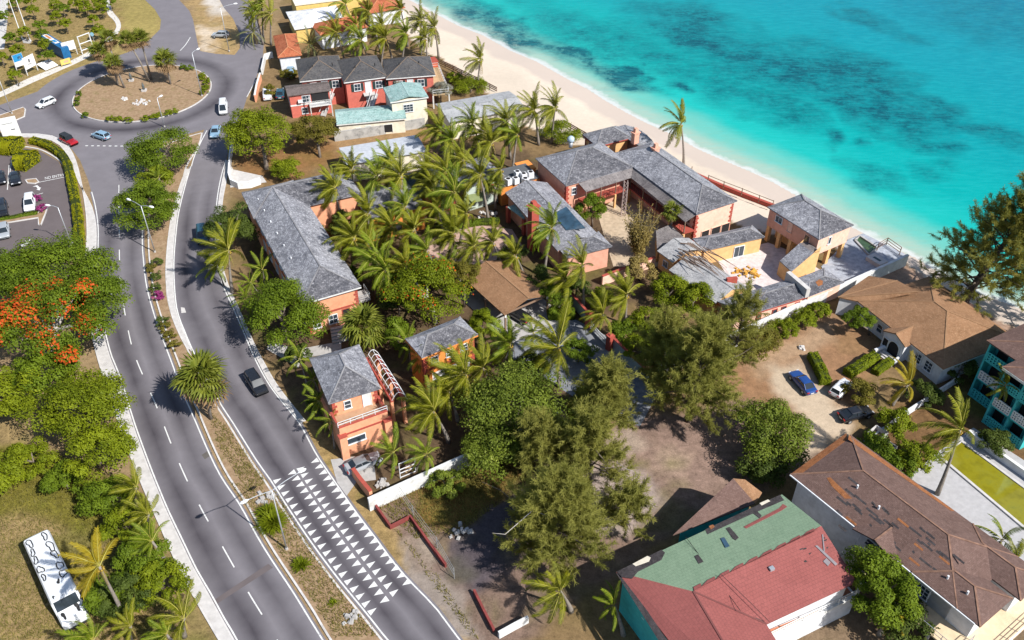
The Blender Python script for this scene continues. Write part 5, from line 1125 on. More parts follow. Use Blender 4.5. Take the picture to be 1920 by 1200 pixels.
def tree(name, label, px, zc, R_, Rz, m, n=7000, leaf=0.42, seed=1, trunk=True, base=None, bark=None, group=None, cat='tree', flowers=None, nfl=0, K=None, aspect=1.0, rx=1.0, cr=(0.2, 0.34), limbs=6, low=-0.35):
    if n > 2500: n = int(n*1.55); leaf *= .8
    rs = NP(seed); c = P(px[0], px[1], zc); b0 = P(*base) if base else Vector((c.x, c.y, 0))
    t = thing(name, label, cat, (b0.x, b0.y, 0), 0, group); off = np.array([c.x-b0.x, c.y-b0.y, zc])
    p, nn, cv, cl = crown_points(rs, R_*rx, R_*aspect, Rz, n, K or int(12+R_*6), low, cr=cr); p[:, 2] = np.maximum(p[:, 2], 0.12-zc)
    link('crown', leaves_mesh('crown', p+off, nn, leaf, m, rs, cv), t)
    if flowers:
        k = rs.permutation(np.where((nn[:, 2] > 0.1) & (cv > 0.62))[0])[:nfl]; link('blossom', leaves_mesh('blossom', p[k]*1.035+off, nn[k], leaf*1.0, flowers, rs, None, 0.8), t)
    if trunk:
        mb = MB(); mb.smooth = True; top = Vector((off[0], off[1], max(0.6, zc-Rz*0.35))); r0 = max(0.07, R_*0.06)
        mb.tube([(0, 0, -0.1), (off[0]*0.3+0.1, off[1]*0.3, top.z*0.5), tuple(top)], [r0*1.25, r0, r0*0.75], 8); mb.build('trunk', bark or BARK, t)
        for i in range(min(limbs, len(cl))):
            q = Vector(off+cl[i]*0.85); mb = MB(); mb.smooth = True; mid = top.lerp(q, 0.5)+Vector((0, 0, 0.3)); mb.tube([tuple(top), tuple(mid), tuple(q)], [r0*0.6, r0*0.38, r0*0.14], 6, False); mb.build('limb', bark or BARK, t)
    return t
# --- palm fronds (shared meshes)
def frond_mesh(name, L, droop, m, rs, pairs=26, ll=0.95, hang=0.55, w=0.085, wind=0.0, bow=0.0):
    "feather frond along +x, arching down; leaflets in one mesh with the rachis"
    ns = 9; xs = [0.0]; zs = [0.0]; ang = droop[0]
    for i in range(ns): ang2 = droop[0]+(droop[1]-droop[0])*((i+1)/ns)**1.3; xs.append(xs[-1]+L/ns*math.cos(ang2)); zs.append(zs[-1]+L/ns*math.sin(ang2))
    xs = np.array(xs); zs = np.array(zs); V = []; F = []; v = []
    def at(s): return np.array([np.interp(s*ns, range(ns+1), xs), bow*L*s*s, np.interp(s*ns, range(ns+1), zs)])
    for i in range(pairs):
        s = 0.12+0.88*i/(pairs-1); p = at(s); tg = at(min(1, s+0.03))-at(max(0, s-0.03)); tg /= np.linalg.norm(tg)+1e-9
        l = ll*(0.35+0.65*math.sin(math.pi*min(1, 0.15+0.8*s)))*rs.uniform(0.85, 1.12)
        for sd in (-1, 1):
            out = np.array([0, sd, 0])*math.cos(0.75)+tg*math.sin(0.75)*rs.uniform(0.8, 1.1); out[1] += wind*0.4; h = hang*rs.uniform(0.6, 1.4)
            d1 = out+np.array([0, 0, 0.12-h*0.35]); d2 = out*0.75+np.array([0, 0, -h]); a = p; b = a+d1/np.linalg.norm(d1)*l*0.5; c = b+d2/np.linalg.norm(d2)*l*0.5
            side = tg*w; k = len(V); V += [a-side*0.5, a+side*0.5, b+side*0.55, b-side*0.55, c]; F.append([k, k+1, k+2, k+3]); F.append([k+3, k+2, k+4, k+4]); v += [rs.rand()]*5
    V = [tuple(x) for x in V]; quads = [f for f in F if f[2] != f[3]]; tris = [f[:3] for f in F if f[2] == f[3]]
    k = len(V)
    for i in range(ns+1):
        r = 0.055*(1-i/(ns+1.5)); q = (xs[i], bow*L*(i/ns)**2, zs[i]); V += [(q[0], q[1]-r, q[2]), (q[0], q[1]+r, q[2]), (q[0], q[1], q[2]+r*1.3)]; v += [0.6]*3
    rq = []
    for i in range(ns):
        a = k+3*i; b = a+3; rq += [[a, a+1, b+1, b], [a+1, a+2, b+2, b+1], [a+2, a, b, b+2]]
    me = bpy.data.meshes.new(name); me.from_pydata(V, [], quads+tris+rq); me.materials.append(m); me.materials.append(RACHIS)
    mi = [0]*(len(quads)+len(tris))+[1]*len(rq); me.polygons.foreach_set('material_index', mi)
    a = me.attributes.new('v', 'FLOAT', 'POINT'); a.data.foreach_set('value', np.array(v, np.float32)); me.update(); return me
_rs = NP(3)
FR = {}
for nm, m in (('palm', L_PALM), ('young', L_PALMG), ('yellow', L_PALMY), ('date', L_DATE)):
    st = (nm == 'date')
    FR[nm] = [[frond_mesh('frond', 4.6, dr, m, _rs, 32 if not st else 34, 1.1 if not st else 0.55, hg if not st else 0.15, 0.1 if not st else 0.06, wind=1.1*sg, bow=0.0 if st else bw*sg) for dr, hg in (((0.2, -0.5), .5), ((0.25, -0.95), .8), ((0.1, -1.2), 1.0))] for sg, bw in ((1, .1), (1, .24), (-1, .1), (-1, .24))]
DEADFR = [frond_mesh('dead_frond', 3.2, (-0.2, -1.1), L_DEAD, _rs, 16, 0.5, 1.0, 0.07)]
def fan_mesh(name, m, rs, R_=1.1, n=15, pet=1.0):
    V = [(0, -0.03, 0), (0, 0.03, 0), (pet, 0.02, 0), (pet, -0.02, 0)]; F = [[0, 1, 2, 3]]; v = [0.5]*4
    for i in range(n):
        a = -2.1+4.2*i/(n-1); a2 = a+4.2/(n-1)*0.62; a1 = a-4.2/(n-1)*0.1; r = R_*rs.uniform(0.85, 1.1); k = len(V); dz = -0.3*r*rs.uniform(0.6, 1.5)
        V += [(pet, 0, 0), (pet+0.6*r*math.cos(a1), 0.6*r*math.sin(a1), 0.05), (pet+r*math.cos((a+a2)/2), r*math.sin((a+a2)/2), dz), (pet+0.6*r*math.cos(a2), 0.6*r*math.sin(a2), -0.03)]; F.append([k, k+1, k+2, k+3]); v += [rs.rand()]*4
    me = bpy.data.meshes.new(name); me.from_pydata(V, [], F); me.materials.append(m); a = me.attributes.new('v', 'FLOAT', 'POINT'); a.data.foreach_set('value', np.array(v, np.float32)); me.update(); return me
FAN = [fan_mesh('frond', L_FAN, _rs) for _ in range(3)]; FAND = [fan_mesh('dead_frond', L_DEAD, _rs) for _ in range(2)]
coco = MB(); coco.smooth = True
for i in range(7): a = i*0.9; coco.tube([(0.28*math.cos(a), 0.28*math.sin(a), -0.55), (0.3*math.cos(a), 0.3*math.sin(a), -0.4), (0.28*math.cos(a), 0.28*math.sin(a), -0.25)], [0.06, 0.14, 0.05], 6)
coco_m = coco.mesh('coconuts'); coco_m.materials.append(M_plain('coconut_husk', (0.3, 0.2, 0.03), 0.6, coord='obj'))
WIND = math.pi*0.97
def palm(label, px, h, sc=1.0, base=None, kind='palm', n=19, name='coconut_palm', group=None, seed=None, wind=0.85, dead=2, nuts=True, thin=1.0, up=1.0):
    rs = random.Random(seed if seed is not None else int(px[0]*7+px[1])); c = P(px[0], px[1], h)
    sc *= rs.uniform(.86, 1.08); n = max(10, n+rs.randint(-5, 3)); dead += rs.randint(0, 3) if dead else 0; b0 = P(*base) if base else Vector((c.x+rs.uniform(-1.6, 2.0), c.y+rs.uniform(-1.2, 1.2), 0))
    t = thing(name, label, 'palm tree', (b0.x, b0.y, 0), 0, group); top = Vector((c.x-b0.x, c.y-b0.y, h)); path = []; rad = []
    for i in range(8):
        f = i/7; k = f**1.6 if base else f**1.3; path.append((top.x*k, top.y*k, h*f-0.1*(1-f))); rad.append((0.2*(1-f)**2*1.0+0.13)*thin)
    mb = MB(); mb.smooth = True; mb.tube(path, rad, 8); mb.build('trunk', PALMBARK, t)
    if nuts: o = link('coconuts', coco_m, t); o.location = top; o.rotation_euler.z = rs.uniform(0, 6)
    for i in range(n):
        f = i/(n-1); az = i*2.39996+rs.uniform(-.25, .25); d = math.atan2(math.sin(WIND-az), math.cos(WIND-az)); az += d*wind*rs.uniform(.35, .8)*(0.35+0.5*f)
        el = (1.4-2.05*f**0.85)*up+rs.uniform(-.15, .15)-0.25*wind*math.cos(d)*0.0
        ty = 0 if f < 0.3 else (1 if f < 0.75 else 2); sgn = 0 if math.sin(d) > 0 else 2; o = link('frond', FR[kind][sgn+rs.randint(0, 1)][ty], t); o.location = top+Vector((0, 0, .05-.25*f))
        o.rotation_euler = (rs.uniform(-.5, .5)+0.5*wind*math.sin(d), -el, az); s = sc*rs.uniform(.7, 1.1); o.scale = (s, s*rs.uniform(.85, 1.1), s)
    for i in range(dead):
        o = link('dead_frond', DEADFR[0], t); o.location = top-Vector((0, 0, .4)); o.rotation_euler = (0, 0.7, rs.uniform(0, 6.28)); o.scale = (sc*.8,)*3
    return t
def fan_palm(label, px, h, sc=1.0, base=None, n=26, nd=6, group=None, seed=None, name='fan_palm'):
    rs = random.Random(seed if seed is not None else int(px[0]*5+px[1])); c = P(px[0], px[1], h); b0 = P(*base) if base else Vector((c.x, c.y, 0))
    t = thing(name, label, 'palm tree', (b0.x, b0.y, 0), 0, group); top = Vector((c.x-b0.x, c.y-b0.y, h)); mb = MB(); mb.smooth = True
    mb.tube([(0, 0, -.1), (top.x*.4, top.y*.4, h*.5), tuple(top)], [.26*min(1, sc), .19*min(1, sc), .17*min(1, sc)], 8); mb.build('trunk', PALMBARK, t)
    for i in range(n+nd):
        f = i/(n+nd); o = link('frond' if i < n else 'dead_frond', (FAN[i % 3] if i < n else FAND[i % 2]), t); o.location = top+Vector((0, 0, .1-.5*max(0, f-.6))); s = sc*rs.uniform(.85, 1.15); o.scale = (s, s, s)
        o.rotation_euler = (rs.uniform(-.3, .3), -(1.35-2.3*f)+rs.uniform(-.15, .15), i*2.39996+rs.uniform(-.2, .2))
    return t
def casuarina(label, base, H, crown, seed, m, nneed=15000, lean=(0, 0), nb=34, droop=0.35, low=0.18, bare=0, blen=1.0, trunk_r=0.32):
    "feathery sea pine: trunk, limbs and plumes of long needles"
    rs = NP(seed); b0 = P(*base); t = thing('casuarina_tree', label, 'tree', (b0.x, b0.y, 0)); mb = MB(); mb.smooth = True; pts = []
    for i in range(9): f = i/8; pts.append((lean[0]*f**1.4, lean[1]*f**1.4, H*f-.1))
    mb.tube(pts, [trunk_r*(1-.85*(i/8)) for i in range(9)], 8); mb.build('trunk', BARK_D, t); C = []; D = []; cvs = []
    for i in range(nb):
        f = low+(1-low)*((i+rs.rand())/nb); k = f**1.4; s = Vector((lean[0]*k, lean[1]*k, H*f)); az = i*2.39996+rs.uniform(-.4, .4); L = crown*blen*(1.1-f*0.85)*rs.uniform(.6, 1.15); el = .15+.75*f+rs.uniform(-.2, .2)
        d = Vector((math.cos(az)*math.cos(el), math.sin(az)*math.cos(el), math.sin(el))); e = s+d*L+Vector((0, 0, -L*L*0.03)); mid = s.lerp(e, .5)+Vector((0, 0, L*.06))
        mb = MB(); mb.smooth = True; r = .03+.018*L; mb.tube([tuple(s), tuple(mid), tuple(e)], [r, r*.6, r*.2], 5, False); mb.build('limb', BARK_D if i % 7 else BARK, t)
        npl = max(4, int(nneed/nb/90)); cv = rs.rand()
        for j in range(npl):
            g = rs.uniform(.25, 1.08); q = s.lerp(mid, g*2) if g < .5 else mid.lerp(e, g*2-1); q = q+Vector(rs.normal(size=3)*L*.07); pd = (d*.9+Vector(rs.normal(size=3)*.5)+Vector((0, 0, .4))).normalized(); nn = int(nneed/nb/npl); pl = rs.uniform(1.2, 2.5)
            u = rs.rand(nn); base_ = np.array(q)[None]+np.array(pd)[None]*(u*pl)[:, None]+rs.normal(size=(nn, 3))*.07
            dd = np.array(pd)[None]*.7+rs.normal(size=(nn, 3))*.55+np.array([0, 0, -droop]); C.append(base_); D.append(dd); cvs += [cv*.5+rs.rand()*.5]*nn
    C = np.concatenate(C); D = np.concatenate(D); D /= np.linalg.norm(D, axis=1)[:, None]; n = len(C); C[:, 2] = np.maximum(C[:, 2], .6); L = rs.uniform(.3, .62, n)[:, None]
    sd = np.cross(D, rs.normal(size=(n, 3))); sd /= np.linalg.norm(sd, axis=1)[:, None]+1e-9; w = .05 if m is L_CAS else .06
    V = np.stack([C-sd*w*.5, C+sd*w*.5, C+D*L+sd*w*.3, C+D*L-sd*w*.3], 1).reshape(-1, 3); F = np.arange(n*4).reshape(n, 4)
    link('crown', np_mesh('crown', V, F, m, {'v': ('FLOAT', 'POINT', np.repeat(np.array(cvs), 4))}), t)
    for i in range(bare//2):
        az = rs.uniform(0, 6.28); f = rs.uniform(.35, .8); s = Vector((lean[0]*f, lean[1]*f, H*f)); L = crown*rs.uniform(.9, 1.4); e = s+Vector((math.cos(az)*L, math.sin(az)*L, L*.35)); mid = s.lerp(e, .5)+Vector((0, 0, .5)); tw = Vector(rs.normal(size=3)*.5); mb = MB(); mb.tube([s, s.lerp(mid, .5)+tw*.4, mid+tw, mid.lerp(e, .5)-tw*.7, e], [.08, .06, .045, .03, .01], 5); mb.build('bare_branch', BARK_W if i % 2 else BARK, t)
    return t
def hedge(label, path, w, h, m=L_HEDGE, n=2600, leaf=0.2, seed=1, name='hedge', group=None, round_=0.3, cat='hedge'):
    rs = NP(seed); pts = resample(G(path), 24); t = thing(name, label, cat, tuple(pts[0]), 0, group); o0 = pts[0]; loc = [p-o0 for p in pts]; mb = MB(); ribbon(mb, loc, w*.86, h*.93, 0); mb.build('stems', CORE, t)
    A = np.array([(p.x, p.y) for p in loc]); i = rs.uniform(0, len(A)-1.001, n); k = i.astype(int); f = (i-k)[:, None]; c = A[k]*(1-f)+A[k+1]*f; tg = A[k+1]-A[k]; tg /= np.linalg.norm(tg, axis=1)[:, None]+1e-9; s = np.stack([-tg[:, 1], tg[:, 0]], 1)
    th = rs.uniform(0, math.pi, n); x = np.cos(th); z = np.sin(th); e = 0.45; sx = np.sign(x)*np.abs(x)**e*w/2; sz = np.abs(z)**e*h; lump = 1+(vnoise(c[:, 0]+9, c[:, 1]+9, 0.9, 4)-.5)*round_
    endt = np.minimum(i, len(A)-1-i); 
    C = np.concatenate([c+s*(sx*lump)[:, None], (sz*lump)[:, None]+rs.normal(size=(n, 1))*.03], 1); Nn = np.concatenate([s*x[:, None], z[:, None]+.2], 1)+rs.normal(size=(n, 3))*.4
    # close the two ends
    m2 = n//14; E = []; EN = []
    for end, tgv in ((A[0], A[0]-A[1]), (A[-1], A[-1]-A[-2])):
        tgv = tgv/np.linalg.norm(tgv); sv = np.array([-tgv[1], tgv[0]]); a = rs.uniform(-.5, .5, m2); b = rs.uniform(0, 1, m2); E.append(np.concatenate([end+sv*(a*w)[:, None]+tgv*.08, (b*h)[:, None]], 1)); EN.append(np.tile([tgv[0], tgv[1], .3], (m2, 1))+rs.normal(size=(m2, 3))*.4)
    link('foliage', leaves_mesh('foliage', np.concatenate([C]+E), np.concatenate([Nn]+EN), leaf, m, rs), t); return t
def tuft(label, px, R_, m, n=160, seed=1, name='agave_tuft', group=None, h=0.9, cat='plant'):
    rs = NP(seed); b0 = P(*px); t = thing(name, label, cat, (b0.x, b0.y, .12), 0, group); V = []; v = []
    for i in range(n):
        az = rs.uniform(0, 6.28); el = rs.uniform(.2, 1.4); L = R_*rs.uniform(.7, 1.1); d = np.array([math.cos(az)*math.cos(el), math.sin(az)*math.cos(el), math.sin(el)*h]); s = np.array([-math.sin(az), math.cos(az), 0])*.045; b = np.array([rs.normal()*.15, rs.normal()*.15, 0])
        V += [b-s, b+s, b+d*L*.6+s*1.1, b+d*L*.6-s*1.1, b+d*L*.6-s*1.1, b+d*L*.6+s*1.1, b+d*L+np.array([0, 0, -.15*L])+s*.1, b+d*L+np.array([0, 0, -.15*L])-s*.1]; v += [rs.rand()]*8
    link('blade', np_mesh('blade', np.array(V), np.arange(len(V)).reshape(-1, 4), m, {'v': ('FLOAT', 'POINT', v)}), t); return t
# ------------------------------------------------------------------ trees and palms in their places
tree('broadleaf_tree', 'big rounded yellow-green tree behind the curved white wall', (488,250), 5.2, 6.2, 4.6, L_YEL, 11000, .4, 11, base=(500,318))
tree('broadleaf_tree', 'olive-brown rounded tree next to the stained concrete wall', (590,245), 4.2, 4.1, 3.4, L_OLIVE, 7000, .36, 12, base=(600,295))
tree('bush', 'bright green bush between the long house and the dry yard', (537,318), 1.8, 3.2, 1.7, L_YEL, 4200, .32, 13, cat='bush')
tree('broadleaf_tree', 'leafy green tree at the roundabout end of the median', (302,285), 4.2, 6.0, 3.4, L_MID, 10000, .38, 14, base=(310,320))
tree('broadleaf_tree', 'leafy green tree on the median behind the tall street lamp', (276,383), 4.2, 5.6, 3.4, L_MID, 10000, .38, 15, base=(292,415), rx=.85, aspect=1.1)
tree('broadleaf_tree', 'small pale green tree between the two median trees', (292,338), 3.6, 3.2, 2.2, L_YEL, 3500, .36, 16)
palm('small coconut palm poking out between the median trees', (298,334), 5.2, .6, kind='young', n=12, nuts=False)
tree('flame_tree', 'flame tree covered in orange blossom beside the left pavement', (95,605), 6.6, 9.0, 4.6, L_MID, 12000, .42, 17, flowers=L_ORANGE, nfl=4200, base=(90,680), cr=(.16, .27), bark=BARK_W, limbs=12)
tree('broadleaf_tree', 'wide green canopy between flame tree and car park', (95,515), 6.0, 8.0, 3.8, L_MID, 12000, .42, 18, base=(70,560), rx=1.1)
tree('broadleaf_tree', 'green tree reaching over the left pavement below the car park hedge', (185,555), 5.0, 4.6, 2.8, L_MID, 6000, .38, 19, base=(160,580))
tree('broadleaf_tree', 'green tree at the left edge beside the flame tree', (5,520), 5.5, 5.5, 3.5, L_MID, 7000, .42, 20)
tree('broadleaf_tree', 'dense green tree overhanging the pavement below the flame tree', (160,765), 4.6, 6.0, 3.6, L_YEL, 11000, .38, 21, base=(160,810))
tree('broadleaf_tree', 'yellowish thicket tree at the left edge below the flame tree', (20,740), 4.0, 4.4, 3.2, L_YEL, 6500, .38, 22)
tree('broadleaf_tree', 'green tree between flame tree and dense roadside tree', (85,700), 4.2, 4.2, 3.0, L_MID, 6000, .38, 23)
tree('broadleaf_tree', 'green roadside tree above the leaning palm clump', (190,850), 3.6, 4.2, 2.8, L_YEL, 6500, .36, 24, base=(185,880))
tree('bush', 'green bush at the left edge of the dry field', (10,880), 1.6, 3.6, 1.6, L_YEL, 4200, .34, 25, cat='bush')
tree('bush', 'green roadside bush beneath the upper leaning palm', (205,930), 2.2, 3.2, 2.0, L_MID, 4600, .34, 26, cat='bush')
tree('bush', 'green roadside bush beneath the middle leaning palm', (235,985), 2.2, 3.0, 2.0, L_YEL, 4600, .34, 27, cat='bush')
tree('bush', 'green roadside bush beside the painted bus palm', (265,1050), 2.4, 3.2, 2.2, L_MID, 4800, .34, 28, cat='bush')
tree('bush', 'green bush overhanging the pavement near the lower palms', (300,1095), 2.4, 3.0, 2.1, L_YEL, 4600, .34, 29, cat='bush')
tree('bush', 'green bush next to the front of the painted bus', (205,1115), 2.0, 2.8, 1.9, L_MID, 4000, .34, 30, cat='bush')
tree('broadleaf_tree', 'dark green tree on the road side of the long orange house', (437,425), 4.6, 4.2, 4.0, L_DEEP, 8000, .32, 31, base=(437,470), aspect=.9)
tree('broadleaf_tree', 'large glossy green tree at the corner of the long orange house', (528,590), 4.8, 6.0, 4.2, L_MID, 12500, .36, 32, base=(535,640))
tree('flame_tree', 'flame tree with scattered orange blossom beside the carport', (800,548), 5.4, 6.0, 4.0, L_YEL, 10500, .36, 33, flowers=L_ORANGE, nfl=420, base=(815,605), bark=BARK_W)
tree('broadleaf_tree', 'yellow-flecked tree leaning over the carport roof', (868,520), 5.4, 3.0, 2.6, L_OLIVE, 4000, .34, 34)
tree('bush', 'bright rounded bush between carport and small orange house', (905,612), 2.4, 2.5, 2.6, L_YEL, 5200, .26, 35, cat='bush')
tree('sea_grape', 'big glossy sea grape tree behind the white boundary wall', (965,768), 4.6, 7.2, 4.6, L_GLOSSY, 15000, .38, 36, base=(960,820))
tree('sea_grape', 'lower sea grape clump spilling over the boundary wall', (925,850), 2.6, 4.4, 2.4, L_GLOSSY, 6500, .36, 37)
tree('mango_tree', 'round bright green mango tree in the sandy courtyard', (1107,392), 3.6, 2.6, 2.9, L_MID, 6000, .3, 38, base=(1110,425))
tree('broadleaf_tree', 'leafy shrub tree at the edge of the sandy car yard', (1450,812), 3.4, 5.2, 3.0, L_GLOSSY, 9500, .36, 39, base=(1450,850))
tree('bush', 'dark shrub below the sandy car yard beside the brown roof', (1425,868), 2.0, 3.6, 1.9, L_DEEP, 5000, .34, 40, cat='bush')
tree('frangipani', 'small frangipani tree in front of the white bungalow', (1612,600), 2.9, 2.2, 1.8, L_MID, 3800, .28, 41, base=(1630,628))
tree('broadleaf_tree', 'tall dense tree between red roof and brown roof house', (1655,1105), 5.4, 4.6, 4.8, L_MID, 12000, .34, 42, base=(1650,1150), rx=.85)
tree('bush', 'green shrub under the tall tree by the cream balcony', (1700,1165), 2.6, 3.2, 2.2, L_DEEP, 5000, .32, 43, cat='bush')
tree('silver_buttonwood', 'silvery grey shrub in front of the coral row house', (742,152), 4.2, 2.6, 1.9, L_SILVER, 4200, .26, 44)
tree('silver_buttonwood', 'silvery grey shrub below the timber roof deck', (825,168), 3.0, 2.6, 1.5, L_SILVER, 3600, .26, 45)
tree('beach_shrub', 'green shrub mound behind the beach palms', (1050,247), 1.6, 4.0, 1.6, L_YEL, 5200, .3, 46, cat='bush')
tree('beach_shrub', 'green shrub mound at the foot of the lone far beach palm', (882,163), 1.2, 3.8, 1.2, L_YEL, 4200, .3, 47, cat='bush')
tree('beach_shrub', 'small green shrub beside the timber roof deck', (852,147), 1.0, 1.9, 1.1, L_YEL, 2200, .3, 48, cat='bush')
for i, (x, y, z, r_, m_, lb) in enumerate(((1300,560,2.6,3.0,L_YEL,'low green tree in front of the ruined pale roof'), (1255,545,2.4,3.2,L_YEL,'bushy green tree beside the small annex window'), (1420,640,1.8,3.2,L_OLIVE,'rusty shrub along the white wall by the dirt yard'), (1505,598,1.3,2.0,L_YEL,'clipped shrub at the upper end of the dirt yard'), (1535,580,1.3,1.8,L_YEL,'clipped shrub in the corner by the white bungalow'), (1470,618,1.4,2.2,L_YEL,'clipped shrub midway along the white wall by the dirt yard'), (1640,840,1.6,2.4,L_MID,'shrub behind the peak of the brown roof'), (1680,790,1.8,2.6,L_YEL,'shrub beside the windswept yellow palm'), (1735,740,1.5,2.4,L_DEEP,'dark shrub by the foot of the white bungalow'), (1720,855,1.5,2.6,L_YEL,'shrub on the dry slope above the pool'), (1690,880,1.3,2.2,L_MID,'shrub at the corner of the pool deck'), (1800,690,1.5,2.6,L_DEEP,'dark shrub in the shade of the turquoise block'), (1870,830,1.2,2.2,L_DEEP,'low dark planting at the foot of the turquoise block'), (1610,735,1.4,2.4,L_OLIVE,'shrub behind the white hatchback'), (1040,560,2.6,2.6,L_MID,'green shrub behind the carport hedge'), (960,480,2.2,2.4,L_DEEP,'dark garden shrub under the palms by the terrace'), (1005,525,2.6,2.8,L_DEEP,'dark leafy tree behind the carport roof'), (745,560,3.0,3.2,L_DEEP,'dark leafy tree between long house and flame tree'), (720,530,3.0,2.6,L_MID,'green shrub tree beside the long house wall'), (745,630,2.6,2.6,L_MID,'leafy shrub between fan palm and small orange house'), (590,440,2.0,2.0,L_DEEP,'shrub against the garden side of the long house'), (640,420,2.2,2.4,L_DEEP,'shrub under the first garden palms'), (1130,560,1.4,2.2,L_YEL,'flowering shrub along the pink garden wall'), (1200,655,1.8,2.6,L_YEL,'shrub behind the gate pillar'), (1170,620,1.5,2.2,L_MID,'shrub beside the driveway gate'), (1200,505,2.2,2.6,L_STRAW,'dry shrub at the foot of the yellowed bamboo'), (1085,660,1.8,2.4,L_MID,'shrub at the elbow of the driveway'), (1000,690,1.8,2.6,L_DEEP,'shrub under the big driveway palm'), (1120,745,1.8,2.6,L_MID,'shrub on the lower side of the driveway'), (1235,640,2.0,2.8,L_MID,'shrub between gate pillar and tall casuarina'), (1215,600,1.8,2.6,L_YEL,'shrub below the pink garden wall end'), (1080,545,2.0,2.4,L_DEEP,'dark shrub behind the grey-green garden wall'), (655,520,2.0,2.2,L_MID,'shrub at the foot of the second spreading palm'), (840,420,1.6,2.2,L_DEEP,'shrub beside the curved terrace hedge'), (790,510,2.0,2.4,L_MID,'shrub in front of the garden terrace'), (900,520,2.2,2.4,L_MID,'shrub behind the carport hip'), (120,900,1.6,2.6,L_MID,'scrub at the edge of the dry field'), (60,860,1.8,2.8,L_YEL,'scrub below the yellowish thicket tree'), (240,1120,2.2,2.8,L_DEEP,'dark scrub behind the golden palm trunk'), (600,760,1.6,1.6,L_DEEP,'shrub at the roadside foot of the gatehouse'), (560,665,1.6,1.8,L_DEEP,'shrub behind the gatehouse roof'), (1100,770,2.0,3.0,L_YEL,'scrub growing through the boundary wall gap'), (835,905,1.2,2.2,L_GLOSSY,'scrub at the foot of the boundary wall'), (505,170,1.2,1.6,L_OLIVE,'shrub behind the parked white car and blue car'), (540,140,1.0,2.0,L_OLIVE,'hedge shrub in front of the red-tiled cottage'), (1880,1150,1.0,1.6,L_YEL,'shrub behind the slatted pergola'))):
    tree('shrub', lb, (x, y), z, r_, z*.95, m_, int(900+r_*r_*420), .3, 60+i, cat='shrub', limbs=3)
# dead, straw-coloured bamboo
rs = NP(77); b0 = P(1195,478); t = thing('dry_bamboo_clump', 'tall straw-yellow dry bamboo clump in the courtyard', 'bamboo', (b0.x, b0.y, 0)); Cb = []; Nb = []
for i in range(60):
    az = rs.uniform(0, 6.28); sp = rs.uniform(.3, 3.4); H = rs.uniform(5, 8.6); e = Vector((math.cos(az)*sp, math.sin(az)*sp, H)); mb = MB(); mb.tube([(math.cos(az)*.4, math.sin(az)*.4, 0), tuple(e*.55+Vector((0, 0, H*.08))), tuple(e)], [.045, .035, .01], 4, False); mb.build('cane', M_plain('dry_cane', (.36, .29, .16), .8, coord='obj'), t)
    for j in range(110): f = rs.uniform(.15, .98 if i % 3 else .6); p = e*f+Vector(rs.normal(size=3)*.32); Cb.append(tuple(p)); Nb.append(rs.normal(size=3)+np.array([0, 0, .6]))
Cb = np.array(Cb); Cb[:, 2] = np.maximum(Cb[:, 2], .2); link('foliage', leaves_mesh('foliage', Cb, np.array(Nb), .42, L_STRAW, rs, None, .28), t)
# casuarinas
casuarina('tall feathery casuarina by the dirt yard in front of the ruined court', (1288,790), 15, 6.6, 5, L_CAS, 70000, lean=(.5, -.8), nb=60, bare=3)
casuarina('second feathery casuarina rising beside the driveway wall', (1240,735), 11, 4.8, 6, L_CAS, 34000, lean=(-.5, .5), nb=40, bare=2)
casuarina('feathery casuarina in front of the pink range roof', (1370,690), 11, 4.4, 7, L_CAS, 17000, lean=(.6, 1.0), nb=34, bare=5)
casuarina('broad casuarina in the needle-strewn yard by the red walls', (1035,1040), 11.5, 7.2, 8, L_CAS, 80000, lean=(.6, -1.2), nb=60, bare=5, low=.12)
casuarina('wispy casuarina behind the broad one in the needle-strewn yard', (1105,905), 9.5, 5.2, 9, L_CAS, 30000, lean=(-.5, .5), nb=32, bare=6)
casuarina('casuarina growing across the end of the driveway', (1125,815), 10, 5.0, 31, L_CAS, 34000, lean=(.3, 0), nb=36)
casuarina('young casuarina near the middle of the needle-strewn yard', (1170,985), 5.5, 3.0, 10, L_CAS, 10000, lean=(.2, 0), nb=24)
casuarina('small casuarina behind the sea grape and boundary wall', (1015,890), 8, 4.2, 21, L_CAS, 20000, lean=(-.4, 0), nb=34)
casuarina('tall leaning casuarina on the shore behind the white bungalow', (1805,572), 20, 9.2, 12, L_CAS2, 80000, lean=(5.0, -.5), nb=84, low=.14, bare=0, trunk_r=.6)
casuarina('feathery casuarina at the right edge of the shore', (1945,600), 13, 6.5, 13, L_CAS2, 34000, lean=(1.5, 0), nb=30, low=.15)
# median and roundabout palms
fan_palm('shaggy fan palm on the median opposite the black car', (381,712), 6.3, 1.75, (396,787), 40, 16)
for lb, px, h, b_ in (('slender fan palm at the left rim of the roundabout', (187,97), 6.5, (214,141)), ('tall fan palm leaning over the roundabout rim with dead skirt', (205,74), 8.6, (221,160)), ('short fan palm near the roundabout centre', (214,120), 5.4, (234,166)), ('tall fan palm with curved trunk on the roundabout', (240,77), 9.2, (281,154)), ('tall straight fan palm on the roundabout', (264,74), 8.9, (284,150)), ('bushy fan palm on the right of the roundabout palms', (311,115), 5.0, (320,159))):
    fan_palm(lb, px, h, 1.15 if 'bushy' not in lb else 1.4, b_, 22, 16)
fan_palm('round yellow-green fan palm between the long house and the gatehouse', (682,612), 4.4, 1.7, None, 40, 2)
fan_palm('small fan palm in front of the long veranda', (1262,398), 5.0, 1.0, None, 22, 3)
fan_palm('small fan palm beside the garden pond', (928,348), 5.0, 1.0, None, 20, 3)
date = [('grey-green date palm by the far road junction', (475,60), 3.2, 1.05), ('grey-green date palm beside the terracotta cottage', (583,84), 3.6, 1.0)]
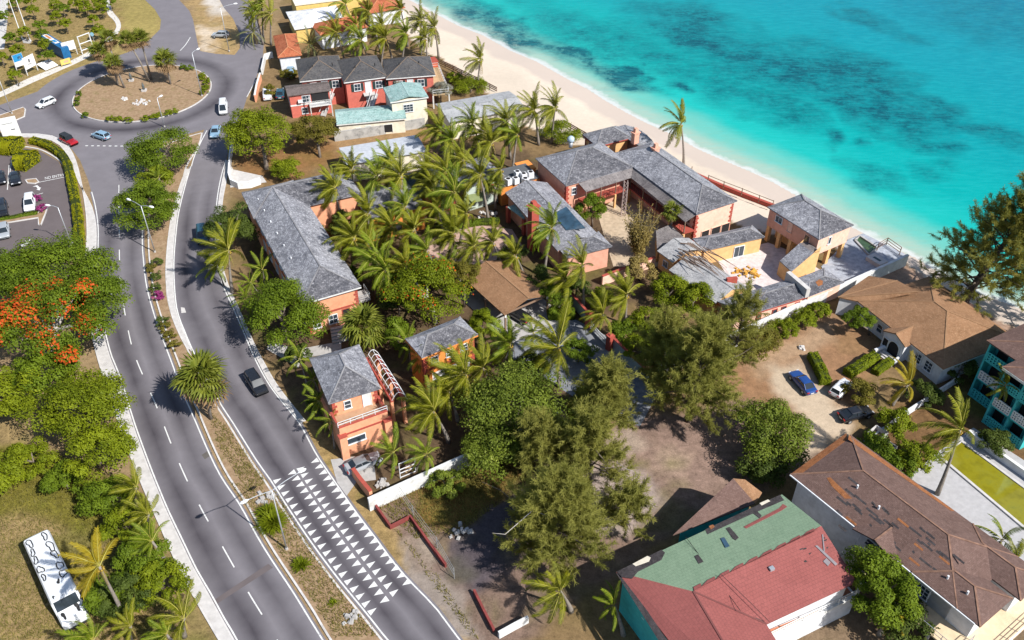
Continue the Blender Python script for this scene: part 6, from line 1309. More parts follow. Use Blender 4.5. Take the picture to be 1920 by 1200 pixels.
for lb, px, h, s in date: palm(lb, px, h, s, kind='date', n=30, name='date_palm', wind=.1, dead=3, nuts=False, thin=1.5)
PALMS = [
 # far grove
 ('tall coconut palm over the bright white roof', (648,8), 8, .85), ('coconut palm at the left end of the far grove', (632,62), 7.5, .95), ('coconut palm rising highest from the far grove', (692,22), 9.5, .95), ('coconut palm at the back of the far grove above the red roof', (668,48), 8, .85), ('coconut palm in the front row of the far grove over the first hip roof', (678,75), 7.5, 1.0), ('coconut palm in the front row of the far grove over the middle hip roof', (722,72), 7.5, 1.0), ('coconut palm in the middle of the far grove', (716,48), 8.5, .9), ('coconut palm at the back right of the far grove', (752,18), 8.5, .95), ('coconut palm in the far grove above the third hip roof', (762,62), 8, .95), ('coconut palm on the sea side of the far grove', (790,38), 8, .95), ('coconut palm standing out at the beach edge of the far grove', (815,52), 7.5, .85), ('slim coconut palm next to the red beach shed', (797,72), 6.5, .8), ('yellowish palm by the far road at the top edge', (492,8), 9.0, .8), ('palm over the far junction beside the date palm', (508,25), 8, .8), ('palm leaning over the far road', (478,22), 8, .75),
 # beach row
 ('palm in front of the pale hall, first from the left', (826,243), 7.5, 1.05), ('palm in front of the pale hall, second from the left', (886,232), 7.5, 1.05), ('palm half covering the end of the pale hall', (950,228), 8, 1.05), ('beach palm left of the two by the sand', (1002,208), 7, .95), ('beach palm right of the two by the sand', (1041,203), 7.5, 1.0), ('palm between pale hall and beach palms', (970,252), 6.5, .9),('palm over the guest house ridge', (922,268), 7, 1.0),
 # garden
 ('large palm casting its shadow on the long house ridge', (627,352), 8, 1.15), ('palm behind the large one over the wing of the long house', (660,318), 7.5, 1.0), ('palm in front of the pale flat roof, left', (707,332), 8, 1.05), ('palm in front of the pale flat roof, middle', (752,330), 8, 1.1), ('palm in front of the pale flat roof, right', (800,318), 7.5, .95), ('palm over the teal-grey garden roof', (836,322), 8.5, 1.1), ('bright palm left of the olive awning', (852,362), 8.5, 1.1), ('palm with straight trunk in front of the olive awning', (900,328), 8.5, 1.05), ('palm at the shoulder of the guest house', (940,318), 7, .85), ('spreading palm over the garden side of the long house', (664,446), 8, 1.15), ('second spreading palm at the long house eaves', (705,478), 7.5, 1.1), ('palm above the garden terrace, left', (775,432), 7, 1.0), ('palm above the garden terrace, middle', (850,438), 7, 1.05), ('palm above the garden terrace, right', (888,462), 6.5, .95), ('palm behind the second flame tree', (723,505), 6.5, 1.05), ('palm hidden deep in the garden shade', (820,390), 6, .9), ('palm at the garden edge below the villa', (690,400), 6.5, .95), ('dark palm by the terrace shrubs', (967,480), 5, .95), ('ragged palm in front of the blue tarp', (1035,428), 8.5, 1.15), ('glossy palm beside the low cross roof', (1092,498), 8, 1.1), ('shaded palm by the pink garden wall', (1175,553), 5.5, .95),
 ('big palm over the driveway', (1046,652), 6.5, 1.2), ('dark palm beside the small orange house', (957,645), 5, .95), ('tall palm standing before the garage doors', (872,702), 7.5, 1.15), ('feathery palm between gatehouse and sea grape', (812,772), 6.5, 1.15),
 ('roadside palm throwing its shadow on the right carriageway', (428,470), 7, 1.1),
 ('palm between the two front palms of the pale flat roof', (732,300), 6.5, .95), ('palm tucked behind the olive awning palm', (868,300), 7, .95), ('palm at the corner of the teal-grey garden roof', (812,352), 6.5, .95), ('palm in the deep shade below the villa windows', (735,425), 6, .95), ('palm leaning over the villa door', (760,388), 7, 1.0), ('palm rising behind the garden terrace hedge', (875,400), 6.5, .9), ('palm over the pink terrace paving', (925,455), 5.5, .85), ('palm between the two spreading palms by the long house', (690,455), 6, .95), ('palm at the lower end of the terrace by the flame tree', (800,470), 5.5, .95), ('palm crowding the second flame tree', (760,500), 5.5, .9), ('palm in the shade below the cross roof', (1060,525), 5.5, .9), ('palm by the wall end of the pink garden wall', (1130,590), 4.5, .85), ('palm behind the first palm of the pale hall', (848,262), 6.5, .9), ('palm behind the second palm of the pale hall', (908,248), 7, .95),('palm squeezed between garage house and sea grape', (905,690), 5.5, .95), ('palm behind the feathery gatehouse palm', (842,735), 5.5, .95),
]
for i, (lb, px, h, s) in enumerate(PALMS): palm(lb, px, h, s*(1.0 if px[1] > 230 else 1.15), kind='palm' if i % 4 else 'young', n=25 if px[1] > 230 else 22, group='coconut palms of the shore gardens')
palm('lone coconut palm on the far beach', (901,112), 6.2, 1.0, (896,166), n=20)
palm('lone windswept coconut palm on the sand behind the veranda house', (1277,232), 8.6, 1.0, (1281,318), n=20, wind=1.0)
palm('windswept yellow palm beside the white bungalow wall', (1703,722), 3.2, 1.05, None, 'yellow', 15, wind=.9, nuts=False)
palm('leaning coconut palm over the green pool', (1800,806), 10.2, 1.1, (1757,927), n=20, wind=.9)
palm('small palm against the turquoise balconies', (1885,722), 7.0, .55, (1872,790), 'palm', 12, nuts=False)
palm('palm beside the pool deck near the brown roof', (1880,1012), 4.5, .8, None, 'young', 13, nuts=False); palm('palm tucked behind the brown roof end', (1905,1050), 4.0, .8, None, 'palm', 13, nuts=False)
palm('palm at the lower boundary wall beside the broad casuarina', (1050,1108), 4.2, 1.0, None, 'palm', 16, nuts=False); palm('small palm against the turquoise wall', (1152,1135), 3.6, .65, None, 'young', 11, nuts=False)
palm('small palm inside the tall tree by the cream balcony', (1690,1150), 4.0, .7, None, 'yellow', 12, nuts=False)
palm('golden coconut palm leaning over the painted bus', (186,1062), 9.2, .95, (238,1165), 'yellow', 16, wind=1.1)
for lb, px, h, s, k in (('upper roadside palm hanging over the left pavement', (255,915), 6, .95, 'palm'), ('roadside palm below the upper one on the left pavement', (278,965), 6, .9, 'palm'), ('third roadside palm beside the left pavement', (285,1015), 5.5, .9, 'young'), ('roadside palm at the bottom edge near the bus', (245,1175), 5, .9, 'palm'), ('roadside palm at the bottom edge beside the road', (345,1160), 6, 1.0, 'palm'), ('bright roadside palm at the lower left pavement edge', (312,1190), 5, .9, 'young'), ('palm frond clump at the very bottom left', (175,1200), 4.5, .9, 'young')): palm(lb, px, h*.8, s*.72, None, k, 17, nuts=False, group='palms along the left pavement')
for lb, px, h, s in (('areca palm at the back corner of the gatehouse', (562,672), 4.4, .62), ('areca palm by the road wall of the gatehouse', (588,712), 4.2, .62), ('areca palm halfway down the gatehouse road side', (598,752), 4.0, .62), ('areca palm at the front road corner of the gatehouse', (622,790), 3.8, .62), ('palm behind the pergola hoops', (764,642), 4.4, .72), ('palm between pergola and small orange house', (792,668), 4.2, .7), ('small palm at the garage arches', (822,655), 4.0, .65), ('bushy palm over the silver car bonnet', (737,848), 3.6, .75), ('bushy palm next to the timber rack', (800,852), 3.4, .7), ('small palm left of the dark roadside tree', (405,500), 3.6, .7), ('low palm by the long house wall', (492,505), 3.6, .7), ('low palm beside the glossy corner tree', (462,560), 3.4, .65), ('low palm at the pavement by the long house', (470,530), 3.4, .7), ('low garden palm in front of the villa', (845,500), 4.0, .8), ('small palm by the carport drive', (1000,625), 3.0, .7)):
    palm(lb, px, h, s, None, 'young', 13, name='areca_palm', nuts=False, dead=0, wind=.3, thin=.5)
# clipped hedges
hedge('long clipped hedge curving between car park and pavement', [(62,268),(85,274),(108,287),(125,305),(134,335),(141,370),(148,410),(150,445),(151,480)], 1.6, 1.1, n=11000, leaf=.2, seed=2)
hedge('large clipped block hedge by the car park sign', [(-10,284),(15,282),(36,284)], 4.2, 2.2, n=5200, leaf=.24, seed=3)
hedge('second clipped block hedge over the parked black car', [(32,312),(48,310),(63,312)], 4.4, 2.4, n=4800, leaf=.24, seed=4)
hedge('low clipped hedge beside the carport', [(1028,595),(1050,594),(1076,594)], 1.7, 1.2, L_MID, 3600, .22, 5)
hedge('flowering hedge along the bungalow front path', [(1588,705),(1610,692),(1640,672)], 1.5, 1.1, L_YEL, 3200, .22, 6)
hedge('lower hedge across the bungalow path', [(1640,702),(1655,690),(1668,682)], 1.2, .9, L_YEL, 2000, .22, 7)
hedge('hedge between the blue car and the dirt yard', [(1522,672),(1532,690),(1542,712),(1546,722)], 1.5, 1.2, L_YEL, 2800, .22, 8)
hedge('curved garden hedge round the terrace lawn', [(820,435),(870,425),(905,420),(935,418)], 1.2, .9, L_MID, 2800, .22, 9)
hedge('clipped hedge along the car park island', [(-5,413),(20,410),(45,405),(70,401)], .9, .4, L_MID, 1500, .2, 10)
rim = [(148,176),(145,186),(144,195),(162,216),(206,223),(222,224),(240,225),(272,222),(290,219),(298,217),(316,212),(325,209),(343,126),(356,128),(380,142),(384,148),(388,155),(386,164),(383,172)]
lbl = ['first dark shrub on the left kerb of the roundabout', 'second dark shrub on the left kerb of the roundabout', 'third dark shrub on the left kerb of the roundabout', 'round shrub at the lower left of the roundabout', 'first shrub of the row on the lower kerb of the roundabout', 'second shrub of the row on the lower kerb of the roundabout', 'third shrub of the row on the lower kerb of the roundabout', 'round shrub on the lower kerb left of the lamp', 'shrub just left of the lower roundabout lamp', 'shrub at the foot of the lower roundabout lamp', 'first shrub right of the lower roundabout lamp', 'second shrub right of the lower roundabout lamp', 'small shrub at the top kerb of the roundabout', 'second small shrub at the top kerb of the roundabout', 'highest shrub of the right-hand roundabout row', 'second shrub of the right-hand roundabout row', 'third shrub of the right-hand roundabout row', 'fourth shrub of the right-hand roundabout row', 'lowest shrub of the right-hand roundabout row']
for i, (x, y) in enumerate(rim): tree('kerb_shrub', lbl[i], (x, y), .55, 1.0 if i > 2 else .7, .7, L_MID if i < 4 or 11 < i < 14 else L_YEL, 700, .22, 300+i, trunk=False, cat='shrub', group='shrubs round the roundabout')
# young trees of the park
park = [(27,5),(57,2),(105,10),(117,16),(155,8),(185,6),(205,3),(162,16),(190,18),(75,48),(105,32),(122,45),(78,65),(172,38),(185,57),(20,72),(32,95),(85,83),(87,103),(2,108),(28,142),(180,95),(140,6),(60,20),(10,30),(45,60)]
pl_ = ['top-left corner', 'top edge near the flagpoles', 'top edge above the blue trailer', 'second row above the blue trailer', 'top edge in the middle of the park', 'top edge near the footpath bend', 'head of the footpath', 'middle row by the footpath', 'footpath side of the top row', 'left of the blue trailer', 'behind the blue trailer', 'right shoulder of the blue trailer', 'below the first tree left of the trailer', 'slope between trailer and footpath', 'inside of the footpath bend', 'left of the flagpole base', 'lower left of the flagpole base', 'in front of the blue trailer', 'behind the tilted white board', 'left edge beside the signs', 'below the blue and white signs', 'footpath edge above the yellow bench sign', 'top edge between trailer and footpath', 'between the corner tree and the flagpoles', 'left edge by the pale road', 'right of the flagpole base']
for i, (x, y) in enumerate(park): tree('park_tree', 'young park tree, '+pl_[i], (x, y), 2.4, 1.75, 1.35, L_YEL if i % 3 else L_MID, 1500, .3, 400+i, cat='tree', group='young trees in the dry park', limbs=3)
# median planting
tuft('large spiky agave beside the street lamp on the median', (512,985), 2.2, L_YEL, 520, 1); tuft('spiky agave behind the large one on the median', (503,966), 1.7, L_YEL, 320, 2); tuft('small spiky agave on the median near the road patch', (565,1062), 1.25, L_YEL, 220, 3); tuft('tiny agave on the lower median', (624,1131), .5, L_YEL, 90, 4)
for i, (x, y, m_, lb) in enumerate(((294,493,L_DEEP,'first dark shrub below the median lamp'), (283,502,L_OLIVE,'brown shrub at the left of the median lamp shrubs'), (293,518,L_DEEP,'second dark shrub below the median lamp'), (290,540,L_DEEP,'green top of the median bougainvillea'), (294,556,L_PURPLE,'magenta bougainvillea on the narrow median'), (311,616,L_OLIVE,'first dry shrub on the narrow median'), (318,630,L_OLIVE,'second dry shrub on the narrow median'), (328,648,L_OLIVE,'third dry shrub above the fan palm'), (305,603,L_DEEP,'dark shrub at the neck of the median'), (67,372,L_PURPLE,'magenta bougainvillea behind the white car'), (80,390,L_PURPLE,'magenta bougainvillea on the car park island'))): tree('median_shrub', lb, (x, y), .6, 1.05, .75, m_, 800, .2, 500+i, trunk=False, cat='shrub')
# loose dry grass and weeds
rs = NP(99); n = 26000; gxs = []; 
def scatter(poly, k):
    xs = [p[0] for p in poly]; ys = [p[1] for p in poly]; X_ = rs.uniform(min(xs), max(xs), k*3); Y_ = rs.uniform(min(ys), max(ys), k*3); i = inpoly(X_, Y_, poly); return np.stack([X_[i], Y_[i]], 1)[:k]
pts = np.concatenate([scatter(p, k) for p, k in (([(-20,890),(200,890),(240,1000),(330,1200),(-20,1200)], 15000), ([(700,945),(850,880),(1000,860),(1000,900),(860,1000),(780,1010)], 7000), ([(430,905),(520,925),(620,1085),(710,1195),(630,1195),(500,1000)], 5000), ([(390,770),(425,800),(500,905),(470,930),(410,840)], 1800), ([(690,930),(760,1020),(880,1190),(900,1200),(830,1090)], 2500), ([(0,0),(250,0),(180,100),(0,180)], 4000))])
W = np.array([tuple(P(x, y)) for x, y in pts]); n = len(W); W[:, 2] = np.where((pts[:, 0] > 380) & (pts[:, 0] < 720) & (pts[:, 1] > 760), .14, 0.0); d = rs.normal(size=(n, 3))*.5; d[:, 2] = rs.uniform(.4, 1.2, n); d *= rs.uniform(.12, .34, n)[:, None]; s = np.cross(d, [0, 0, 1]); s /= np.linalg.norm(s, axis=1)[:, None]+1e-6; s *= .035
V = np.stack([W-s, W+s, W+d+s*.4, W+d-s*.4], 1).reshape(-1, 3)
link('dry_grass', np_mesh('dry_grass', V, np.arange(n*4).reshape(n, 4), L_GRASS, {'v': ('FLOAT', 'POINT', np.repeat(rs.rand(n), 4))}), None, label='short dry grass and weeds on the open ground', cat='grass', kind='stuff')
# ------------------------------------------------------------------ vehicles
def M_paint(name, c, rough=0.25):
    if name in MATS: return MATS[name]
    m, nt, b = _nt(name); setb(b, rough, 0.5); b.inputs['Coat Weight'].default_value = 0.6; b.inputs['Coat Roughness'].default_value = 0.08
    d = noise(nt, 3, 4, coord='obj'); nt.links.new(mix(nt, mrange(nt, d, .4, .8, 0, .25), c, tuple(x*.75+.02 for x in c)), b.inputs['Base Color']); MATS[name] = m; return m
CARGLASS = M_glass('car_glass', (0.012, 0.016, 0.02)); LAMP_R = M_plain('tail_lamp', (0.3, 0.01, 0.01), 0.3, 0.5, coord='obj'); LAMP_W = M_plain('head_lamp', (0.6, 0.62, 0.65), 0.15, 0.6, coord='obj')
# profile: (x/L from rear, body top z, half width factor); cabin: rear foot, rear top, front top, front foot (x/L), roof z
CARS = {'sedan': (4.6, 1.8, [(0, .72, .86), (.03, .92, .94), (.2, .98, 1), (.62, .96, 1), (.86, .86, .97), (.97, .74, .9), (1, .55, .82)], (.12, .27, .55, .72), 1.42),
 'hatch': (4.0, 1.7, [(0, .7, .88), (.02, .95, .95), (.2, 1.0, 1), (.65, .98, 1), (.88, .86, .96), (.97, .75, .9), (1, .55, .82)], (.01, .1, .58, .76), 1.48),
 'suv': (4.6, 1.85, [(0, .75, .9), (.02, 1.05, .96), (.2, 1.1, 1), (.68, 1.08, 1), (.9, 1.0, .97), (.98, .85, .92), (1, .6, .86)], (.01, .07, .6, .75), 1.75),
 'van': (4.6, 1.75, [(0, .8, .92), (.02, 1.1, .97), (.2, 1.15, 1), (.75, 1.12, 1), (.93, .98, .96), (.99, .8, .9), (1, .55, .85)], (.0, .03, .74, .92), 1.95),
 'jeep': (3.9, 1.75, [(0, .8, .95), (.02, 1.0, .98), (.3, 1.02, 1), (.62, 1.02, 1), (.66, 1.0, .96), (.97, .94, .9), (1, .6, .86)], (.01, .04, .58, .63), 1.78),
 'pickup': (5.1, 1.85, [(0, .8, .95), (.02, 1.0, .98), (.3, 1.02, 1), (.68, 1.05, 1), (.9, .98, .96), (.98, .84, .92), (1, .6, .86)], (.36, .42, .62, .74), 1.72)}
_cm = {}
def car_meshes(kind, paint, top):
    key = (kind, paint.name, top.name)
    if key in _cm: return _cm[key]
    L, W, prof, cab, zr = CARS[kind]; hw = W/2; out = {}; mb = MB(); mb.smooth = False
    rings = []
    for x, zt, k in prof:
        X = x*L-L/2; h = hw*k; z0 = .3 if 0.02 < x < .98 else .42; rings.append([(X, -h*.9, z0), (X, -h, z0+.18), (X, -h*1.0, zt-.22), (X, -h*.93, zt-.05), (X, -h*.72, zt), (X, h*.72, zt), (X, h*.93, zt-.05), (X, h, zt-.22), (X, h, z0+.18), (X, h*.9, z0)])
    for a, b in zip(rings, rings[1:]):
        for i in range(10): j = (i+1) % 10; mb.face([a[i], b[i], b[j], a[j]])
    mb.face(rings[0]); mb.face(rings[-1][::-1]); bm_ = mb.mesh('body'); bm_.polygons.foreach_set('use_smooth', [True]*len(bm_.polygons)); bm_.materials.append(paint); out['body'] = bm_
    zb = np.interp((cab[0]+cab[3])/2, [p[0] for p in prof], [p[1] for p in prof])-.04; rf, rt, ft, ff = [c*L-L/2 for c in cab]; hb, ht = hw*.86, hw*.68
    zbr = np.interp(cab[0], [p[0] for p in prof], [p[1] for p in prof])-.03; zbf = np.interp(cab[3], [p[0] for p in prof], [p[1] for p in prof])-.03
    B = [(rf, -hb*.95, zbr), (rf, hb*.95, zbr), (ff, hb*.95, zbf), (ff, -hb*.95, zbf)]; T = [(rt, -ht, zr-.05), (rt, ht, zr-.05), (ft, ht, zr-.05), (ft, -ht, zr-.05)]
    mb = MB()
    for i in range(4): j = (i+1) % 4; mb.face([B[i], T[i], T[j], B[j]])
    g = mb.mesh('glazing'); g.materials.append(CARGLASS); out['glazing'] = g
    mb = MB(); xs = np.linspace(rt-.06, ft+.06, 5); prev = None
    for x in xs:
        e = 1-abs((x-(rt+ft)/2)/((ft-rt)/2+.06))**4; row = [(x, -ht*1.04, zr-.06), (x, -ht*.8, zr-.015+.03*e), (x, 0, zr+.04*e), (x, ht*.8, zr-.015+.03*e), (x, ht*1.04, zr-.06)]
        if prev:
            for i in range(4): mb.face([prev[i], row[i], row[i+1], prev[i+1]][::-1])
        prev = row
    for sy in (-1, 1):
        for k, (bx, tx, bz) in enumerate(((rf, rt, zbr), (ff, ft, zbf))): mb.bar((bx, sy*hb*.95, bz), (tx, sy*ht, zr-.05), .09, .07)
        xm = (rf+ff)/2; mb.bar((xm, sy*hb*.97, zb), ((rt+ft)/2, sy*ht*1.01, zr-.05), .08, .05)
    r_ = mb.mesh('roof_panel'); r_.materials.append(top); out['roof_panel'] = r_
    mb = MB(); mb.smooth = False; mb.tube([(0, -.11, 0), (0, .11, 0)], .33 if kind not in ('jeep', 'suv') else .38, 14); wme = mb.mesh('wheel'); wme.materials.append(BLACK); out['wheel'] = wme
    mb = MB(); mb.tube([(0, -.118, 0), (0, .118, 0)], .2, 10); rm2 = mb.mesh('rim'); rm2.materials.append(METAL); out['rim'] = rm2
    for nm, mt in (('tail_lamp', LAMP_R), ('headlamp', LAMP_W)):
        mb = MB(); mb.box((0, 0, 0), (.1, .34, .16)); q = mb.mesh(nm); q.materials.append(mt); out[nm] = q
    mb = MB(); mb.box((0, 0, 0), (.02, .5, .13)); q = mb.mesh('number_plate'); q.materials.append(WHITE); out['number_plate'] = q
    _cm[key] = out; return out
def car(label, front, rear, kind, paint, top=None, name='car', parked=None, z=0.03, group=None, tilt=0):
    me = car_meshes(kind, paint, top or paint); L, W, prof, cab, zr = CARS[kind]; f = P(*front, .8); r_ = P(*rear, .8); c = (f+r_)/2; h = math.atan2(f.y-r_.y, f.x-r_.x)
    t = thing(name, label, {'van': 'van', 'pickup': 'truck'}.get(kind, 'car'), (c.x, c.y, z), h, group)
    link('body', me['body'], t); link('glazing', me['glazing'], t); link('roof_panel', me['roof_panel'], t)
    for sx in (-.31, .31):
        for sy in (-1, 1): o = link('wheel', me['wheel'], t); o.location = (sx*L, sy*(W/2-.09), .33); link('rim', me['rim'], o)
    for sy in (-1, 1):
        o = link('tail_lamp', me['tail_lamp'], t); o.location = (-L/2+.03, sy*W*.36, .78); o = link('headlamp', me['headlamp'], t); o.location = (L/2-.12, sy*W*.33, .68)
    o = link('number_plate', me['number_plate'], t); o.location = (-L/2-.01, 0, .6)
    return t
PW = M_paint('paint_white', (.62, .63, .64)); PK = M_paint('paint_black', (.012, .013, .016)); PB = M_paint('paint_blue', (.012, .05, .2)); PS = M_paint('paint_silver', (.3, .32, .34), .3); PLB = M_paint('paint_light_blue', (.2, .32, .42), .3); PR = M_paint('paint_red', (.32, .012, .02)); PT = M_paint('paint_dark_teal', (.02, .07, .1)); PG = M_paint('paint_grey', (.16, .17, .18), .3); PSOFT = M_plain('soft_top', (.02, .025, .03), .8, coord='obj')
car('white hatchback entering the roundabout from the left', (74,196), (96,187), 'hatch', PW)
car('red jeep with black soft top below the roundabout', (142,269), (116,256), 'jeep', PR, PSOFT)
car('silver-blue hatchback driving round below the roundabout island', (175,248), (203,257), 'hatch', PLB)
car('white minivan on the right of the roundabout', (418,216), (419,188), 'van', PW, name='minivan')
car('light blue sedan heading for the white minivan lane', (400,259), (407,232), 'sedan', PLB)
car('dark teal car in tree shade on the right carriageway', (381,458), (377,422), 'suv', PT)
car('black car driving down the right carriageway by the fan palm', (498,744), (463,692), 'suv', PK)
car('silver sedan nosed into the gatehouse driveway', (713,852), (648,880), 'sedan', PS, PG)
car('bright blue sedan parked on the sandy yard', (1487,694), (1524,736), 'sedan', PB)
car('white hatchback parked next to the blue sedan', (1594,710), (1561,742), 'hatch', PW)
car('black sedan parked at the bottom of the sandy yard', (1632,766), (1578,781), 'sedan', PK)
car('dark car parked under the carport', (962,583), (985,597), 'hatch', PK)
car('navy car parked under the clipped block hedge', (30,347), (26,318), 'sedan', PK)
car('black car at the left edge beside the navy car', (2,345), (-3,318), 'sedan', PK)
car('white hatchback parked by the magenta bougainvillea', (54,398), (57,363), 'suv', PW)
car('black car at the left edge of the car park row', (4,408), (2,374), 'suv', PK)
car('silver car at the left edge below the hedge strip', (8,447), (6,417), 'hatch', PS)
car('white pickup parked behind the coral cottage', (499,163), (502,187), 'pickup', PW, name='pickup_truck')
car('dark blue car parked beside the white pickup', (526,161), (524,186), 'sedan', PT)
car('blue-grey car in the shade of the coral row house', (545,126), (545,142), 'suv', PLB)
car('silver hatchback on the dry verge near the far junction', (398,63), (428,64), 'hatch', PS)
car('white car half hidden by the tree over the left carriageway', (205,552), (204,522), 'hatch', PW)
# painted bus
a = P(136,1153,2.2); b_ = P(70,1010,2.2); bl = (b_-a).length; t = thing('painted_bus', 'white bus with black cow-like outlines parked on the dry field', 'bus', tuple(((a+b_)/2).xy)+(0.02,), math.atan2((a-b_).y, (a-b_).x)); BL, BW, BH = bl+.2, 2.7, 2.9
mb = MB(); sec = []
for x, k, zt in ((-BL/2, .94, BH-.12), (-BL/2+.2, 1, BH), (BL/2-2.6, 1, BH), (BL/2-2.2, 1, BH-.05), (BL/2-1.5, .98, 1.75), (BL/2-.3, .95, 1.55), (BL/2, .88, 1.2)):
    h = BW/2*k; sec.append([(x, -h, .45), (x, -h, zt-.3), (x, -h*.9, zt-.06), (x, -h*.6, zt), (x, h*.6, zt), (x, h*.9, zt-.06), (x, h, zt-.3), (x, h, .45)])
for p, q in zip(sec, sec[1:]):
    for i in range(8): mb.face([p[i], q[i], q[(i+1) % 8], p[(i+1) % 8]])
mb.face(sec[0]); mb.face(sec[-1][::-1]); mb.build('body', M_paint('bus_white', (.6, .62, .64), .35), t)
mb = MB(); mb.face([(BL/2-2.22, -1.1, BH-.1), (BL/2-1.58, -1.12, 1.9), (BL/2-1.58, 1.12, 1.9), (BL/2-2.22, 1.1, BH-.1)]); me = mb.build('windscreen', CARGLASS, t); me.location = (.1, 0, .03)
for sy in (-1, 1):
    for i in range(8): mb = MB(); mb.box((-BL/2+1.0+i*1.15, sy*(BW/2+.005), 1.95), (.95, .04, .7)); mb.build('window', CARGLASS, t)
    for x in (-BL*.3, BL*.3): mb = MB(); mb.tube([(x, sy*(BW/2-.25), .48), (x, sy*(BW/2+.02), .48)], .48, 14); mb.build('wheel', BLACK, t)
    mb = MB(); mb.box((BL/2-.02, sy*.85, .85), (.08, .3, .2)); mb.build('headlamp', LAMP_W, t)
mb = MB(); mb.box((BL/2+.05, 0, .5), (.14, BW*.85, .25)); mb.build('bumper', BLACK, t)
rs = random.Random(4)
for i, (x, y, s, solid) in enumerate(((-.42, .28, .45, 0), (-.42, -.3, .5, 0), (-.3, -.33, .4, 0), (-.28, .32, .6, 0), (-.17, .33, .5, 0), (-.2, -.34, .4, 0), (-.08, -.34, .5, 0), (-.02, .33, .55, 0), (.08, .3, .5, 0), (.02, -.33, .35, 0), (.14, .05, .3, 1), (.33, .0, .3, 2), (.4, .25, .42, 2), (.42, -.28, .36, 2), (.29, -.3, .3, 2))):
    n = 14; ph = rs.uniform(0, 6); pts = []
    zz = BH+.015 if solid < 2 else None
    for k in range(n):
        w = 2*math.pi*k/n; rr = s*(1+.3*math.sin(2*w+ph)+.2*math.sin(3*w+ph*2)); px_ = x*BL+rr*1.1*math.cos(w); py = y*BW+rr*.55*math.sin(w); py = max(-BW*.44, min(BW*.44, py)); d = BL/2-px_; z_ = BH if d > 2.4 else (1.75+(2.4-1.5 if d > 2.4 else max(0, (d-1.5)))*1.2 if d > 1.5 else 1.55+.2*max(0, (d-.3))/1.2 if d > .3 else 1.4); pts.append(Vector((px_, py, z_-.02-.12*max(0, abs(py)/(BW/2)-.6)/.4+.045)))
    mb = MB()
    if solid: mb.face(pts)
    else: mb.tube(pts+[pts[0]], .06, 4, False)
    mb.build('painted_patch', BLACK, t)
# ------------------------------------------------------------------ street lamps
def lamp(label, base, h, arms, name='street_lamp', m=METAL, z=.14, lean=(0, 0)):
    b0 = P(*base); t = thing(name, label, 'street lamp', (b0.x, b0.y, z)); mb = MB(); mb.smooth = True; mb.tube([(0, 0, 0), (0, 0, h*.5), (lean[0], lean[1], h)], [.11, .08, .06], 8); mb.build('pole', m, t); mb = MB(); mb.tube([(0, 0, 0), (0, 0, .3)], [.2, .15], 8); mb.build('base', CONC, t)
    for az, L in arms:
        d = Vector((math.cos(az), math.sin(az), 0)); p0 = Vector((lean[0], lean[1], h)); e = p0+d*L+Vector((0, 0, L*.18)); mb = MB(); mb.tube([tuple(p0), tuple(p0.lerp(e, .5)+Vector((0, 0, .1))), tuple(e)], .045, 6); o = mb.build('arm', m, t)
        mb = MB(); mb.smooth = True; mb.tube([tuple(e-d*.1), tuple(e+d*.15), tuple(e+d*.6), tuple(e+d*.85)], [.06, .17, .19, .06], 8); mb.build('lamp_head', WHITE_METAL, o)
    return t
lamp('near street lamp arching over the painted triangles', (538,1031), 9.8, [(R(38), 3.2), (R(218), 2.6)]); lamp('street lamp with two arms in the trees of the median', (291,474), 8.6, [(R(150), 2.2), (R(-20), 1.6)]); lamp('street lamp on the right rim of the roundabout', (379,181), 9.3, [(R(60), 1.4)]); lamp('street lamp on the lower rim of the roundabout', (309,239), 6.0, [(R(60), .6)]); lamp('street lamp on the small splitter island', (23,214), 8.5, [(R(100), 1.2)]); lamp('lamp post standing in the car park', (136,463), 7.3, [(R(170), 1.3)], 'parking_lamp'); lamp('street lamp on the dry verge by the far junction', (430,97), 10, [(R(20), 3.0)])
mb = MB(); p = P(137,463); mb.box((p.x, p.y, .4), (1.1, 1.1, .8), .3); tag(mb.build('lamp_plinth', CONC_L), 'white concrete plinth round the car park lamp', 'plinth')
for lb, b0, h in (('left white flagpole in the park', (43,75), 11), ('right white flagpole in the park', (57,77), 11)):
    t = place('flagpole', lb, 'flagpole', P(*b0)); q = P(*b0); mb = MB(); mb.tube([(q.x, q.y, 0), (q.x, q.y, h)], [.12, .07], 8); mb.build('pole', WHITE_METAL, t); mb = MB(); mb.tube([(q.x, q.y, h), (q.x, q.y, h+.2)], .12, 8); mb.build('finial', WHITE_METAL, t)
sheet('flagpole_plinth', G([(40,72),(60,76),(57,82),(44,81)]), .12, CONC, thick=.12)
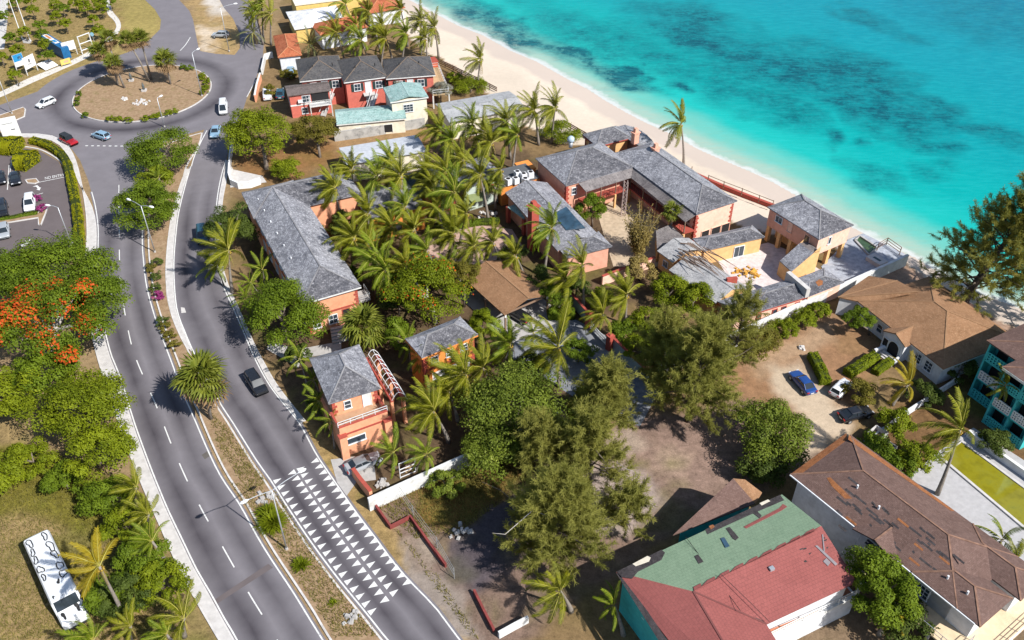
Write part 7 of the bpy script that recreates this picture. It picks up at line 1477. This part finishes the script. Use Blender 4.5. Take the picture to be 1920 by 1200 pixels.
# ------------------------------------------------------------------ park signs
def board(name, label, a, b, z0, z1, m, post=WHITE_METAL, tilt=0.0, extra=None, legs=True):
    A = P(*a); B = P(*b); t = place(name, label, 'sign', A); u = (B-A).normalized(); n = Vector((u.y, -u.x, 0)); w = (B-A).length; mb = MB()
    q = [A+Vector((0, 0, z0)), B+Vector((0, 0, z0)), B+Vector((0, 0, z1))-n*tilt, A+Vector((0, 0, z1))-n*tilt]; mb.face(q); mb.face([p-n*.08 for p in q[::-1]])
    for i in range(4): mb.face([q[i], q[(i+1) % 4], q[(i+1) % 4]-n*.08, q[i]-n*.08])
    mb.build('panel', m, t)
    if legs:
        for p in (A, B): mb = MB(); mb.bar(p-n*.1, p-n*(.1+tilt*.5)+Vector((0, 0, z1)), .12); mb.build('post', post, t)
    def on(x, z, wd, h, mt, nm='print'):
        mb = MB(); f = lambda xx, zz: A+u*(w*xx)+Vector((0, 0, z0+(z1-z0)*zz))-n*(tilt*zz)+n*.012; mb.face([f(x, z), f(x+wd, z), f(x+wd, z+h), f(x, z+h)]); mb.build(nm, mt, t)
    for e in (extra or []): on(*e)
    return t
SB = M_plain('sign_blue', (.02, .2, .42), .5); SY = M_plain('sign_yellow', (.6, .45, .12), .6); SG = M_plain('print_grey', (.12, .12, .13), .7); SO = M_plain('print_orange', (.5, .2, .06), .6)
board('park_sign', 'blue and white sign board in the park beside a taller white one', (33,134), (50,128), .9, 3.6, WHITE, extra=[(0, .42, 1, .58, SB), (.45, .55, .4, .25, WHITE)])
board('park_sign', 'tall white sign board with small dark emblem next to the blue one', (53,142), (72,132), 1.3, 3.9, WHITE, extra=[(.42, .45, .16, .3, SG), (.33, .3, .34, .06, SG)])
board('park_sign', 'tilted white sign board lying back on the park grass', (86,133), (110,123), .1, 1.0, WHITE, tilt=2.6, extra=[(.5, .55, .2, .3, SG)], legs=False)
board('park_sign', 'low yellow sign board beside the footpath', (117,126), (134,121), .4, 1.6, SY, SY, extra=[(.3, .3, .5, .4, M_plain('print_peach', (.6, .32, .2), .6))])
board('park_sign', 'pale white sign board on two posts near the blue kiosk', (123,108), (146,102), 1.4, 3.4, WHITE)
t = place('empty_sign_frame', 'empty white sign frame beside the footpath', 'sign frame', P(154,102)); A_, B_ = P(155,102), P(176,94)
for p in (A_, B_): mb = MB(); mb.bar(p, p+Vector((0, 0, 4.2)), .16); mb.build('post', WHITE_METAL, t)
for z in (.9, 2.4, 4.1): mb = MB(); mb.bar(A_+Vector((0, 0, z)), B_+Vector((0, 0, z)), .14); mb.build('rail', WHITE_METAL, t)
t = place('round_sign', 'round pale blue road sign beside the footpath', 'sign', P(178,83)); p = P(178,83); mb = MB(); mb.tube([p, p+Vector((0, 0, 2.4))], .05, 6); mb.build('post', METAL, t); mb = MB(); n = Vector((0, -1, 0)); mb.tube([p+Vector((0, 0, 2.4)), p+Vector((0, -.05, 2.4))], .45, 14); mb.build('disc', M_plain('pale_blue', (.25, .45, .55), .5), t)
# blue kiosk
A_, B_ = P(114,92), P(128,88); C_ = P(106,52); r = Rect((114,91), (128,87), (107,54), 2.6); t = place('blue_kiosk', 'blue kiosk with white roof banner standing in the park', 'kiosk', r.ctr(0)); mb = MB(); mb.prism([(p.x, p.y) for p in r.q], 0, 2.6); mb.build('body', M_plain('kiosk_blue', (.01, .1, .24), .5), t); mb = MB(); q = r.inset(.35); q2 = [q.at(0, q.D*.28, 2.62), q.at(q.L, q.D*.28, 2.62), q.at(q.L, q.D, 2.62), q.at(0, q.D, 2.62)]; mb.face(q2 if (q2[1]-q2[0]).cross(q2[2]-q2[1]).z > 0 else q2[::-1]); mb.build('roof_banner', WHITE, t)
for x0, x1, y0, y1, mt, nm in ((.15, .85, .36, .5, SB, 'lettering'), (.25, .8, .6, .85, SO, 'emblem')): mb = MB(); q2 = [q.at(q.L*x0, q.D*y0, 2.64), q.at(q.L*x1, q.D*y0, 2.64), q.at(q.L*x1, q.D*y1, 2.64), q.at(q.L*x0, q.D*y1, 2.64)]; mb.face(q2 if (q2[1]-q2[0]).cross(q2[2]-q2[1]).z > 0 else q2[::-1]); mb.build(nm, mt, t)
# white car-park sign
board('entrance_sign', 'large white sign board at the car park corner', (9,265), (43,258), .3, 4.6, WHITE, extra=[(.15, .7, .6, .025, SG), (.55, .38, .22, .05, SG)], legs=False)
# ------------------------------------------------------------------ car park
sheet('park_road', G([(-60,-40),(15,-40),(15,0),(14,40),(8,92),(-60,98)]), .02, CONC_L)
lot = [(-60,282),(5,268),(40,277),(75,283),(110,303),(127,340),(138,400),(141,470),(136,486),(60,492),(-60,500)]
sheet('car_park', G(lot), .02, A_LOT)
lotk = [(40,275),(75,281),(110,300),(123,318),(129,345),(137,400),(142,440),(143,485)]; mb = MB(); ribbon(mb, resample(G(lotk), 40), .3, .15, 0); mb.build('lot_kerb', CURB, None, kind='structure')
mk_ = place('lot_markings', None, None, P(60,340)); tag(mk_, kind='structure')
for a, b_ in (((73,342),(127,331)), ((14,356),(17,310)), ((68,366),(81,362)), ((47,476),(57,472)), ((22,300),(16,345))): mb = MB(); A_, B_ = P(*a), P(*b_); ribbon(mb, [A_, (A_+B_)/2, B_], .14, .03); mb.build('bay_line', WHITE_LINE, mk_)
for pts in ([(38,460),(48,455),(46,451),(57,449),(56,456),(52,457),(42,463)], [(61,350),(70,347),(75,352),(77,351),(74,357),(68,355),(71,354),(68,350)]):
    q = G(pts, .03); mb = MB(); a = sum(q[i].x*q[(i+1) % len(q)].y-q[(i+1) % len(q)].x*q[i].y for i in range(len(q))); mb.face(q if a > 0 else q[::-1]); mb.build('painted_arrow', WHITE_LINE, mk_)
fc = bpy.data.curves.new('no_entry', 'FONT'); fc.body = 'NO ENTRY'; fc.size = 1.15; fc.extrude = 0; fo_ = bpy.data.objects.new('no_entry', fc); COL.objects.link(fo_); dg = bpy.context.evaluated_depsgraph_get(); tm = bpy.data.meshes.new_from_object(fo_.evaluated_get(dg)); bpy.data.objects.remove(fo_); tm.materials.append(WHITE_LINE)
A_, B_ = P(84,337), P(121,330); o = link('road_lettering', tm, mk_); o.matrix_parent_inverse = Matrix.Translation(-Vector(mk_.location)); o.location = (A_.x, A_.y, .034); o.rotation_euler.z = math.atan2((B_-A_).y, (B_-A_).x); o.scale = ((B_-A_).length/max(v.co.x for v in tm.vertices), 1.25, 1)
island('car_park_island', G([(-20,418),(70,402),(78,392),(86,388),(89,390),(86,400),(77,423),(73,422),(72,409),(-20,424)]), .14, GRASSM, .2); island('car_park_island', G([(48,338),(52,344),(66,345),(73,342),(68,336)]), .14, GRASSM, .2)
# ------------------------------------------------------------------ walls, gates, fences
DRED = M_plain('dark_red_wall', (.2, .045, .04), .8, .2, var=.25, dirt=(.12, .05, .045))
WALLW = M_plain('weathered_white_wall', (.58, .58, .57), .85, .2, var=.15, dirt=(.3, .28, .22), dirt_amt=.7, dscale=.5)
wall_run('boundary_wall', 'weathered white boundary wall from the roadside to the sea grape', [(690,936),(760,904),(860,859),(960,814),(1060,768)], 2.0, .3, WALLW, cap=WALLW, zt=2.0)
wall_run('boundary_wall', 'long white boundary wall from the driveway to the sea terrace', [(1235,690),(1300,660),(1400,614),(1500,569),(1600,524),(1703,478)], 2.0, .34, WALLW, cap=WALLW, zt=2.0)
wall_run('low_red_wall', 'orange-red wall between driveway and boundary wall', [(664,893),(680,915),(697,936)], 1.4, .4, CORAL, cap=REDTRIM)
wall_run('low_red_wall', 'stepped low red wall along the road verge', [(698,943),(733,992),(770,973),(803,1020),(836,1064)], .6, .22, DRED, cap=DRED, capw=.04)
wall_run('low_red_wall', 'short low red wall at the lower end of the verge', [(889,1112),(905,1145),(926,1186)], .6, .22, DRED, cap=DRED, capw=.04)
wall_run('curved_white_wall', 'curved white garden wall by the road under the big tree', [(438,268),(433,300),(431,335),(435,348),(448,354),(470,352),(489,345)], 1.3, .3, M_plain('bright_white_wall', (.68, .68, .68), .8), cap=None)
wall_run('garden_wall', 'grey-green garden wall with red coping beside the carport', [(1060,556),(1078,578),(1102,606)], 1.9, .3, M_plain('grey_green_plaster', (.3, .36, .35), .85, dirt=(.2, .22, .2)), cap=REDTRIM)
wall_run('garden_wall', 'grey-green garden wall with red coping below the driveway gate', [(1146,650),(1180,685),(1215,718)], 1.9, .3, MATS['grey_green_plaster'], cap=REDTRIM)
wall_run('pink_wall', 'pink garden wall with red coping in front of the bamboo', [(1128,535),(1170,519),(1226,499)], 1.7, .35, PINK, cap=REDTRIM)
wall_run('coral_street_wall', 'coral street wall beside the parked white pickup', [(490,150),(484,170),(480,192)], 1.6, .3, CORAL, cap=WHITE)
wall_run('white_street_wall', 'white wall at the corner of the terracotta cottage', [(492,140),(498,112),(512,108)], 1.4, .3, WHITE)
wall_run('sea_wall', 'low red sea wall with posts and rail along the sand', [(1238,298),(1300,330),(1345,350),(1400,372),(1450,391)], .7, .5, REDTRIM, cap=REDTRIM)
t = place('sea_wall_rail', 'dark post-and-rail fence standing on the red sea wall', 'fence', P(1330,345)); pts = [P(x, y, .75) for x, y in ((1262,306),(1296,325),(1327,341),(1356,353),(1390,366),(1422,379),(1448,389))]
for p in pts: mb = MB(); mb.bar(p, p+Vector((0, 0, 1.4)), .12); mb.build('post', WOOD, t)
for a, b_ in zip(pts[2:], pts[3:]): mb = MB(); mb.bar(a+Vector((0, 0, 1.3)), b_+Vector((0, 0, 1.3)), .08); mb.build('rail', WOOD, t)
for lb, px in (('brown timber fence between coral row house and beach', [(820,119),(850,133),(880,148),(905,160),(932,174)]), ('brown timber fence behind the beach shrub mound', [(1058,236),(1082,250),(1108,265)])):
    pts = [P(*p) for p in px]; t = place('beach_fence', lb, 'fence', pts[0])
    for a, b_ in zip(pts, pts[1:]):
        for z in (.4, .8, 1.15): mb = MB(); mb.bar(a+Vector((0, 0, z)), b_+Vector((0, 0, z)), .06, .22); mb.build('rail', WOOD, t)
        for k in range(2): p = a.lerp(b_, k/2); mb = MB(); mb.bar(p, p+Vector((0, 0, 1.3)), .14); mb.build('post', WOOD, t)
for lb, px in (('red gate pillar nearer the carport', (1103,612)), ('red gate pillar at the lower end of the gate', (1142,655))):
    p = P(*px); t = place('gate_pillar', lb, 'pillar', p); mb = MB(); mb.box((p.x, p.y, 1.2), (.75, .75, 2.4), .7); mb.build('shaft', REDTRIM, t); mb = MB(); mb.box((p.x, p.y, 2.5), (.95, .95, .2), .7); mb.box((p.x, p.y, 2.7), (.6, .6, .25), .7, .5); mb.build('cap', REDTRIM, t)
t = place('iron_gate', 'white iron double gate between the red pillars', 'gate', P(1122,633)); A_, B_ = P(1107,617), P(1139,651)
for i in range(22):
    f = i/21; p = A_.lerp(B_, f); hh = 1.2+.7*abs(2*f-1)**1.5; mb = MB(); mb.bar(p+Vector((0, 0, .1)), p+Vector((0, 0, hh)), .07); mb.build('bar', WHITE_METAL, t)
for z in (.15, .7, 1.15): mb = MB(); mb.bar(A_+Vector((0, 0, z)), B_+Vector((0, 0, z)), .08); mb.build('rail', WHITE_METAL, t)
# lattice mast
b0 = P(1168,404); t = place('lattice_mast', 'rusty white lattice mast rising from the sandy courtyard', 'mast', b0); hh = 6.6
for sx, sy in ((-1, -1), (1, -1), (1, 1), (-1, 1)): mb = MB(); mb.bar(b0+Vector((sx*.35, sy*.35, 0)), b0+Vector((sx*.3, sy*.3, hh)), .09); mb.build('leg', M_plain('rusty_white', (.42, .33, .3), .7, var=.3, scale=4), t)
for i in range(9):
    z = hh*i/9; z2 = hh*(i+1)/9
    for (ax, ay), (bx, by) in (((-1, -1), (1, -1)), ((1, -1), (1, 1)), ((1, 1), (-1, 1)), ((-1, 1), (-1, -1))): mb = MB(); mb.bar(b0+Vector((ax*.34, ay*.34, z)), b0+Vector((bx*.32, by*.32, z2)), .05); mb.build('brace', MATS['rusty_white'], t)
# chain-link posts on the vacant lot
t = place('wire_fence', 'thin wire fence posts behind the stepped red wall', 'fence', P(750,930)); pp = [(748,928),(775,968),(820,1028),(852,1085)]; w3 = [P(*p) for p in pp]
for p in w3: mb = MB(); mb.tube([p, p+Vector((0, 0, 1.9))], .04, 6); mb.build('post', METAL, t)
for a, b_ in zip(w3, w3[1:]):
    for z in (.6, 1.2, 1.85): mb = MB(); mb.tube([a+Vector((0, 0, z)), b_+Vector((0, 0, z))], .018, 4); mb.build('wire', METAL, t)
# timber rack
t = place('timber_rack', 'white metal rack holding loose planks by the boundary wall', 'rack', P(766,880)); A_, B_ = P(751,897), P(780,885)
for p in (A_, B_): mb = MB(); mb.bar(p, p+Vector((0, 0, 2.6)), .09); mb.build('upright', WHITE_METAL, t)
for z in (.15, .9, 1.5, 2.55): mb = MB(); mb.bar(A_+Vector((0, 0, z)), B_+Vector((0, 0, z)), .08); mb.build('rail', WHITE_METAL, t)
rs = random.Random(3)
for i in range(9): p = A_.lerp(B_, rs.uniform(.05, .4))+Vector((.1, rs.uniform(.2, .9), .3+.18*i)); mb = MB(); mb.bar(p, p+(B_-A_)*rs.uniform(.4, .75)+Vector((0, 0, rs.uniform(-.2, .2))), .16, .06); mb.build('plank', DECKWOOD if i % 2 else WOOD, t)
# rubble, branches
t = place('fallen_branches', 'heap of fallen dry branches across the ruined roofs', 'branches', P(1310,480)); rs = random.Random(6)
for i in range(34):
    a = P(rs.uniform(1268,1330), rs.uniform(452,486), 3.6+rs.uniform(0, .9)); d = P(1375,520,3)-P(1290,462,3); d = d.normalized()*rs.uniform(2, 7.5)+Vector((rs.uniform(-1, 1), rs.uniform(-1, 1), rs.uniform(-.8, .4))); mb = MB(); mb.tube([a, a+d*.5+Vector((0, 0, rs.uniform(0, .5))), a+d], [.09, .06, .015], 5); mb.build('branch', M_plain('dry_branch', (.22, .15, .11), .9), t)
def heap(name, label, px, R_, m, n=24, seed=1, z=0.0, h=.6, cat='rubble'):
    rs = random.Random(seed); c = P(*px); t = place(name, label, cat, c)
    for i in range(n):
        a = rs.uniform(0, 6.28); r_ = R_*rs.random()**.6; s = rs.uniform(.15, .5); mb = MB(); mb.box((c.x+r_*math.cos(a), c.y+r_*math.sin(a)*.8, z+s*.3+h*(1-r_/R_)*.6), (s*1.4, s, s*.6), a, rs.uniform(.5, .9)); mb.build('piece', m, t)
    return t
heap('orange_heap', 'heap of orange-yellow rubble on the pale court floor', (1400,512), 2.2, M_plain('orange_rubble', (.5, .27, .05), .9, var=.4), 34, 2)
heap('stone_pile', 'pile of pale stones in the middle of the roundabout', (266,193), 1.8, CONC_L, 26, 3, .14, .2, 'stones'); heap('stone_pile', 'small scatter of pale stones left of the roundabout pile', (232,187), .9, CONC_L, 10, 4, .14, .1, 'stones'); heap('rubble_pile', 'rubble pile inside the wall by the silver car', (716,908), .8, CONC, 16, 5); heap('stone_pile', 'grey rock outcrop on the median above the agave', (497,936), 1.2, CONC, 14, 6, .14, .3, 'stones'); heap('stone_pile', 'grey rock outcrop on the lower median', (662,1160), 1.2, CONC, 14, 7, .14, .2, 'stones'); heap('garden_rocks', 'pale boulders round the garden pond', (915,405), 2.0, CONC_L, 20, 8, 0, .5, 'stones'); heap('rubble_pile', 'grey rubble in the vacant lot', (865,1000), 1.6, CONC, 18, 9); heap('stone_pile', 'white rock in the dirt yard behind the blue sedan', (1503,653), .5, CONC_L, 6, 10, 0, .3, 'stones')
for lb, px in (('small statue on the upper part of the roundabout', (247,153)), ('small statue in the middle of the roundabout', (271,172))):
    p = P(*px); t = place('statue', lb, 'statue', p); mb = MB(); mb.box((p.x, p.y, .35), (.9, .9, .45)); mb.build('plinth', CONC_L, t); mb = MB(); mb.smooth = True; mb.tube([(p.x, p.y, .55), (p.x, p.y, .9), (p.x, p.y, 1.3), (p.x, p.y, 1.6), (p.x, p.y, 1.72), (p.x, p.y, 1.9), (p.x, p.y, 2.05)], [.3, .24, .3, .24, .1, .16, .06], 8); mb.build('figure', M_plain('bronze', (.08, .09, .09), .5), t)
# drain cover and repair strip on the road
for q, nm, mt in (([(378,853),(388,846),(398,848),(396,854),(384,861)], 'drain_cover', M_plain('drain_iron', (.1, .09, .08), .8)), ([(398,1127),(503,1057),(512,1064),(404,1134)], 'repair_strip', A_LOT), ([(339,576),(346,577),(349,586),(340,587)], 'drain_cover', CONC_L)):
    q = G(q, .031); mb = MB(); a = sum(q[i].x*q[(i+1) % len(q)].y-q[(i+1) % len(q)].x*q[i].y for i in range(len(q))); mb.face(q if a > 0 else q[::-1]); mb.build(nm, mt, road)
# pool and deck at the right edge
sheet('pool_deck', G([(1690,905),(1762,845),(1825,802),(2000,915),(2000,1140),(1850,1030),(1700,935)]), .03, M_plain('pool_deck_concrete', (.36, .35, .35), .85, dirt=(.33, .32, .31), dirt_amt=.6))
t = place('neglected_pool', 'neglected swimming pool of yellow-green water', 'pool', P(1850,900)); pq = G([(1762,858),(1803,829),(1990,968),(1990,1050)]); mb = MB(); ribbon(mb, pq+[pq[0]], .35, .22, .0); mb.build('pool_edge', CONC_L, t)
mb = MB(); mb.face([(p.x, p.y, .1) for p in (pq if (pq[1]-pq[0]).cross(pq[2]-pq[1]).z > 0 else pq[::-1])]); mb.build('water', M_plain('algae_water', (.2, .18, .012), .08, .6, var=.3, scale=.5, dirt=(.09, .105, .02), dirt_amt=.75, dscale=.5), t)
wall_run('pool_wall', 'white wall running along the far side of the pool', [(1812,818),(1860,852),(1930,902),(1990,945)], 1.0, .35, WHITEWALL, cap=WHITE)
wall_run('yard_wall', 'low white wall between sandy yard and brown roof', [(1607,846),(1640,822),(1700,778),(1745,748),(1795,716)], 1.0, .25, WHITEWALL)
wall_run('boundary_wall', 'broken whitewashed wall at the bottom of the vacant lot', [(935,1196),(962,1181),(990,1166)], 1.0, .3, WALLW)
t = place('picket_fence', 'white picket fence at the bungalow corner', 'fence', P(1765,742)); A_, B_ = P(1757,742), P(1785,722)
for i in range(12): p = A_.lerp(B_, i/11); mb = MB(); mb.bar(p, p+Vector((0, 0, 1.3)), .13, .04); mb.build('picket', WHITE, t)
mb = MB(); mb.bar(A_+Vector((0, 0, .9)), B_+Vector((0, 0, .9)), .06); mb.build('rail', WHITE, t)
for lb, px, s in (('open concrete block tank behind the brown roof', (1640,828), (2.0, 1.6, 1.6)), ('small concrete block shed with brown top above the pool deck', (1660,850), (1.8, 1.4, 1.2))):
    p = P(*px); t = place('block_tank', lb, 'tank', p)
    for dx, dy, sx, sy in ((-s[0]/2, 0, .18, s[1]), (s[0]/2, 0, .18, s[1]), (0, -s[1]/2, s[0], .18), (0, s[1]/2, s[0], .18)):
        c_, s_ = math.cos(.7), math.sin(.7); mb = MB(); mb.box((p.x+dx*c_-dy*s_, p.y+dx*s_+dy*c_, s[2]/2), (sx, sy, s[2]), .7); mb.build('wall', CONC_L, t)
    mb = MB(); mb.box((p.x, p.y, s[2]*.6), (s[0]-.2, s[1]-.2, .05), .7); mb.build('fill', WOOD, t)
p = P(1070,272,7.6); t = place('roof_tank', 'pale blue-grey vent tank on the courtyard house ridge', 'tank', (p.x, p.y, 7)); mb = MB(); mb.smooth = True; mb.tube([(p.x, p.y, 7.2), (p.x, p.y, 8.2)], .35, 10); mb.build('neck', METAL, t); mb = MB(); mb.smooth = True; mb.tube([(p.x, p.y, 8.2), (p.x, p.y, 8.5), (p.x, p.y, 9.0), (p.x, p.y, 9.3)], [.4, .62, .6, .25], 12); mb.build('drum', M_plain('pale_blue_grey', (.36, .44, .5), .5), t)
